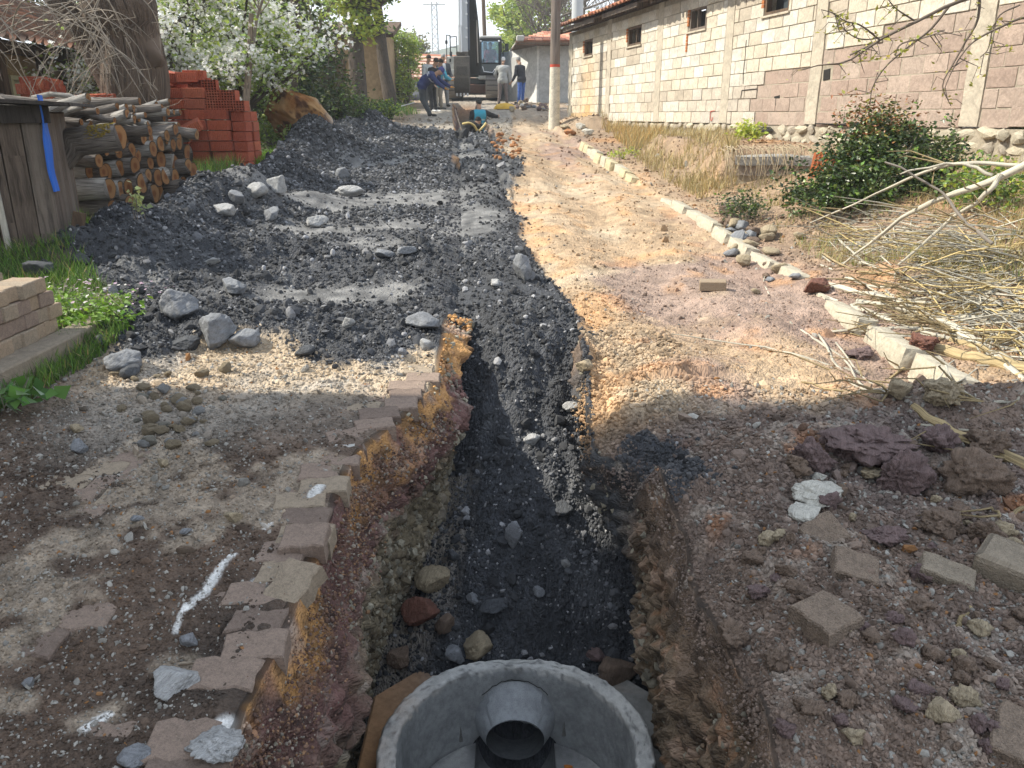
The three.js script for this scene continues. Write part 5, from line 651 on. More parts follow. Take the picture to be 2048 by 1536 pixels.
// branch reaching in at the upper right
{
  const o = at(2120, -60, 6.2), t = thing('overhanging_branch', 'dark budding branch reaching in front of the block wall at the upper right', 'branch', [o.x, o.y, o.z]), P = (l, d = 6.2) => l.map(([x, y]) => at(x, y, d).sub(o)); const tb = [], tips = [];
  const L = [[[2120, -60], [1990, -20], [1900, 10], [1840, 40], [1760, 80], [1690, 125], [1640, 130], [1605, 140]], [[1900, 10], [1860, 60], [1815, 95], [1770, 135], [1745, 175], [1740, 205]], [[2120, 40], [2048, 35], [2000, 55], [1960, 75], [1935, 95], [1905, 140], [1890, 175]], [[1960, -30], [1955, 40], [1930, 85], [1905, 130], [1885, 170], [1902, 212]], [[1800, 58], [1760, 75], [1720, 78], [1690, 60], [1670, 30]], [[1760, 80], [1720, 50], [1690, 42], [1665, 25]], [[1700, 110], [1730, 95], [1775, 72]], [[1830, 42], [1790, 15], [1770, -10]], [[1790, 110], [1800, 90], [1850, 75], [1890, 60]], [[2040, 10], [2000, 30], [1985, 60], [1975, 100], [1960, 115]]];
  L.forEach((l, i) => { const p = new THREE.CatmullRomCurve3(P(l, 6.2 + 0.35 * Math.sin(i * 2.1))).getPoints(16); tb.push(tube(p, p.map((_, k) => mix(i < 1 ? 0.018 : i < 4 ? 0.011 : 0.007, 0.003, k / 16)), 5, false)); for (let k = 3; k < 17; k++) { tips.push(p[k]); if (rnd() < 0.6) { const e = p[k].clone().add(V(gauss() * 0.1, gauss() * 0.08 - 0.02, gauss() * 0.1)), e2 = e.clone().add(V(gauss() * 0.07, gauss() * 0.07 - 0.03, gauss() * 0.07)); tb.push(tube([p[k], e, e2], [0.004, 0.003, 0.0018], 3, false)); tips.push(e, e2); } } });
  part('twigs', mg(tb), mat('twigDark', [0.12, 0.095, 0.075]), t); const ms = [], cs = []; for (let i = 0; i < 330; i++) { const q = pick(tips); ms.push(LEAF(q.x + 0.015 * gauss(), q.y + 0.015 * gauss(), q.z + 0.015 * gauss(), 0.035 * rr(0.6, 1.4), 0.5)); cs.push(green(...pick([[0.34, 0.36, 0.05], [0.4, 0.36, 0.06]]))); } scatter('bud_leaves', leafGeo, M.leafM, ms, cs, t);
}
// evergreen bush before the block wall, weeds and dry grass on the bank
{
  const p = groundAt(1745, 425), t = bushThing('evergreen_bush', 'glossy dark green bush with reddish young shoots in front of the block wall', 'bush', [p.x, p.y, p.z], [[0.0, 0.28, -0.35, 0.68, 0.4, 0.5], [0.5, 0.38, -0.5, 0.6, 0.42, 0.5], [0.2, 0.55, -0.6, 0.46, 0.4, 0.4], [-0.5, 0.1, -0.25, 0.4, 0.17, 0.35], [0.25, 0.15, -0.15, 0.62, 0.25, 0.35]], 26000, 0.045, [...DG, DG[0], MG[0]], M.glossLeaf, 0.55, 6);
  { const ms = [], cs = []; for (let i = 0; i < 1000; i++) { const x = 0.18 + 0.34 * gauss(), z = -0.55 + 0.3 * gauss(), y = 0.55 + 0.42 * Math.exp(-x * x * 1.6) * rnd() + 0.12 * gauss(); if (rnd() < 0.75 && y < 0.65) continue; ms.push(LEAF(x, y, z, 0.045 * rr(0.6, 1.2), 0.4)); cs.push(green(...pick([[0.26, 0.1, 0.04], [0.3, 0.15, 0.05], [0.2, 0.18, 0.04]]))); } scatter('young_shoots', leafGeo, M.glossLeaf, ms, cs, t); }
  const list = [[1495, 285, 0.28, 'bright green leafy weed sprouting on top of the retaining wall', YG, 700, 0.06], [2020, 300, 0.5, 'green bush at the right edge below the block wall', [...MG, YG[1]], 2600, 0.06], [1960, 420, 0.4, 'green weeds behind the pile of cut branches', [...MG, YG[0]], 1800, 0.045], [1235, 325, 0.2, 'small green weed just beyond the kerb stones', YG, 300, 0.04], [1262, 318, 0.18, 'second small green weed beyond the kerb, nearer the wall', YG, 300, 0.04], [1480, 445, 0.3, 'dark trailing weeds on the rubble by the kerb', [...DG, MG[0]], 1100, 0.035], [1130, 190, 0.6, 'dry brown shrub behind the wooden pole', [[0.2, 0.17, 0.06], [0.12, 0.15, 0.05]], 1500, 0.07]];
  for (const [x, y, r, lab, col, n, s] of list) { const q = groundAt(x, y); bushThing('weed_clump', lab, 'weeds', [q.x, q.y, q.z], [[0, r * 0.5, 0, r, r * 0.7, r], [r * 0.5, r * 0.4, r * 0.2, r * 0.6, r * 0.5, r * 0.6]], n, s, col, M.leafM, 0.6, 8); }
}
// grass
{
  const patch = (poly, n, h, cols, name, label, wide = 0.012, dead = 0.1) => { const ms = [], cs = [], xs = poly.map((q) => q[0]), ys = poly.map((q) => q[1]); let tries = 0; while (ms.length < n && tries++ < n * 6) { const px = rr(Math.min(...xs), Math.max(...xs)), py = rr(Math.min(...ys), Math.max(...ys)); let ins = false; for (let i = 0, j = poly.length - 1; i < poly.length; j = i++) { const a = poly[i], b = poly[j]; if ((a[1] > py) !== (b[1] > py) && px < (b[0] - a[0]) * (py - a[1]) / (b[1] - a[1]) + a[0]) ins = !ins; } if (!ins) continue; const [x, d] = gp(px, py); if (fbm(x * 3, d * 3, 7, 2) < -0.15) continue; const H = h * rr(0.4, 1.25); ms.push(M4(x, topH(x, d) - 0.01, -d, wide * rr(0.6, 1.3), H, H, rr(-0.3, 0.5), rr(0, 6.28), rr(-0.35, 0.35))); cs.push(rnd() < dead ? green(0.36, 0.29, 0.12) : green(...pick(cols))); } const o = scatter(name, bladeGeo, M.grassM, ms, cs); tag(o, label, 'grass', null, 'stuff'); };
  const GG = [[0.10, 0.2, 0.025], [0.15, 0.27, 0.03], [0.07, 0.14, 0.02]], BG = [[0.24, 0.4, 0.04], [0.17, 0.32, 0.03]];
  patch([[-60, 540], [150, 545], [250, 640], [260, 690], [130, 760], [0, 850], [-60, 860]], 9000, 0.12, GG, 'grass', 'green grass and low herbs around the paving block stack', 0.008);
  patch([[115, 470], [175, 440], [205, 470], [160, 530]], 900, 0.17, BG, 'grass', 'bright grass tuft between the plank shed and the black gravel', 0.008, 0.03);
  patch([[370, 345], [480, 330], [480, 370], [440, 385], [375, 390]], 2600, 0.3, [...GG, BG[0]], 'grass', 'tall arching grass tuft at the foot of the brick stack', 0.014, 0.15);
  patch([[480, 345], [560, 325], [545, 345], [500, 372]], 1500, 0.14, BG, 'grass', 'short sunlit grass right of the brick stack', 0.012, 0.02);
  patch([[1240, 300], [1460, 310], [1470, 400], [1400, 410], [1280, 340]], 3000, 0.2, [[0.5, 0.4, 0.2], [0.42, 0.33, 0.17]], 'dry_grass', 'dry straw coloured grass on the bank left of the retaining wall', 0.009, 0.6);
  patch([[1190, 255], [1310, 250], [1330, 300], [1260, 310]], 2600, 0.3, [[0.55, 0.36, 0.12], [0.48, 0.33, 0.14]], 'dry_grass', 'golden dry grass at the far foot of the block building', 0.012, 0.6);
  patch([[1460, 400], [2060, 420], [2060, 660], [1750, 600], [1500, 470]], 6500, 0.12, [[0.40, 0.34, 0.15], [0.2, 0.26, 0.06], [0.45, 0.38, 0.2]], 'dry_grass', 'mixed dry and green grass under the pile of cut branches', 0.006, 0.5);
  patch([[660, 205], [800, 205], [840, 228], [700, 250]], 2200, 0.22, GG, 'grass', 'grass strip under the shrubs at the far left of the street', 0.02, 0.15);
  // flowering herbs and broad leaved weeds
  const q = groundAt(190, 640), t = bushThing('flowering_herbs', 'sunlit herbs with tiny mauve and white flowers behind the paving block stack', 'herbs', [q.x, q.y, q.z], [[0, 0.06, 0, 0.42, 0.12, 0.34], [-0.45, 0.06, -0.3, 0.4, 0.11, 0.3], [0.2, 0.08, 0.25, 0.25, 0.12, 0.25]], 3600, 0.045, [...BG, GG[1]], M.leafM, 0.45, 14); { const ms = [], cs = []; for (let i = 0; i < 240; i++) { const s = rr(0.014, 0.026); ms.push(M4(rr(-0.75, 0.4), rr(0.1, 0.2), rr(-0.5, 0.4), s, s, s, rr(-0.5, 0.5), rr(0, 6), rr(-0.5, 0.5))); cs.push(rnd() < 0.6 ? C(0.55, 0.38, 0.5) : C(0.75, 0.73, 0.7)); } scatter('flowers', flowerGeo, M.petalM, ms, cs, t); }
  const w = groundAt(25, 830); bushThing('leafy_weed', 'broad leaved green weed in the shade below the paving block stack', 'weed', [w.x, w.y, w.z], [[0, 0.07, 0, 0.2, 0.1, 0.16], [-0.25, 0.07, 0, 0.2, 0.1, 0.16]], 520, 0.07, [[0.08, 0.2, 0.03], [0.11, 0.25, 0.04]], M.leafM, 0.9, 10);
  const y = groundAt(275, 452); bushThing('seedling', 'pale green seedling with round leaves beside the lowest logs', 'plant', [y.x, y.y, y.z], [[0.02, 0.2, 0, 0.08, 0.16, 0.06]], 60, 0.05, [[0.45, 0.5, 0.2]], M.leafM, 0.8, 5);
}
// ---------------------------------------------------------------- tracked excavator working at the head of the trench
mat('machWhite', [0.56, 0.56, 0.52], { roughness: 0.5, map: rep(T.concC, 0.7) }); mat('machDark', [0.022, 0.024, 0.028], { roughness: 0.45 }); mat('machBlack', [0.012, 0.013, 0.015], { roughness: 0.6 }); mat('steel', [0.62, 0.63, 0.65], { roughness: 0.35, metalness: 0.7 }); mat('mudSteel', [0.10, 0.088, 0.075], { roughness: 0.85, map: rep(T.grainC, 2), bumpMap: rep(T.grainB, 3), bumpScale: 0.01 }); mat('rustPlate', [0.17, 0.085, 0.06], { roughness: 0.9, map: rep(T.grainC, 2) }); mat('shoeM', [0.20, 0.18, 0.16], { roughness: 0.7, map: rep(T.grainC, 2) });
const tinted = new THREE.MeshPhysicalMaterial({ transmission: 0.85, thickness: 0, roughness: 0.04, ior: 1.5 }); tinted.color.setRGB(0.50, 0.66, 0.78); const smoked = new THREE.MeshPhysicalMaterial({ transmission: 0.5, thickness: 0, roughness: 0.05 }); smoked.color.setRGB(0.08, 0.11, 0.12);
const XD = 37.2, XO = at(950, 203, XD); XO.y = roadY(XD) + 0.02;
const E = (px, py, d) => at(px, py, d).sub(XO);
const pbox = (x0, y0, x1, y1, d, dep, r = 0.02) => { const a = E(x0, y1, d), b = E(x1, y0, d); return boxUV(rb(b.x - a.x, b.y - a.y, dep, r, (a.x + b.x) / 2, (a.y + b.y) / 2, a.z - dep / 2)); };
{
  const t = thing('excavator', 'white and black tracked excavator with its arm folded down at the end of the trench', 'excavator', [XO.x, XO.y, XO.z]);
  const loop = []; { const L = 1.55, r = 0.42; for (let i = 0; i <= 8; i++) { const a = -Math.PI / 2 + i / 8 * Math.PI; loop.push([Math.cos(a) * r + L, Math.sin(a) * r + r + 0.03]); } for (let i = 0; i <= 8; i++) { const a = Math.PI / 2 + i / 8 * Math.PI; loop.push([Math.cos(a) * r - L, Math.sin(a) * r + r + 0.03]); } loop.push(loop[0]); }
  const curve = new THREE.CurvePath(); for (let i = 0; i < loop.length - 1; i++) curve.add(new THREE.LineCurve3(V(0, loop[i][1], loop[i][0]), V(0, loop[i + 1][1], loop[i + 1][0])));
  for (const [x0, x1] of [[891, 918], [972, 999]]) { const a = E(x0, 203, XD - 1.5).x, b = E(x1, 203, XD - 1.5).x, w = b - a, tr = new THREE.Group(); tr.name = 'track'; tr.position.x = (a + b) / 2; tr.position.z = 0; t.add(tr);
    const fr = new THREE.Shape(); loop.slice(0, -1).forEach(([z, y], i) => { const q = [z * 0.93, (y - 0.45) * 0.86 + 0.45]; i ? fr.lineTo(...q) : fr.moveTo(...q); }); part('belt', new THREE.ExtrudeGeometry(fr, { depth: w * 0.8, bevelEnabled: false }).rotateY(-Math.PI / 2).translate(w * 0.4, 0, 0), M.machBlack, tr);
    const n = 44, sg = mg([rb(w, 0.035, 0.165, 0.006), rb(w, 0.04, 0.02, 0.004, 0, 0.03, -0.05), rb(w, 0.04, 0.02, 0.004, 0, 0.03, 0.05)]); for (let i = 0; i < n; i++) { const u = i / n, p = curve.getPointAt(u), q = curve.getTangentAt(u); const o = part('track_shoe', sg, M.shoeM, tr); o.position.copy(p); o.rotation.x = Math.atan2(-q.y, q.z) + Math.PI; o.rotation.x = -Math.atan2(q.y, q.z); } }
  part('carbody', pbox(918, 168, 973, 187, XD - 1.0, 2.2, 0.05), M.rustPlate, t); part('turntable', boxUV(cyl(0.7, 0.7, 0.25, 24, 0, 1.05, 0.2)), M.machDark, t); part('deck', pbox(893, 156, 1003, 168, XD - 0.8, 3.0, 0.04), M.machDark, t);
  const hb = part('engine_housing', pbox(893, 112, 955, 150, XD - 0.3, 2.4, 0.06), M.machWhite, t); part('housing_door', pbox(896, 116, 909, 136, XD - 0.33, 0.03), M.machWhite, hb); part('vent', mg([pbox(899, 117, 902, 124, XD - 0.37, 0.02), pbox(902, 139, 908, 142, XD - 0.37, 0.02)]), M.machBlack, hb); part('lower_cover', pbox(894, 138, 914, 150, XD - 0.5, 0.6, 0.03), M.machWhite, t); part('hydraulic_block', pbox(900, 150, 913, 161, XD - 0.6, 0.5, 0.02), mat('tanMud', [0.3, 0.22, 0.13]), t);
  { const p = (x, y, d = XD - 0.5) => E(x, y, d); part('handrail', mg([rod(p(894, 150), p(893, 70), 0.02), rod(p(893, 70), p(900, 71), 0.02), rod(p(900, 71), p(901, 112), 0.025), rod(p(901, 74), p(913, 73), 0.02), rod(p(901, 94), p(912, 94), 0.02), rod(p(913, 73), p(914, 112), 0.02)]), M.machBlack, t); part('work_lamp', pbox(890, 80, 895, 88, XD - 0.6, 0.12, 0.04), M.machDark, t); part('grab_post', mg([pbox(899, 103, 904, 112, XD - 0.4, 0.15, 0.03)]), M.machBlack, t); }
  // cab
  const cb = new THREE.Group(); cb.name = 'cab'; t.add(cb); const cd = XD - 1.35, dep = 1.7;
  part('frame', mg([pbox(958, 77, 963, 150, cd, 0.08), pbox(997, 77, 1002, 150, cd, 0.08), pbox(958, 77, 1002, 82, cd, 0.08), pbox(958, 125, 1002, 128, cd, 0.06), pbox(958, 146, 1002, 151, cd, 0.08), pbox(958, 77, 962, 150, cd + dep, 0.08), pbox(999, 77, 1004, 150, cd + dep, 0.08), pbox(958, 77, 961, 82, cd, dep), pbox(1000, 77, 1003, 82, cd, dep), pbox(958, 144, 1003, 151, cd, dep)]), M.machBlack, cb);
  part('roof', pbox(959, 71, 1003, 77, cd, dep + 0.1, 0.05), mat('roofGrey', [0.42, 0.42, 0.4], { roughness: 0.5 }), cb); part('windshield', pbox(963.2, 82, 996.8, 125, cd - 0.02, 0.012, 0.001), tinted, cb); part('lower_window', pbox(963.2, 128, 996.8, 146, cd - 0.02, 0.012, 0.001), smoked, cb); part('side_window', mg([pbox(1000.5, 83, 1001, 124, cd + 0.1, dep - 0.2, 0.001)]), tinted, cb);
  part('cab_skirt', pbox(957, 150, 1000, 159, cd + 0.02, 1.5, 0.03), M.machWhite, cb); part('side_panel', pbox(958, 128, 960, 150, cd + 0.1, dep - 0.2, 0.01), M.machDark, cb); part('back_panel', pbox(962, 118, 999, 148, cd + dep, 0.05, 0.01), M.machDark, cb); part('seat', mg([pbox(970, 98, 991, 130, cd + 0.95, 0.15, 0.05), pbox(969, 124, 992, 131, cd + 0.45, 0.6, 0.05)]), M.machBlack, cb); part('wiper', rod(E(966, 124, cd - 0.06), E(974, 96, cd - 0.06), 0.008), M.machBlack, cb); part('handle', tube([E(965, 133, cd - 0.1), E(968, 143, cd - 0.12), E(985, 145, cd - 0.12), E(990, 138, cd - 0.1)], 0.018, 6), M.steel, cb); part('cab_lamp', mg([pbox(960, 80, 963, 84, cd - 0.06, 0.05), pbox(996, 80, 1000, 84, cd - 0.06, 0.05)]), M.steel, cb); part('vent', mg([pbox(983, 152, 990, 157, cd - 0.01, 0.02)]), M.machBlack, cb);
  part('mirror', mg([pbox(1010, 87, 1017, 102, cd + 0.1, 0.07, 0.03), rod(E(1003, 80, cd + 0.1), E(1012, 90, cd + 0.1), 0.018), rod(E(1003, 108, cd + 0.1), E(1012, 98, cd + 0.1), 0.018)]), M.machBlack, t); part('cab_rail', mg([rod(E(1006, 80, cd + 0.3), E(1007, 135, cd + 0.3), 0.02)]), M.machBlack, t);
  // boom, stick, bucket
  { const bm = [E(945, 150, XD - 0.9), E(944, 118, XD - 1.6), E(941, 40, XD - 2.9), E(934, -40, XD - 3.6), E(926, -130, XD - 3.9)], w = [0.32, 0.36, 0.30, 0.24, 0.2], pos = [], idx = []; bm.forEach((p, i) => { for (const [sx, sz] of [[-1, 1], [1, 1], [1, -1], [-1, -1]]) pos.push(p.x + sx * w[i], p.y, p.z + sz * 0.32); }); for (let i = 0; i < bm.length - 1; i++) for (let k = 0; k < 4; k++) { const a = i * 4 + k, b = i * 4 + (k + 1) % 4; idx.push(a, b, b + 4, a, b + 4, a + 4); } let g = new THREE.BufferGeometry(); g.setAttribute('position', new THREE.Float32BufferAttribute(pos, 3)); g.setIndex(idx); g = g.toNonIndexed(); g.computeVertexNormals(); part('boom', boxUV(g), M.machDark, t);
    part('boom_cylinder', mg([rod(E(954, 130, XD - 1.9), E(951, 60, XD - 2.9), 0.055), rod(E(951, 60, XD - 2.9), E(948, 28, XD - 3.3), 0.035), pbox(946, 27, 953, 40, XD - 3.35, 0.2, 0.03)]), M.machBlack, t); part('cylinder_rod', mg([rod(E(956, 125, XD - 2.1), E(953, 40, XD - 3.3), 0.022)]), M.steel, t);
    part('hoses', mg([[947, -30], [949, -10], [951, 5]].map(([x, y], i) => tube(new THREE.CatmullRomCurve3([E(x - 6, y - 20, XD - 3.6), E(x + 1, y + 25, XD - 3.5), E(x, y + 70, XD - 3.0), E(x + 3, y + 120, XD - 2.2)]).getPoints(10), 0.022, 5))), M.machBlack, t);
    const st = part('stick', pbox(917, -120, 932, 104, XD - 3.9, 0.42, 0.03), mat('stickM', [0.42, 0.44, 0.47], { roughness: 0.35, metalness: 0.3 }), t); part('stick_side', pbox(930, -110, 936, 100, XD - 3.85, 0.3, 0.02), mat('stickDark', [0.05, 0.06, 0.09], { roughness: 0.4 }), t); part('bucket_cylinder', mg([rod(E(919, -60, XD - 4.3), E(920, 52, XD - 4.4), 0.085), rod(E(920, 52, XD - 4.4), E(922, 104, XD - 4.4), 0.05)]), M.steel, t); for (const y of [6, 28, 56, 75]) part('bolt', mg([pbox(931, y - 2, 935, y + 2, XD - 3.95, 0.06, 0.02)]), M.steel, t);
    part('bucket_link', mg([pbox(912, 103, 936, 110, XD - 4.15, 0.3, 0.03), pbox(913, 108, 919, 130, XD - 4.2, 0.2, 0.02), pbox(930, 108, 935, 130, XD - 4.2, 0.2, 0.02)]), M.mudSteel, t);
    const b0 = E(911, 186, XD - 4.1), b1 = E(938, 112, XD - 4.1), h = b1.y - b0.y, sh = new THREE.Shape(); sh.moveTo(0.1, 0); sh.quadraticCurveTo(0.42, h * 0.08, 0.45, h * 0.4); sh.lineTo(0.3, h * 0.95); sh.lineTo(-0.05, h); sh.lineTo(-0.12, h * 0.62); sh.lineTo(-0.5, h * 0.4); sh.lineTo(-0.5, h * 0.33); sh.lineTo(-0.05, h * 0.2); sh.lineTo(0.1, 0); const bg = new THREE.ExtrudeGeometry(sh, { depth: b1.x - b0.x, bevelEnabled: true, bevelSize: 0.02, bevelThickness: 0.02, bevelSegments: 1 }).rotateY(-Math.PI / 2).translate(b1.x, b0.y, b0.z); const bu = part('bucket', boxUV(bg), M.mudSteel, t); part('wear_plate', pbox(913, 132, 935, 150, XD - 4.62, 0.04, 0.01), M.mudSteel, bu); for (let i = 0; i < 4; i++) part('tooth', rb(0.07, 0.2, 0.05, 0.01).translate(mix(b0.x, b1.x, (i + 0.5) / 4), b0.y - 0.02, b0.z + 0.12), M.steel, bu); part('side_cutter', pbox(934, 120, 938, 180, XD - 4.4, 0.1, 0.01), mat('worn', [0.45, 0.40, 0.34], { roughness: 0.5, metalness: 0.3 }), bu); }
}
// ---------------------------------------------------------------- people
const sdCap = (p, a, b, ra, rb2) => { const bx2 = b.x - a.x, by = b.y - a.y, bz = b.z - a.z, px = p.x - a.x, py = p.y - a.y, pz = p.z - a.z, t = clamp((px * bx2 + py * by + pz * bz) / (bx2 * bx2 + by * by + bz * bz + 1e-9), 0, 1); return Math.hypot(px - bx2 * t, py - by * t, pz - bz * t) - (ra + (rb2 - ra) * t); };
const smin = (a, b, k) => { const h = clamp(0.5 + 0.5 * (b - a) / k, 0, 1); return b + (a - b) * h - k * h * (1 - h); };
function mesh3(res, c, h, f) { // surface of a distance field in a box round c with half sizes h
  const mc = new MarchingCubes(res, new THREE.MeshBasicMaterial(), false, false, 60000), p = V(0, 0, 0), half = res / 2; let i = 0;
  for (let z = 0; z < res; z++) for (let y = 0; y < res; y++) for (let x = 0; x < res; x++) { p.set(c.x + (x - half) / half * h.x, c.y + (y - half) / half * h.y, c.z + (z - half) / half * h.z); mc.field[i++] = -f(p); }
  mc.isolation = 0; mc.update(); const n = mc.count, pos = new Float32Array(n * 3); for (let k = 0; k < n; k++) { pos[k * 3] = c.x + mc.positionArray[k * 3] * h.x; pos[k * 3 + 1] = c.y + mc.positionArray[k * 3 + 1] * h.y; pos[k * 3 + 2] = c.z + mc.positionArray[k * 3 + 2] * h.z; }
  let g = new THREE.BufferGeometry(); g.setAttribute('position', new THREE.BufferAttribute(pos, 3)); g = mergeVertices(g, 1e-5); g.computeVertexNormals(); const q = g.attributes.normal, e = 1e-3; for (let k = 0; k < g.attributes.position.count; k++) { p.fromBufferAttribute(g.attributes.position, k); const v = V(f(V(p.x + e, p.y, p.z)) - f(V(p.x - e, p.y, p.z)), f(V(p.x, p.y + e, p.z)) - f(V(p.x, p.y - e, p.z)), f(V(p.x, p.y, p.z + e)) - f(V(p.x, p.y, p.z - e))).normalize(); q.setXYZ(k, v.x, v.y, v.z); } return g;
}
const ell = (p, c, r) => { const x = (p.x - c[0]) / r[0], y = (p.y - c[1]) / r[1], z = (p.z - c[2]) / r[2], k = Math.hypot(x, y, z); return (k - 1) * Math.min(...r); };
const HEAD = mesh3(44, V(0, 0.12, 0.01), V(0.13, 0.17, 0.16), (p) => { let d = smin(ell(p, [0, 0.145, -0.012], [0.076, 0.092, 0.096]), ell(p, [0, 0.075, 0.025], [0.058, 0.08, 0.066]), 0.03); d = smin(d, sdCap(p, V(0, 0.128, 0.088), V(0, 0.092, 0.112), 0.009, 0.015), 0.012); d = smin(d, sdCap(p, V(-0.04, 0.148, 0.074), V(0.04, 0.148, 0.074), 0.011, 0.011), 0.014); for (const s of [-1, 1]) { d = smin(d, ell(p, [s * 0.082, 0.112, -0.012], [0.011, 0.032, 0.02]), 0.008); d = Math.max(d, -(Math.hypot(p.x - s * 0.032, p.y - 0.126, p.z - 0.098) - 0.013)); } d = Math.max(d, -sdCap(p, V(-0.022, 0.057, 0.096), V(0.022, 0.057, 0.096), 0.004, 0.004)); return smin(d, sdCap(p, V(0, 0.03, -0.01), V(0, -0.05, -0.02), 0.055, 0.06), 0.03); });
const HAND = mesh3(40, V(0, -0.09, 0.01), V(0.075, 0.12, 0.075), (p) => { let d = smin(ell(p, [0, -0.045, 0], [0.04, 0.052, 0.017]), sdCap(p, V(0, 0.02, 0), V(0, -0.02, 0), 0.024, 0.028), 0.02); [[-0.03, 0.078], [-0.01, 0.088], [0.011, 0.082], [0.031, 0.066]].forEach(([x, l]) => { const a = V(x, -0.08, 0.002), b = V(x * 1.12, -0.08 - l * 0.45, 0.012), c = V(x * 1.15, -0.08 - l * 0.85, 0.034); d = smin(d, Math.min(sdCap(p, a, b, 0.0095, 0.009), sdCap(p, b, c, 0.009, 0.0075)), 0.006); }); const a = V(-0.032, -0.03, 0.006), b = V(-0.055, -0.062, 0.022), c = V(-0.05, -0.092, 0.036); return smin(d, Math.min(sdCap(p, a, b, 0.013, 0.011), sdCap(p, b, c, 0.011, 0.008)), 0.008); });
mat('figure', [1, 1, 1], { vertexColors: true, roughness: 0.9 });
function person(label, pos, yaw, o) {
  const H = o.H ?? 1.72, L = o.lean ?? 0, th = o.thigh ?? 0.06, kb = o.knee ?? 0.08, t = thing('person', label, 'person', [pos.x, pos.y, pos.z], yaw), bk = o.bulk ?? 1.16;
  const J = {}, sp = o.spread ?? 0.1, py = 0.04 * H + 0.25 * H * Math.cos(th - kb) + 0.245 * H * Math.cos(th); const step = o.step ?? [0.04, -0.05];
  const pel = V(0, py, -Math.sin(L) * 0.16 * H); const spine = V(0, Math.cos(L), Math.sin(L)); J.waist = pel.clone().addScaledVector(V(0, Math.cos(L * 0.6), Math.sin(L * 0.6)), 0.1 * H); J.chest = J.waist.clone().addScaledVector(spine, 0.13 * H); J.neck = J.chest.clone().addScaledVector(V(0, Math.cos(L * 1.1), Math.sin(L * 1.1)), 0.085 * H);
  const caps = [], add = (a, b, ra, r2, tag2, k = 0.05) => caps.push([a, b, ra, r2, tag2, k]);
  add(V(-0.05 * H, pel.y, pel.z), V(0.05 * H, pel.y, pel.z), 0.072 * H, 0.072 * H, 0); add(pel, J.waist, 0.08 * H * bk, 0.078 * H * bk, 1); add(V(-0.035 * H, J.chest.y, J.chest.z), V(0.035 * H, J.chest.y, J.chest.z), 0.078 * H * bk, 0.078 * H * bk, 1); add(J.waist, J.chest, 0.076 * H * bk, 0.08 * H * bk, 1);
  const sh = J.neck.clone().addScaledVector(spine, -0.035 * H); add(V(-0.085 * H, sh.y, sh.z), V(0.085 * H, sh.y, sh.z), 0.038 * H, 0.038 * H, 1, 0.06); add(J.neck.clone().addScaledVector(spine, -0.02), J.neck.clone().addScaledVector(spine, 0.05 * H), 0.034 * H, 0.032 * H, 2, 0.02);
  const handsAt = []; for (const s of [-1, 1]) {
    const hip = V(s * 0.055 * H, pel.y, pel.z), off = step[s < 0 ? 0 : 1], knee = hip.clone().add(V(s * sp * 0.25, -0.245 * H * Math.cos(th), 0.245 * H * Math.sin(th) + off * 0.5)), ank = V(hip.x + s * sp * 0.6, 0.05 * H, off + (L > 0.4 ? -0.02 : 0)); add(hip, knee, 0.062 * H, 0.043 * H, 0, 0.03); add(knee, ank, 0.043 * H, 0.034 * H, 0, 0.03); add(ank.clone().add(V(0, -0.025 * H, -0.02)), ank.clone().add(V(s * 0.02, -0.033 * H, 0.11 * H)), 0.024 * H, 0.02 * H, 3, 0.02);
    const A = o.arms[s < 0 ? 0 : 1], S0 = V(s * 0.112 * H, sh.y - 0.01, sh.z), dir = (a, q) => V(s * Math.sin(q), -Math.cos(a) * Math.cos(q), Math.sin(a) * Math.cos(q)), el = S0.clone().addScaledVector(dir(A[0], A[1]), 0.165 * H), wr = el.clone().addScaledVector(dir(A[0] + A[2], A[3] ?? A[1] * 0.4), 0.145 * H); add(S0, el, 0.04 * H * bk, 0.034 * H * bk, 1, 0.03); add(el, wr, 0.034 * H * bk, 0.026 * H * bk, 1, 0.02); handsAt.push([wr, wr.clone().sub(el).normalize(), s]);
  }
  const cols = [o.pants, o.jacket, o.skin ?? [0.42, 0.25, 0.17], o.shoes ?? [0.03, 0.028, 0.026]], min = V(9, 9, 9), max = V(-9, -9, -9); for (const [a, b] of caps) { min.min(a).min(b); max.max(a).max(b); } const c = min.clone().add(max).multiplyScalar(0.5), h = max.clone().sub(min).multiplyScalar(0.5).addScalar(0.2);
  const field = (p) => { let d = 9; for (const [a, b, ra, r2, , k] of caps) d = smin(d, sdCap(p, a, b, ra, r2), k); return d + 0.004 * Math.sin(p.y * 55 + p.x * 30) * 0.6; };
  const body = mesh3(60, c, h, field), q = V(0, 0, 0);
  tint(body, (x, y, z) => { q.set(x, y, z); let best = 9, k = 0; for (const [a, b, ra, r2, tg] of caps) { const d = sdCap(q, a, b, ra, r2); if (d < best) { best = d; k = tg; } } if (k === 0 && q.distanceTo(pel) < 0.16 * H && y > pel.y - 0.07 * H && (o.long ?? true)) k = 1; if (k === 1 && o.front && z - pel.z > 0.04 && Math.abs(x) < 0.06 && y > pel.y) return o.front; if (k === 1 && o.stripes) { const u = q.clone().sub(pel).dot(spine) / H; for (const [a, b, cc] of o.stripes) if (u > a && u < b && Math.abs(x) < 0.12 * H) return cc; } if (k === 1 && o.sleeve && Math.abs(x) > 0.1 * H) return o.sleeve; return cols[k]; });
  const geos = [body.toNonIndexed()];
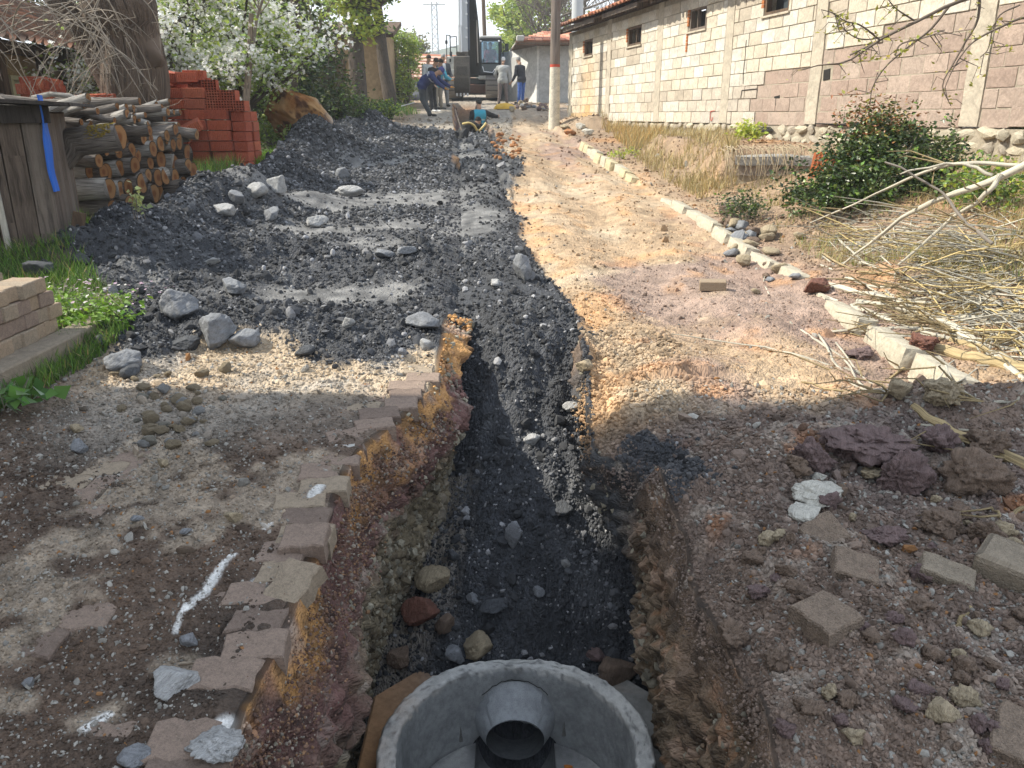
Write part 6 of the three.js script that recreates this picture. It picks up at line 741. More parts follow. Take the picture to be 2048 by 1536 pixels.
  const hd = HEAD.clone(), hp = o.head ?? 0; hd.scale(H / 1.75, H / 1.75, H / 1.75).rotateX(L * 0.75 + hp).rotateY(o.turn ?? 0); const hq = J.neck.clone().addScaledVector(V(0, Math.cos(L), Math.sin(L)), 0.055 * H); hd.translate(hq.x, hq.y, hq.z); tint(hd, () => cols[2]); geos.push(hd.toNonIndexed());
  for (const [w, d, s] of handsAt) { const g = HAND.clone().scale(-s * H / 1.75, H / 1.75, H / 1.75).applyQuaternion(new THREE.Quaternion().setFromUnitVectors(V(0, -1, 0), d)).translate(w.x, w.y, w.z); if (s > 0) { const ix = g.index.array; for (let i = 0; i < ix.length; i += 3) { const e = ix[i]; ix[i] = ix[i + 1]; ix[i + 1] = e; } } tint(g, () => o.gloves ?? cols[2]); geos.push(g.toNonIndexed()); }
  part('body', mergeGeometries(geos), M.figure, t);
  const hair = new THREE.SphereGeometry(1, 20, 14, 0, Math.PI * 2, 0, Math.PI * (o.cap ? 0.52 : 0.62)).scale(0.086, 0.106, 0.108).rotateX(o.cap ? 0 : -0.42).translate(0, 0.152, -0.014); const hs = [hair]; if (o.cap) hs.push(new THREE.SphereGeometry(1, 18, 12, 0, Math.PI * 2, 0, Math.PI * 0.55).scale(0.083, 0.1, 0.1).rotateX(-0.75).translate(0, 0.142, -0.014), bx(0.12, 0.012, 0.09, 0, 0.165, 0.115)); const hg = mg(hs).scale(H / 1.75, H / 1.75, H / 1.75).rotateX(L * 0.75 + hp).rotateY(o.turn ?? 0).translate(hq.x, hq.y, hq.z); const hm = new THREE.MeshStandardMaterial({ roughness: 0.95 }); hm.color.setRGB(...(o.hair ?? [0.03, 0.025, 0.02])); part(o.cap ? 'cap' : 'hair', hg, hm, t); return t;
}
const BLK = [0.016, 0.016, 0.018], hang = [[0.05, 0.14, 0.15], [0.05, 0.14, 0.15]];
{
  const R = Math.PI / 2, rd = (x, y, d) => { const q = at(x, y, d); q.y = topH(q.x, d); return q; };
  person('person in a navy jacket with white sleeve stripes bending forward over the trench edge', rd(861, 231, 25.6), R * 0.85, { H: 1.66, lean: 1.08, thigh: 0.02, knee: 0.05, arms: [[0.75, 0.05, 0.25], [0.9, 0.05, 0.2]], pants: [0.045, 0.05, 0.055], jacket: [0.02, 0.028, 0.10], cap: true, hair: [0.06, 0.06, 0.2], gloves: [0.6, 0.26, 0.03], head: 0.2, stripes: [[0.2, 0.215, [0.6, 0.6, 0.62]], [0.235, 0.248, [0.6, 0.6, 0.62]]] });
  person('person in a black jacket with white shoes watching behind the one in navy', rd(868, 221, 28.2), R * 0.6, { H: 1.64, lean: 0.3, arms: [[0.3, 0.1, 0.3], [0.2, 0.1, 0.3]], pants: BLK, jacket: BLK, shoes: [0.6, 0.6, 0.6], head: 0.35 });
  person('person with a pale collar half hidden at the back of the group', rd(858, 214, 30.5), R * 0.5, { H: 1.68, lean: 0.12, arms: hang, pants: [0.1, 0.1, 0.1], jacket: [0.42, 0.44, 0.44], head: 0.2 });
  person('person in a turquoise top and beige trousers leaning in at the trench edge', rd(879, 217, 29.6), R * 0.5, { H: 1.6, lean: 0.3, arms: [[0.5, 0.1, 0.7], [0.5, 0.1, 0.7]], pants: [0.27, 0.235, 0.18], jacket: [0.06, 0.32, 0.42], gloves: [0.55, 0.25, 0.05], head: 0.3 });
  person('tall grey haired person in an open dark jacket over a white shirt', rd(888, 211, 31), R * 0.25, { H: 1.72, lean: 0.1, arms: [[0.3, 0.1, 0.9], [0.3, 0.12, 0.8]], pants: [0.2, 0.2, 0.2], jacket: [0.05, 0.052, 0.06], front: [0.55, 0.56, 0.58], hair: [0.3, 0.3, 0.3], head: 0.2 });
  person('person in a grey jacket and pale cap seen from behind right of the trench', rd(1006, 216, 32.6), Math.PI - 0.15, { H: 1.64, lean: 0.14, arms: [[0.12, 0.16, 0.15], [0.15, 0.5, 0.8, -0.3]], pants: [0.13, 0.105, 0.10], jacket: [0.30, 0.31, 0.31], cap: true, hair: [0.6, 0.6, 0.6], head: 0.35, sleeve: [0.29, 0.3, 0.3] });
  person('person in a dark jacket and blue jeans standing with hands in pockets', rd(1041, 207, 33), -R * 1.5, { H: 1.64, lean: 0.22, arms: [[0.1, 0.12, 0.5], [0.1, 0.12, 0.5]], pants: [0.05, 0.11, 0.34], jacket: [0.022, 0.024, 0.032], hair: [0.22, 0.22, 0.22], head: 0.4 });
  const f1 = at(959, 250, 24.3); f1.y = fillH(f1.x, 24.3); person('worker in a turquoise reflective vest standing in the trench, one arm stretched out', f1, Math.PI + 0.3, { H: 1.74, lean: 0.12, arms: [[1.2, 0.9, 0.15, 0.9], [0.2, 0.15, 0.3]], pants: BLK, jacket: [0.035, 0.30, 0.42], sleeve: BLK, cap: true, hair: [0.03, 0.03, 0.03], long: true, stripes: [[0.08, 0.098, [0.42, 0.52, 0.5]], [0.14, 0.158, [0.42, 0.52, 0.5]]] });
  const f2 = at(938, 290, 21.9); f2.y = fillH(f2.x, 21.9); person('worker in black bending down in the trench under a yellow hose', f2, Math.PI - 0.6, { H: 1.72, lean: 1.25, thigh: 0.2, knee: 0.35, arms: [[0.5, 0.1, 0.2], [0.5, 0.1, 0.2]], pants: BLK, jacket: BLK, cap: true, hair: [0.02, 0.02, 0.02] });
  const s = E(981, 130, XD - 0.75).add(XO); const dr = person('driver in a red top seated behind the excavator windscreen', V(s.x, s.y - 0.5, s.z), 0, { H: 1.66, lean: 0.05, thigh: 1.4, knee: 1.4, arms: [[0.6, 0.1, 0.7], [0.6, 0.1, 0.7]], pants: [0.03, 0.03, 0.04], jacket: [0.34, 0.05, 0.07], hair: [0.05, 0.05, 0.05] });
  const hose = [[925, 248], [938, 246], [948, 251], [956, 262], [966, 254], [972, 246]].map(([x, y], i) => at(x, y, 21.6 + 0.05 * i)); single('hose', tube(new THREE.CatmullRomCurve3(hose).getPoints(24), 0.03, 8), mat('yellowHose', [0.58, 0.46, 0.18], { roughness: 0.6 }), 'pale yellow hose draped across the trench by the bending worker', 'hose');
  single('wooden_stake', rod(at(910, 218, 22.6), at(928, 276, 21.2), 0.02), M.greyWood, 'thin wooden stake leaning against the left side of the trench', 'stake');
}
// ---------------------------------------------------------------- poles, cottage, far roof
{
  const b = groundAt(1108, 252), t = thing('utility_pole', 'wooden utility pole with a red band and whitewashed foot before the block building', 'pole', [b.x, b.y - 0.1, b.z]); const d = -b.z, y1 = at(1104, 129, d).y - b.y + 0.1, y0 = at(1104, 134.5, d).y - b.y + 0.1; part('whitewash', boxUV(cyl(0.145, 0.125, y0, 18, 0, y0 / 2, 0)), mat('whitewash', [0.62, 0.58, 0.48], { map: rep(T.grainC, 1.5) }), t); part('red_band', cyl(0.127, 0.127, y1 - y0, 18, 0, (y0 + y1) / 2, 0), mat('bandRed', [0.45, 0.06, 0.03]), t); { const g = boxUV(cyl(0.123, 0.1, 6, 18, 0, y1 + 3, 0)); part('shaft', g, mat('poleWood', [0.21, 0.17, 0.145], { map: rep(T.barkC, 1, 0.3), bumpMap: rep(T.woodB, 2), bumpScale: 0.006 }), t); }
  const p2 = at(1154, 60, 31); const t2 = thing('metal_pole', 'thick pale grey metal pole rising behind the end of the block building', 'pole', [p2.x, 2.0, p2.z]); part('shaft', cyl(0.21, 0.19, 8, 24, 0, 4, 0), mat('galvPole', [0.45, 0.47, 0.49], { roughness: 0.55 }), t2); part('base_plate', cyl(0.35, 0.35, 0.05, 16, 0, 0.03, 0), M.galv, t2);
  const p3 = at(972, 48, 52); const t3 = thing('far_pole', 'thin dark pole with wires seen above the digger', 'pole', [p3.x, 3.2, p3.z]); part('shaft', cyl(0.14, 0.09, 9, 8, 0, 4.5, 0), M.darkWood, t3); part('wires', mg([0, 0.5, 1].map((k) => rod(V(-0.2, 7.4 + k, 0), V(-7, 9.6 + k, 22), 0.012))), M.machBlack, t3); t3.rotation.z = 0.03;
  const p4 = at(873, 180, 70); const t4 = thing('lattice_mast', 'pale steel lattice mast in the haze beyond the digger', 'mast', [p4.x, 3.9, p4.z]), l = []; for (const s of [-1, 1]) { l.push(rod(V(s * 0.28, 0, 0), V(s * 0.2, 6.4, 0), 0.05)); for (let i = 0; i < 9; i++) l.push(rod(V(s * 0.28, i * 0.7, 0), V(-s * 0.26, i * 0.7 + 0.7, 0), 0.025)); } l.push(rod(V(-0.9, 6.2, 0), V(0.9, 6.2, 0), 0.04)); part('lattice', mg(l), M.galvPole, t4); { const a = at(858, 0, 52).sub(t4.position), c = at(895, -60, 40).sub(t4.position); part('wire', rod(V(0.3, 6.2, 0), c, 0.014), M.machBlack, t4); }
  // pale cottage
  const A = at(1078, 190, 33.5), B = at(1170, 190, 31.5), L = B.x - A.x, c = thing('pale_cottage', 'small pale plastered cottage with a red tiled roof beyond the wooden pole', 'cottage', [A.x, 1.98, A.z], 0.06), H = at(1078, 92, 33.5).y - 1.98;
  mat('limewash', [0.46, 0.46, 0.45], { map: rep(T.concC, 0.7) }); const sd = boxUV(bx(0.25, H, 5.4, 0.125, H / 2, -2.7)); part('front_wall', boxUV(bx(L, H, 0.25, L / 2, H / 2, -0.12)), M.limewash, c); { const w = new THREE.Mesh(sd); w.rotation.y = 0; const o = part('side_wall', boxUV(bx(0.2, H, 5.2, 0, H / 2, -2.6)), mat('white', [0.66, 0.66, 0.64], { map: rep(T.concC, 0.7) }), c); o.rotation.y = 0.34; o.position.set(0.0, 0, -0.02); part('side_door', bx(0.04, 1.9, 0.8, -0.115, 1.0, -2.1), M.limewash, o); part('door_gap', bx(0.02, 1.9, 0.05, -0.14, 1.0, -1.65), M.void, o); }  // side wall paler than the front: its sunlight is painted into the colour
  const rg = []; part('eave_board', boxUV(bx(L + 1.5, 0.16, 0.1, L / 2 - 0.2, H + 0.08, 0.5)), mat('eaveRust', [0.26, 0.13, 0.08]), c); part('soffit', boxUV(mg([bx(L + 1.5, 0.06, 6.6, L / 2 - 0.2, H + 0.04, -2.6)])), M.darkWood, c); const verge = part('verge_board', boxUV(bx(0.12, 0.14, 6.4).translate(0, H + 0.1, -2.7)), mat('greyCap', [0.42, 0.41, 0.38]), c); verge.position.set(-0.85, 0, 0); part('barge_cap', rb(0.3, 0.22, 0.3, 0.05, -0.78, H + 0.22, 0.45), M.greyCap, c);
  const TM = [mat('rtA', [0.44, 0.17, 0.10]), mat('rtB', [0.55, 0.27, 0.18]), mat('rtC', [0.34, 0.13, 0.08])], tg = rb(0.27, 0.06, 0.4, 0.03); for (let r = 0; r < 6; r++) for (let i = 0; i < 16; i++) { const x = -0.65 + i * 0.29 + r * 0.2, z = 0.4 - r * 0.38; if (x > L + 0.4) continue; const o = part('roof_tile', tg, pick(TM), c); o.position.set(x, H + 0.2 + r * 0.085, z); o.rotation.x = 0.22; } part('roof_deck', bx(L + 0.3, 0.05, 2.4).rotateX(0.22).translate(L / 2 + 0.5, H + 0.4, -0.7), M.oldTile, c);
  // red roof with a dark cover, low down beyond the people
  const q = at(856, 160, 48), f = thing('far_house', 'low house with a striped red tiled roof beyond the watching people', 'house', [q.x, 2.55, q.z], 0.45); part('wall', bx(5, 1.5, 4, 0, 0.6, -2), M.limewash, f); part('roof', bx(5.4, 0.1, 3.0).rotateX(0.5).translate(0, 1.75, -0.7), M.rtA, f); for (let i = 0; i < 7; i++) part('tile_row', bx(5.4, 0.05, 0.2).rotateX(0.5).translate(0, 1.18 + i * 0.19, 0.48 - i * 0.35), mat('rowPale', [0.6, 0.42, 0.33]), f); part('roof_sheet', bx(1.3, 0.04, 0.9).rotateX(0.5).translate(-1.2, 2.0, -0.85), mat('bluegrey', [0.07, 0.09, 0.13]), f);
  const h = at(834, 190, 36.5); single('covered_heap', (() => { const g = rock(4, 8, 0.14, 2.2, 1.9, 1.2, true); return g; })(), mat('darkTarp', [0.035, 0.04, 0.055], { roughness: 0.6 }), 'dark blue black covered heap behind the watching people', 'heap', [h.x, 2.4, h.z]);
  const pl = [at(803, 213, 26.4), at(829, 204, 26.4)]; single('white_board', boxUV(rb(pl[0].distanceTo(pl[1]), 0.03, 0.14, 0.006)), mat('whiteBoard', [0.6, 0.6, 0.6]), 'white board lying on the ground left of the watching people', 'board', [(pl[0].x + pl[1].x) / 2, (pl[0].y + pl[1].y) / 2 , pl[0].z], [0, 0.2, 0.25]);
  { const g = new THREE.SphereGeometry(0.5, 36, 18, 0, 6.3, 0, 1.6), p = g.attributes.position; for (let i = 0; i < p.count; i++) { const x = p.getX(i), y = p.getY(i), z = p.getZ(i); p.setXYZ(i, x * 0.75 * (1 + 0.15 * vn(x * 5, z * 5, 2)), y * 0.36 * (1 + 0.5 * vn(x * 5, z * 6, 1)) - 0.02, z * 0.6); } g.computeVertexNormals(); const o = at(1010, 219, 29.8); o.y = topH(o.x, 29.8); single('yellow_sheet', g, mat('yellowS', [0.60, 0.36, 0.04], { roughness: 0.7 }), 'crumpled yellow sheet on the ground beside the person in grey', 'sheet', [o.x, o.y, o.z + 0.3]); }
  { const o = groundAt(682, 213); single('blue_rag', rock(2, 7, 0.2, 0.45, 0.12, 0.25, true), mat('blueRag', [0.02, 0.06, 0.4]), 'small blue plastic scrap at the edge of the shrubs', 'scrap', [o.x, o.y + 0.08, o.z]); }
}
// ---------------------------------------------------------------- loose stuff: clods, crumbs and pebbles too many to count
{
  const soft = () => { const g = rock(0, 6, 0.0, 1, 0.75, 0.9); return g; }, G = [soft(), soft(), rock(1, 7, 0.12, 1, 0.8, 0.9)];
  mat('stoneM', [1, 1, 1], { map: rep(T.grainC, 1), roughness: 0.95 });
  const bins = {}; const add = (key, m, c) => { (bins[key] ??= [[], []])[0].push(m); bins[key][1].push(c); };
  const turn = () => rr(0, 6.28);
  const dust = (x, d) => sst(0.05, 0.5, fbm(x * 2.2, d * 1.9, 80, 4));
  const emit = (n, f) => { for (let i = 0; i < n; i++) f(); };
  // over the open ground and the fill
  emit(230000, () => {
    const py = mix(1640, 236, Math.pow(rnd(), 0.9)), d = gp(1024, py)[1], x = rr(-1, 1) * (0.7 * d + 0.5); if (d < 1.3) return;
    const l = xL(d), r = xR(d), inT = d > 0.95 && d < 20.2 && x > xLb(d) && x < xRb(d); if (!inT && d < 33 && x > l - 0.02 && x < r + 0.02) { if (d < 4.7 || d > 20) return; const s = (0.006 + 0.0025 * d) * Math.exp(0.5 * gauss()), q = rr(0.04, 0.12); add('crushed_stone_' + ri(0, 2), M4(x, surface(x, d) + s * 0.15, -d, s, s * 0.8, s, turn(), turn(), turn()), C(q, q, q * 1.1)); return; }
    const g = inT ? (d > 3.2 ? 1 : 0.9) : gravelMask(x, d), y = inT ? fillH(x, d) : topH(x, d), n = vn(x * 0.9, d * 0.9, 21) * 0.5 + 0.5;
    if (inT && d < 3.28 && Math.hypot(x, d - 2.69) < 0.72) return;
    if (rnd() < g) {
      const rough = sst(0.3, 0.62, n + 0.25 * vn(x * 1.1 + 9, d * 1.9, 8)); if (rnd() > 0.35 + 0.65 * rough && d < 8) return;
      if (d > 4.3 && rnd() < 0.95 * packed(x, d)) return; let s = (0.006 + 0.0025 * d) * Math.exp(0.62 * gauss()); if (rnd() < 0.03) s *= 2.6; const pale = rnd() < 0.1 + 0.25 * sst(9, 16, d) * rnd(); let c;
      if (pale) { const q = rr(0.16, 0.38); c = C(q, q, q * 1.04); } else { const q = mix(0.045, 0.19, dust(x, d) * rnd()) * rr(0.7, 1.5); c = C(q, q * 1.03, q * 1.13); }
      add('crushed_stone_' + ri(0, 2), M4(x, y + s * 0.15, -d, s * rr(0.8, 1.4), s * rr(0.7, 1.1), s * rr(0.8, 1.3), turn(), turn(), turn()), c);
    } else {
      const right = x > 0, near = d < 3.9, k = right ? x - kerbX(d) : vergeX(d) - x; let dens = right ? (near ? 0.8 : x - r < 0.5 && d < 6 ? 0.6 : 0.15) : (near ? 0.42 : 0.8);
      if (!right && d < 4.4 && d > 2.9 && x > -2.3 && x < -1.1) dens = 0.9; if (!right && k > 0.15) dens = 0.05; if (right && k > 0) dens = 0.5; if (rnd() > dens) return;
      let s = (0.005 + 0.0026 * d) * Math.exp(0.6 * gauss()) * (right && near ? 1.15 : 0.85); if (rnd() < 0.016) s *= 2.3;
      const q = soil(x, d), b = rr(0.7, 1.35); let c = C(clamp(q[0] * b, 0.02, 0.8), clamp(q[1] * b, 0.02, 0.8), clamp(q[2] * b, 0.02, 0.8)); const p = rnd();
      if (p < (right ? (near ? 0.14 : 0.04) : 0.24)) { const e = rr(0.2, 0.42); c = C(e, e * 0.95, e * 0.86); } else if (p > 0.985) c = C(0.3, 0.15, 0.06);
      add('pebbles_' + ri(0, 2), M4(x, y + s * 0.12, -d, s * rr(0.8, 1.5), s * rr(0.5, 0.9), s * rr(0.8, 1.3), turn(), turn(), turn()), c);
    }
  });
  emit(70000, () => { const d = 6.5 + 13.5 * Math.pow(rnd(), 0.8), x = rr(-4.4, xL(d)), g = gravelMask(x, d); if (rnd() > g || rnd() < 0.97 * packed(x, d)) return; let s = (0.006 + 0.0026 * d) * Math.exp(0.6 * gauss()); const q = rnd() < 0.12 ? rr(0.16, 0.36) : mix(0.04, 0.13, rnd()); add('crushed_stone_' + ri(0, 2), M4(x, topH(x, d) + s * 0.15, -d, s * rr(0.8, 1.4), s * rr(0.7, 1.1), s * rr(0.8, 1.3), turn(), turn(), turn()), C(q, q * 1.02, q * 1.1)); });
  // crumbs along both lips of the cut
  emit(11000, () => { const d = 1.45 + 2.6 * Math.pow(rnd(), 1.3), side = rnd() < 0.4 ? -1 : 1, x = (side < 0 ? xL(d) + 0.1 + 0.07 * gauss() : xR(d) + 0.0 + 0.06 * gauss()), y0 = topH(side < 0 ? xL(d) : xR(d), d), y = side < 0 ? y0 - clamp((x - xL(d)) * 1.25, -0.01, 0.3) : x > xR(d) ? topH(x, d) : y0 - (xR(d) - x) * 1.2; const c = side < 0 ? mix3(mix3([0.34, 0.19, 0.085], [0.15, 0.09, 0.07], Math.min(1, rnd() + 0.35)), [0.28, 0.25, 0.21], rnd() < 0.2 ? 0.8 : 0) : soil(Math.max(0.3, x), d), e = rr(0.6, 1.3), s = (0.004 + 0.002 * d) * Math.exp(0.75 * gauss()); add('pebbles_' + ri(0, 2), M4(x, y, -d, s, s * 0.8, s, turn(), turn(), turn()), C(c[0] * e, c[1] * e, c[2] * e)); });
  emit(9000, () => { const d = rr(1.6, 4.8), x = xR(d) + Math.pow(rnd(), 1.4) * 0.55, s = (0.005 + 0.0035 * d) * Math.exp(0.7 * gauss()), c = gravelMask(x, d) > 0.5 ? [0.07, 0.07, 0.075] : soil(x, d), e = rr(0.65, 1.3); add('pebbles_' + ri(0, 2), M4(x, topH(x, d) + s * 0.12, -d, s, s * 0.8, s, turn(), turn(), turn()), C(c[0] * e, c[1] * e, c[2] * e)); });
  // stones in the cut faces
  emit(34000, () => {
    const d = 1.5 + Math.pow(rnd(), 1.5) * 4.2, side = rnd() < 0.5 ? -1 : 1, t = Math.pow(rnd(), 0.8), a = side < 0 ? xL(d) : xR(d), b = side < 0 ? xLb(d) : xRb(d), y0 = topH(a, d), y1 = fillH(b, d); if (y0 - y1 < 0.15) return;
    const y = mix(y0, y1, t), dep = roadY(d) - y, led = side < 0 ? 0.11 * Math.exp(-Math.pow((t - 0.28) / 0.24, 2)) : -0.05 * Math.exp(-Math.pow((t - 0.3) / 0.25, 2));
    const c0 = wallColor(y, d, side, t);  const s = (0.006 + 0.005 * d) * Math.exp(0.75 * gauss()) * (dep > 0.3 ? 1.3 : 0.7), e = rr(0.7, 1.6), p = rnd();
    const n = Math.sin(Math.PI * t) * (0.11 * fbm(d * 2.6, y * 3.1, 2 + side, 4) + 0.012);
    add('wall_stones_' + ri(0, 2), M4(mix(a, b, sst(0, 1, t)) + led - side * n, y, -d, s * 0.8, s * rr(0.8, 1.3), s * rr(0.8, 1.4), turn(), turn(), turn()), p < 0.22 ? C(0.34 * e * 0.8, 0.31 * e * 0.8, 0.24 * e * 0.8) : C(clamp(c0[0] * e, 0.02, 0.7), clamp(c0[1] * e, 0.02, 0.7), clamp(c0[2] * e, 0.02, 0.7)));
  });
  const names = { crushed_stone: ['loose black crushed stone and pale chips lying over the fill', 'crushed stone'], pebbles: ['loose pebbles and soil crumbs scattered over the dug-up road', 'pebbles'], wall_stones: ['small stones sticking out of the cut sides of the trench', 'stones'] };
  for (const [key, [m, c]] of Object.entries(bins)) { const base = key.replace(/_\d$/, ''), o = scatter(base, G[+key.slice(-1)], M.stoneM, m, c); tag(o, names[base][0], names[base][1], null, 'stuff'); }
}
// ---------------------------------------------------------------- single stones, clods and loose blocks
const stoneMat = (name, c, b = 0.012) => mat(name, c, { map: rep(T.grainC, 3), bumpMap: rep(T.grainB, 4), bumpScale: b });
stoneMat('sGrey', [0.25, 0.26, 0.28]); stoneMat('sPale', [0.42, 0.42, 0.42]); stoneMat('sDark', [0.085, 0.09, 0.1]); stoneMat('sTan', [0.38, 0.31, 0.21]); stoneMat('sPurple', [0.175, 0.12, 0.115]); stoneMat('sBrown', [0.19, 0.135, 0.10]); stoneMat('sWhite', [0.58, 0.56, 0.5]); stoneMat('sLime', [0.34, 0.32, 0.27]); stoneMat('sRed', [0.19, 0.085, 0.06]);
function stone(px, py, w, asp, m, label, o = {}) { // seen width in photo pixels, height over width
  const q = groundAt(px, py), d = -q.z, s = w * Math.hypot(q.x, q.y - EYE, d) / FPX * 1.02, g = rock(o.det ?? (w > 50 ? 11 : 7), o.planes ?? 11, o.rough ?? 0.075, 1, asp * 1.05, o.deep ?? 0.85, o.smooth ?? true); if (o.smooth ?? true) { const p = g.attributes.position, uv = new Float32Array(p.count * 2); for (let i = 0; i < p.count; i++) { uv[i * 2] = p.getX(i) * s * 1.0 + p.getZ(i) * s * 0.7; uv[i * 2 + 1] = p.getY(i) * s + p.getZ(i) * s * 0.7; } g.setAttribute('uv', new THREE.BufferAttribute(uv, 2)); }
  g.scale(s, s, s); return single(o.name ?? 'stone', g, m, label, o.cat ?? 'stone', [q.x, q.y + s * asp * 0.36, q.z], [o.rx ?? 0.1 * gauss(), o.ry ?? rr(-0.4, 0.4), o.rz ?? 0.12 * gauss()], o.group);
}
const B = { name: 'boulder', cat: 'boulder' };
stone(366, 630, 82, 0.78, M.sGrey, 'largest pale grey boulder lying on the black gravel left of centre', { ...B, planes: 12 });
stone(466, 585, 54, 0.7, M.sGrey, 'grey angular boulder just beyond the largest one on the black gravel', B);
stone(432, 692, 76, 0.95, M.sGrey, 'tall rounded grey boulder at the near edge of the black gravel', { ...B, planes: 12 });
stone(490, 694, 58, 0.78, M.sGrey, 'wedge shaped grey boulder touching the right side of the tall rounded one', B);
stone(558, 386, 46, 0.95, M.sPale, 'pale boulder at the foot of the black heap beside the sunlit grass', B);
stone(513, 392, 42, 0.7, M.sPale, 'pale stone second in the row leading from the bricks along the gravel edge'); stone(472, 405, 44, 0.6, M.sGrey, 'grey stone nearest the long grass in the row along the gravel edge'); stone(452, 428, 50, 0.5, M.sPale, 'broken pale stone near the low end of the row by the firewood'); stone(545, 440, 34, 0.9, M.sGrey, 'upright grey stone in the middle of the gravel beyond the low ridge');
stone(632, 452, 50, 0.5, M.sPale, 'flat pale stone on the small mound left of the packed track'); stone(702, 392, 56, 0.4, M.sPale, 'flat disc like pale stone on the far packed track'); stone(688, 358, 32, 0.8, M.sGrey, 'grey stone on the slope above the disc like one'); stone(424, 530, 40, 0.45, M.sPale, 'thin pale slab tilted on the smooth black slope'); stone(222, 592, 32, 0.7, M.sGrey, 'blue grey stone at the grass edge of the black gravel'); stone(80, 552, 62, 0.5, M.sDark, 'dark slate coloured stone at the foot of the plank shed'); stone(164, 528, 34, 0.7, M.sDark, 'dark stone between the shed and the black slope');
stone(252, 738, 92, 0.5, M.sGrey, 'long grey rock with a bright top at the corner of the gravel', { planes: 8 }); stone(262, 752, 38, 0.7, M.sDark, 'round dark stone just below the long grey rock'); stone(205, 695, 32, 0.8, M.sDark, 'black stone by the edging slab at the grass corner'); stone(368, 695, 62, 0.4, M.sDark, 'long dark stone left of the tall rounded boulder'); stone(612, 712, 44, 0.55, M.sDark, 'dark oval stone on the near edge of the gravel band'); stone(838, 655, 82, 0.42, M.sGrey, 'long flat pale slab on the gravel next to the trench edge', { rz: -0.2 }); stone(853, 698, 28, 0.95, M.sPale, 'small pale stone perched on the trench corner'); stone(698, 655, 26, 1.1, M.sPale, 'small upright pale stone right of the wedge boulder'); stone(772, 515, 40, 0.5, M.sGrey, 'grey stone on the far lumpy band beside the packed track'); stone(812, 508, 44, 0.45, M.sGrey, 'grey stone nearest the trench on the far lumpy band');
stone(1047, 555, 42, 1.4, M.sGrey, 'rounded long grey stone at the right rim of the filled trench', { deep: 1.0 }); stone(1040, 510, 34, 0.6, M.sDark, 'dark stone beyond the rounded long one at the right rim'); stone(992, 572, 30, 0.6, M.sPale, 'pale block in the middle of the black fill'); stone(1064, 890, 36, 0.8, M.sPale, 'pale round stone where the fill dips into shade'); stone(1028, 1092, 46, 1.3, M.sGrey, 'pale grey slab standing in the black fill beyond the manhole', { rz: -0.15, deep: 0.4, planes: 7 }); stone(1126, 1025, 44, 0.6, M.sDark, 'dark grey stone to the right of the pale slab in the fill'); stone(985, 1215, 62, 0.35, M.sDark, 'flat dark stone in the fill closest to the manhole'); stone(1076, 1190, 28, 0.7, M.sGrey, 'small grey stone in the fill near the flat dark one'); stone(1130, 1132, 24, 0.7, M.sPale, 'small pale chip in the fill between slab and manhole'); stone(945, 1205, 26, 0.9, M.sGrey, 'small grey stone left of the flat dark one'); stone(955, 1310, 66, 0.85, M.sTan, 'tan broken stone resting against the back of the manhole ring'); stone(908, 1322, 46, 0.75, M.sGrey, 'greyish stone left of the tan one behind the ring'); stone(1235, 1362, 78, 0.75, M.sBrown, 'brown pointed stone at the right shoulder of the manhole'); stone(1192, 1318, 46, 0.5, M.sPurple, 'pinkish stone behind the right side of the ring'); stone(1225, 1318, 30, 0.9, M.sDark, 'small dark lump of stone above the brown pointed one');
stone(868, 1172, 74, 0.6, M.sTan, 'squared tan stone block at the foot of the left trench side', { planes: 6 }); stone(845, 1240, 78, 0.8, M.sRed, 'dark red stone in the hollow of the left trench side'); stone(890, 1262, 46, 0.9, M.sBrown, 'brown stone wedged below the dark red one'); stone(800, 1325, 60, 0.7, M.sBrown, 'brown stone in the dark gap left of the manhole'); stone(905, 1118, 30, 0.8, M.sDark, 'black stone at the left margin of the fill'); stone(920, 830, 46, 1.0, M.sDark, 'dark stone leaning on the left trench wall in the shade');
stone(466, 1042, 36, 0.7, M.sTan, 'tan angular stone on the dirt covered paving'); stone(372, 1068, 26, 0.6, M.sGrey, 'small grey stone left of the tan angular one on the paving'); stone(162, 905, 38, 0.75, M.sGrey, 'grey stone alone on the brown dirt at the left'); stone(328, 935, 26, 0.9, M.sTan, 'small squared stone on the dirt below the pale stone scatter'); stone(380, 1292, 34, 0.9, M.sGrey, 'grey stone beside the white chalk stripe'); stone(352, 1378, 86, 0.5, M.sPale, 'flat whitish shard near the bottom of the paving', { planes: 6 }); stone(268, 1520, 54, 0.55, M.sGrey, 'pale grey stone at the bottom edge of the photo', { planes: 6 }); stone(272, 1042, 28, 0.5, M.sGrey, 'flat grey stone among the bare paving patches'); stone(154, 862, 26, 0.7, M.sTan, 'small tan stone near the leafy weed'); stone(60, 1372, 22, 0.8, M.sGrey, 'small round stone at the far left of the dark dirt');
stone(440, 1500, 100, 0.45, M.sPale, 'crumbled pale concrete lump under the last paving blocks', { rough: 0.2 });
for (let i = 0; i < 46; i++) { const u = rnd(); stone(mix(255, 420, u) + 30 * gauss(), mix(745, 900, rnd()) + 10 * gauss(), rr(14, 34), rr(0.45, 0.8), pick([M.sTan, M.sTan, M.sLime, M.sPale]), 'small pale broken stone in the loose scatter below the gravel corner', { det: 1, smooth: false, planes: 7, group: 'pale broken stones scattered left of the road' }); }
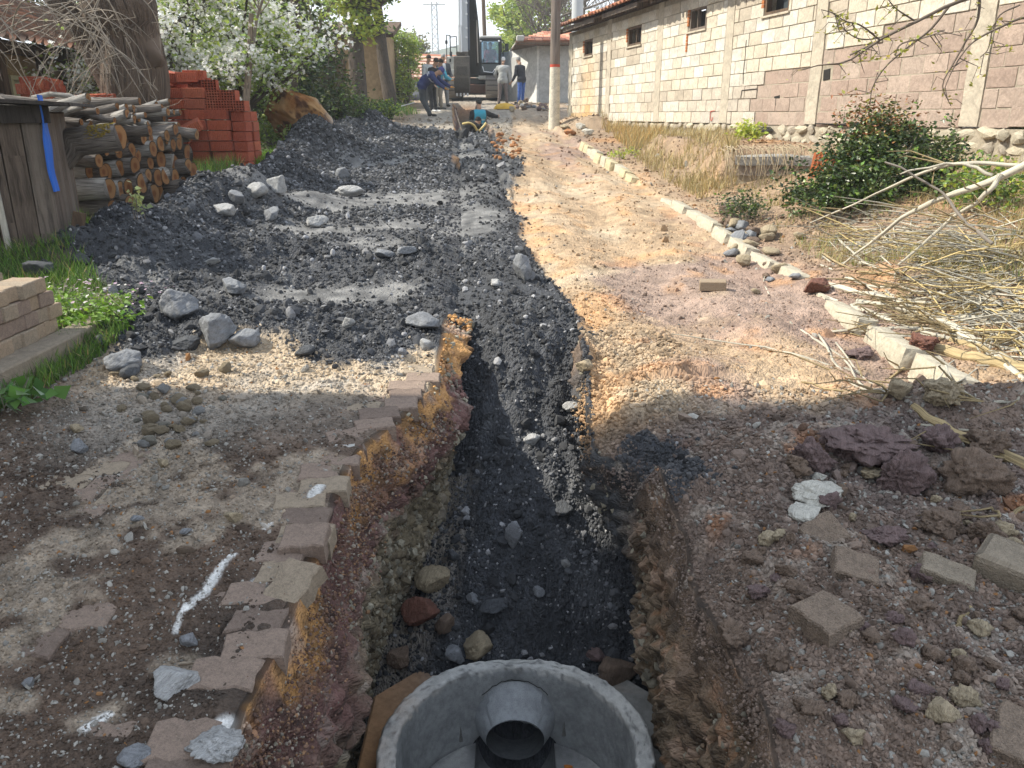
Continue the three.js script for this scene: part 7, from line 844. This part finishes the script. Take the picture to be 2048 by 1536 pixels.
// right side: clods and rubble
const CL = { rough: 0.3, planes: 7 };
stone(1622, 935, 74, 0.8, M.sPurple, 'rounded purple brown clod standing alone near the shade edge', CL); stone(1730, 905, 150, 0.4, M.sPurple, 'long dark purple clod right at the edge of the shade', CL); stone(1800, 975, 92, 0.75, M.sPurple, 'purple clod in front of the big crusted lump', CL); stone(1870, 900, 72, 0.65, M.sPurple, 'purple clod behind, below the thick fallen pole', CL); stone(1945, 985, 120, 0.72, M.sBrown, 'big crusted lump of broken paving at the right', { ...CL, rough: 0.22 }); stone(1842, 962, 52, 0.8, M.sBrown, 'brown clod wedged left of the big crusted lump', CL); stone(1965, 900, 70, 0.6, M.sBrown, 'tilted brown slab behind the big crusted lump', CL); stone(1760, 1080, 74, 0.45, M.sPurple, 'low purple mound of soil between the loose pavers', CL); stone(1895, 1060, 76, 0.5, M.sBrown, 'brown clod below the big crusted lump', CL); stone(1975, 1080, 58, 0.8, M.sBrown, 'orange tinged clod at the right edge above the concrete block', CL);
stone(1628, 995, 106, 0.35, M.sWhite, 'flat white stone lying left of the purple clods', { rough: 0.12 }); stone(1612, 1032, 80, 0.3, M.sWhite, 'thin whitish slab just below the flat white stone', { planes: 6 }); stone(1638, 962, 28, 0.7, M.sWhite, 'small white stone on top of the flat white one'); stone(1880, 1432, 64, 0.55, M.sTan, 'tan flat stone alone at the lower right', { planes: 6 }); stone(1795, 795, 62, 0.65, M.sTan, 'tan stone with a dark face below the kerb', {}); stone(1630, 585, 58, 0.65, M.sRed, 'reddish brown rock sitting on the kerb line', {}); stone(1890, 800, 70, 0.7, M.sTan, 'tan clod by the foot of the fallen poles', CL); stone(1720, 715, 46, 0.5, M.sPurple, 'purple stone behind the near kerb stones', CL); stone(1840, 700, 60, 0.5, M.sRed, 'dark red stone under the cut branches', CL); stone(1600, 1420, 40, 0.7, M.sBrown, 'brown clod in front of the loose pavers', CL); stone(1655, 1395, 34, 0.8, M.sTan, 'tan clod at the lower right of the trench', CL); stone(1680, 1265, 36, 0.5, mat('ochreClod', [0.48, 0.25, 0.06]), 'orange clay lump beside the nearest loose paver', CL); stone(1455, 1345, 60, 0.9, M.sBrown, 'brown clod on the right lip of the trench', CL); stone(1560, 1330, 60, 0.6, M.sBrown, 'earth covered stone below the rust clay face', CL); stone(1170, 788, 44, 0.7, M.sTan, 'tan stone on the right corner of the trench in the sun', {}); stone(1142, 822, 36, 0.6, M.sPale, 'pale stone in the fill below the tan corner stone', {});
for (let i = 0; i < 70; i++) stone(rr(1500, 2060), rr(880, 1500), rr(16, 48), rr(0.4, 0.85), pick([M.sBrown, M.sPurple, M.sBrown, M.sTan]), 'small brown clod strewn over the churned soil at the right', { det: 5, ...CL, group: 'brown clods on the right side' });
for (let i = 0; i < 36; i++) { const u = rnd(); stone(mix(1440, 1500, u) + 14 * gauss() + (i > 20 ? 140 * rnd() : 0), mix(440, 490, u) + 10 * gauss() + (i > 20 ? 120 * rnd() : 0), rr(16, 40), rr(0.4, 0.8), pick([M.sTan, M.sBrown, M.sGrey, M.sTan]), 'broken stone in the rubble strip behind the kerb', { det: 4, group: 'rubble stones behind the kerb' }); }
for (let i = 0; i < 34; i++) { const x = rr(1020, 1095), q = 1 - Math.abs(x - 1052) / 45; stone(x, rr(212, 224) - 10 * q * rnd(), rr(7, 15), rr(0.5, 0.9), pick([M.sTan, M.sBrown, M.sBrown, M.sGrey, M.sPurple]), 'broken stone of the rubble heap at the feet of the person in jeans', { det: 1, smooth: false, group: 'stones of the far rubble heap' }); }
for (const [x, y, w, m, l] of [[1160, 258, 22, M.sWhite, 'white stone beside the foot of the wooden pole'], [1175, 270, 26, M.sWhite, 'flat white stone in the orange rubble right of the pole'], [1130, 258, 20, M.sTan, 'tan stone in the orange rubble right of the pole'], [1140, 270, 24, mat('sOrange', [0.30, 0.14, 0.06]), 'orange brick rubble heaped by the wooden pole'], [1316, 314, 12, M.sWhite, 'small white scrap on the bank near the dry grass']]) stone(x, y, w, 0.6, m, l);
for (let i = 0; i < 30; i++) stone(rr(985, 1040), rr(268, 322), rr(6, 13), rr(0.5, 0.8), M.sOrange, 'orange clay clod in the small spoil heap on the trench rim', { det: 1, smooth: false, planes: 6, group: 'orange clods beside the far trench' });
// loose pavers and blocks at the lower right
{
  mat('dustPaver', [0.27, 0.205, 0.155], { map: rep(T.grainC, 3), bumpMap: rep(T.pebbleB, 5), bumpScale: 0.012 }); mat('dustBlock', [0.30, 0.25, 0.19], { map: rep(T.concC, 3), bumpMap: rep(T.pebbleB, 4), bumpScale: 0.01 });
  const P = (px, py, geo, rot, lab, m, lift = 0.03, name = 'paving_block', cat = 'paving block') => { const q = groundAt(px, py); return single(name, geo, m, lab, cat, [q.x, q.y + lift, q.z], rot); };
  const pv = paverGeo(0.135, 0.115, 0.07, 0.008), pl = paverGeo(0.155, 0.08, 0.075, 0.006);
  P(1650, 1075, pv, [0.55, 0.5, 0.1], 'loose paver lying tilted, the farthest of four in the churned soil', M.dustPaver, 0.02); P(1712, 1150, pv, [0.3, -0.35, -0.1], 'loose squarish paver with a clay stain, second of four in the soil', M.dustPaver, 0.04); P(1648, 1250, paverGeo(0.15, 0.13, 0.08, 0.008), [0.3, -1.1, 0.25], 'earth covered paver standing up at the near end of the churned soil', M.dustPaver, 0.05); P(1895, 1160, pl, [0.35, -0.5, -0.05], 'loose paver with a clean long side, right of the squarish one', M.dustBlock, 0.04);
  { const g = boxUV(rb(0.22, 0.12, 0.15, 0.02)), p = g.attributes.position; for (let i = 0; i < p.count; i++) p.setXYZ(i, p.getX(i) + 0.012 * vn(p.getY(i) * 20, p.getZ(i) * 20, 1), p.getY(i) + 0.012 * vn(p.getX(i) * 14, p.getZ(i) * 20, 2), p.getZ(i)); g.computeVertexNormals(); P(2020, 1165, g, [0.3, -0.75, 0.1], 'broken concrete block with a whitish corner at the right edge', M.dustBlock, 0.05, 'concrete_block', 'concrete block'); }
  P(1425, 578, rb(0.19, 0.07, 0.09, 0.008), [0.1, -0.2, 0.05], 'single tan brick lying on the sunlit road near the kerb', M.paverTan, 0.03, 'brick', 'brick'); P(2030, 1480, pl, [0.2, 0.9, 0.1], 'paver half in the photo at the lower right corner', M.dustPaver, 0.03);
  P(610, 1095, paverGeo(0.15, 0.13, 0.085, 0.01), [0.12, 0.05, 0.05], 'lime splashed paver loosened from the paving edge', M.paver, 0.05); P(585, 1200, paverGeo(0.17, 0.12, 0.08, 0.012), [0.1, 1.2, 0.35], 'chipped paver tipping towards the trench with a white stain', M.paverPale, 0.03);
}
// ---------------------------------------------------------------- cut branches at the right
mat('limbWhite', [0.60, 0.56, 0.46], { map: rep(T.barkC, 1, 0.6), bumpMap: T.barkB, bumpScale: 0.003 }); mat('limbTan', [0.48, 0.37, 0.2], { map: rep(T.barkC, 1, 0.6), bumpMap: T.barkB, bumpScale: 0.004 }); mat('limbGrey', [0.20, 0.175, 0.15]);
function limb(label, pts, r0, r1, m = M.limbWhite, side = 0) {
  const P = pts.map(([x, y, l]) => l > 1 ? at(x, y, l) : groundAt(x, y, l * 1.15)), c = new THREE.CatmullRomCurve3(P).getPoints(22), o = P[0], t = thing('cut_branch', label, 'branch', [o.x, o.y, o.z]); const k = rr(0, 50), q = c.map((p, i) => p.clone().sub(o).add(V(0, 0.012 * vn(i * 0.5, k), 0.012 * vn(i * 0.5, k + 9))));
  part('limb', tube(q, q.map((_, i) => mix(r0, r1, i / 22) * (1 + 0.1 * vn(i * 0.9, k))), 9), m, t); if (r0 > 0.014) { const cap = new THREE.CircleGeometry(r0 * 0.96, 10), d = q[0].clone().sub(q[1]).normalize(); cap.lookAt(d); part('cut_end', cap.translate(q[0].x + d.x * 0.002, q[0].y + d.y * 0.002, q[0].z + d.z * 0.002), M.endC, t); }
  const sh = []; for (let i = 0; i < side; i++) { const j = ri(6, 20), a = q[j], b = a.clone().add(V(gauss() * 0.16 - 0.12, Math.abs(gauss()) * 0.09, gauss() * 0.16)), e = b.clone().add(V(gauss() * 0.14 - 0.1, gauss() * 0.05, gauss() * 0.14)); sh.push(tube([a, b, e], [0.006, 0.004, 0.002], 4, false)); } if (sh.length) part('shoots', mg(sh), M.limbTan, t).userData.kind = 'stuff';
}
limb('long pale bough rising to the right edge, the upper of the two that fork', [[2075, 318, 5.0], [1960, 372, 5.2], [1860, 405, 5.5], [1760, 468, 5.8], [1690, 502, 0.1]], 0.026, 0.008, M.limbWhite, 5);
limb('pale bough curving down from the fork at the right edge', [[2000, 350, 5.1], [1975, 385, 5.1], [1900, 440, 5.4], [1800, 505, 0.08]], 0.018, 0.007, M.limbWhite, 4);
limb('thin pale arched branch highest over the dark bush', [[2060, 335, 5.1], [1940, 325, 5.3], [1850, 345, 5.5], [1740, 395, 5.9], [1620, 448, 6.4]], 0.014, 0.005, M.limbWhite, 4); limb('short pale arched twig over the dark bush', [[1985, 350, 5.2], [1930, 330, 5.3], [1870, 332, 5.4], [1800, 345, 5.5]], 0.012, 0.005);
limb('dark slanting stick crossing the two pale boughs', [[1770, 322, 5.6], [1880, 380, 5.4], [1930, 440, 5.2], [1985, 490, 5.0]], 0.007, 0.012, M.limbGrey, 3);
const HL = [[[1660, 540, 0.1], [1780, 548, 0.14], [1900, 556, 0.16], [2060, 572, 0.18], 0.026], [[1645, 508, 0.08], [1730, 520, 0.14], [1850, 528, 0.16], [1935, 545, 0.14], 0.013], [[1640, 570, 0.06], [1740, 590, 0.1], [1850, 620, 0.12], [2060, 650, 0.14], 0.02], [[2070, 545, 0.24], [1960, 570, 0.18], [1840, 600, 0.1], [1690, 632, 0.05], 0.024], [[2070, 590, 0.2], [1950, 588, 0.2], [1800, 612, 0.12], [1660, 655, 0.03], 0.016], [[1700, 490, 0.1], [1800, 498, 0.16], [1900, 525, 0.16], [2060, 545, 0.2], 0.015], [[1720, 562, 0.12], [1830, 566, 0.16], [1950, 600, 0.16], [2060, 620, 0.16], 0.018], [[1690, 600, 0.05], [1760, 580, 0.14], [1900, 560, 0.2], [2060, 520, 0.26], 0.013], [[1900, 612, 0.1], [1960, 640, 0.12], [2000, 662, 0.13], [2060, 700, 0.14], 0.03]];
['thickest horizontal pale branch of the pile, about mid height', 'thin horizontal pale branch at the upper left of the pile', 'pale branch sloping down to the right across the lower pile', 'stout pale branch coming in from the right edge and pointing to the kerb', 'pale branch below the stout one, bowed towards the kerb', 'slender pale branch along the top of the pile', 'knotty pale branch in the heart of the pile', 'slender branch rising to the right edge across the others', 'split whitish limb at the lower right of the pile'].forEach((l, i) => { const q = HL[i]; limb(l, q.slice(0, 4), q[4], q[4] * 0.6, M.limbWhite, 4); });
limb('thick tan pole lying lowest at the right of the pile', [[1868, 678, 0.05], [1920, 692, 0.05], [1980, 705, 0.05], [2080, 725, 0.05]], 0.036, 0.04, M.limbTan); limb('second tan pole just above the lowest one', [[1905, 650, 0.08], [1960, 664, 0.08], [2070, 700, 0.1]], 0.022, 0.028, M.limbTan); limb('thick fallen pole with bark reaching over the clods from the right edge', [[1830, 796, 0.04], [1880, 822, 0.05], [1960, 848, 0.08], [2090, 880, 0.12]], 0.020, 0.030, M.limbTan, 3);
limb('long thin pale stick lying across the sunlit road', [[1720, 740, 0.02], [1620, 712, 0.015], [1520, 688, 0.015], [1300, 657, 0.015]], 0.010, 0.003); limb('pale stick slanting beside the near kerb stones', [[1580, 640, 0.015], [1630, 672, 0.02], [1690, 710, 0.02]], 0.006, 0.009); limb('slim yellowish stick over the near kerb stones', [[1600, 752, 0.02], [1700, 725, 0.14], [1800, 672, 0.2], [1880, 625, 0.2]], 0.005, 0.009, M.limbTan); limb('curved pale twig standing at the kerb gap', [[1540, 585, 0.02], [1532, 530, 0.12], [1535, 490, 0.2]], 0.006, 0.003); limb('thin stick in the shade right of the flat white stone', [[1560, 905, 0.01], [1595, 925, 0.01]], 0.004, 0.004); limb('bent yellow stem at the right edge among the clods', [[2070, 905, 0.2], [2020, 960, 0.14], [2000, 1000, 0.05], [1985, 1010, 0.01]], 0.008, 0.004, M.limbTan, 2); limb('short cut stick beside the tan flat stone', [[1910, 1248, 0.012], [1948, 1206, 0.012]], 0.007, 0.006, M.limbTan); limb('pale stick lying from the shade edge to the clods', [[1700, 905, 0.02], [1790, 880, 0.05], [1850, 850, 0.05]], 0.005, 0.003, M.limbTan); limb('thin pale branch from the right edge above the kerb end', [[2070, 800, 0.14], [1960, 795, 0.14], [1850, 800, 0.1], [1800, 805, 0.04]], 0.007, 0.004);
for (let i = 0; i < 36; i++) { const x = rr(1620, 1900), y = mix(440, 680, Math.pow(rnd(), 1.3)), dx = rr(140, 260) , dy = rr(-60, 60), l = rr(0.04, 0.3); limb('slender pale cane in the tangle of the pile of cut branches', [[x, y, l * 0.4], [x + dx * 0.35, y + dy * 0.3 - 8, l], [x + dx * 0.7, y + dy * 0.6, l], [Math.min(2075, x + dx), y + dy, l * 0.8]], rr(0.006, 0.012), 0.004, pick([M.limbWhite, M.limbWhite, M.limbTan]), 5); scene.children[scene.children.length - 1].userData.group = 'canes in the branch pile'; }
{ const tw = [], tw2 = []; for (let i = 0; i < 2300; i++) { const px = 1650 + 430 * Math.pow(rnd(), 0.75), py = mix(405, 705, rnd()), u = clamp((px - 1600) / 300, 0.1, 1), a = groundAt(px, py, 0.02 + 0.5 * rnd() * u), an = 0.45 * gauss() + (rnd() < 0.45 ? rr(-1.5, 1.5) : 0), L = rr(0.2, 0.85), d = V(Math.cos(an) * (rnd() < 0.5 ? -1 : 1), 0.3 * gauss(), Math.sin(an)), b = a.clone().addScaledVector(d, L * 0.5).add(V(0, 0.05 * gauss(), 0.05 * gauss())), c = a.clone().addScaledVector(d, L).add(V(0, 0.05 * gauss(), 0.05 * gauss())); if (Math.min(a.x - kerbX(-a.z), c.x - kerbX(-c.z)) < 0.22 + 0.2 * rnd()) continue; if (-c.z < 3.9 || -a.z < 3.9) continue; (rnd() < 0.68 ? tw : tw2).push(tube([a, b, c], [0.0042, 0.0035, 0.0018].map((q) => q * rr(0.6, 1.9)), 4, false)); }
  const o = single('brushwood', mg(tw), M.limbWhite, 'tangle of thin pale twigs filling the pile of cut branches', 'brushwood'); o.userData.kind = 'stuff'; const o2 = single('brushwood', mg(tw2), mat('twigYellow', [0.46, 0.36, 0.17]), 'tangle of thin yellowish twigs filling the pile of cut branches', 'brushwood'); o2.userData.kind = 'stuff';
  const v = []; for (let i = 0; i < 90; i++) { const px = rr(1440, 1700), a = at(px, 300 + 4 * gauss(), 10.1 - 0.3 * rnd()), b = a.clone().add(V(0.08 * gauss(), -rr(0.1, 0.3), 0.12 + 0.05 * gauss())), c = b.clone().add(V(0.12 * gauss(), -rr(0.1, 0.35), 0.02 * gauss())); v.push(tube([a.clone().add(V(0.1 * gauss(), 0.04, -0.2)), a, b, c], [0.004, 0.005, 0.004, 0.002], 4, false)); } const vo = single('dry_vines', mg(v), mat('vine', [0.36, 0.29, 0.19]), 'dry hanging stems trailing over the stub of retaining wall', 'vines'); vo.userData.kind = 'stuff'; }
renderer.render(scene, camera);
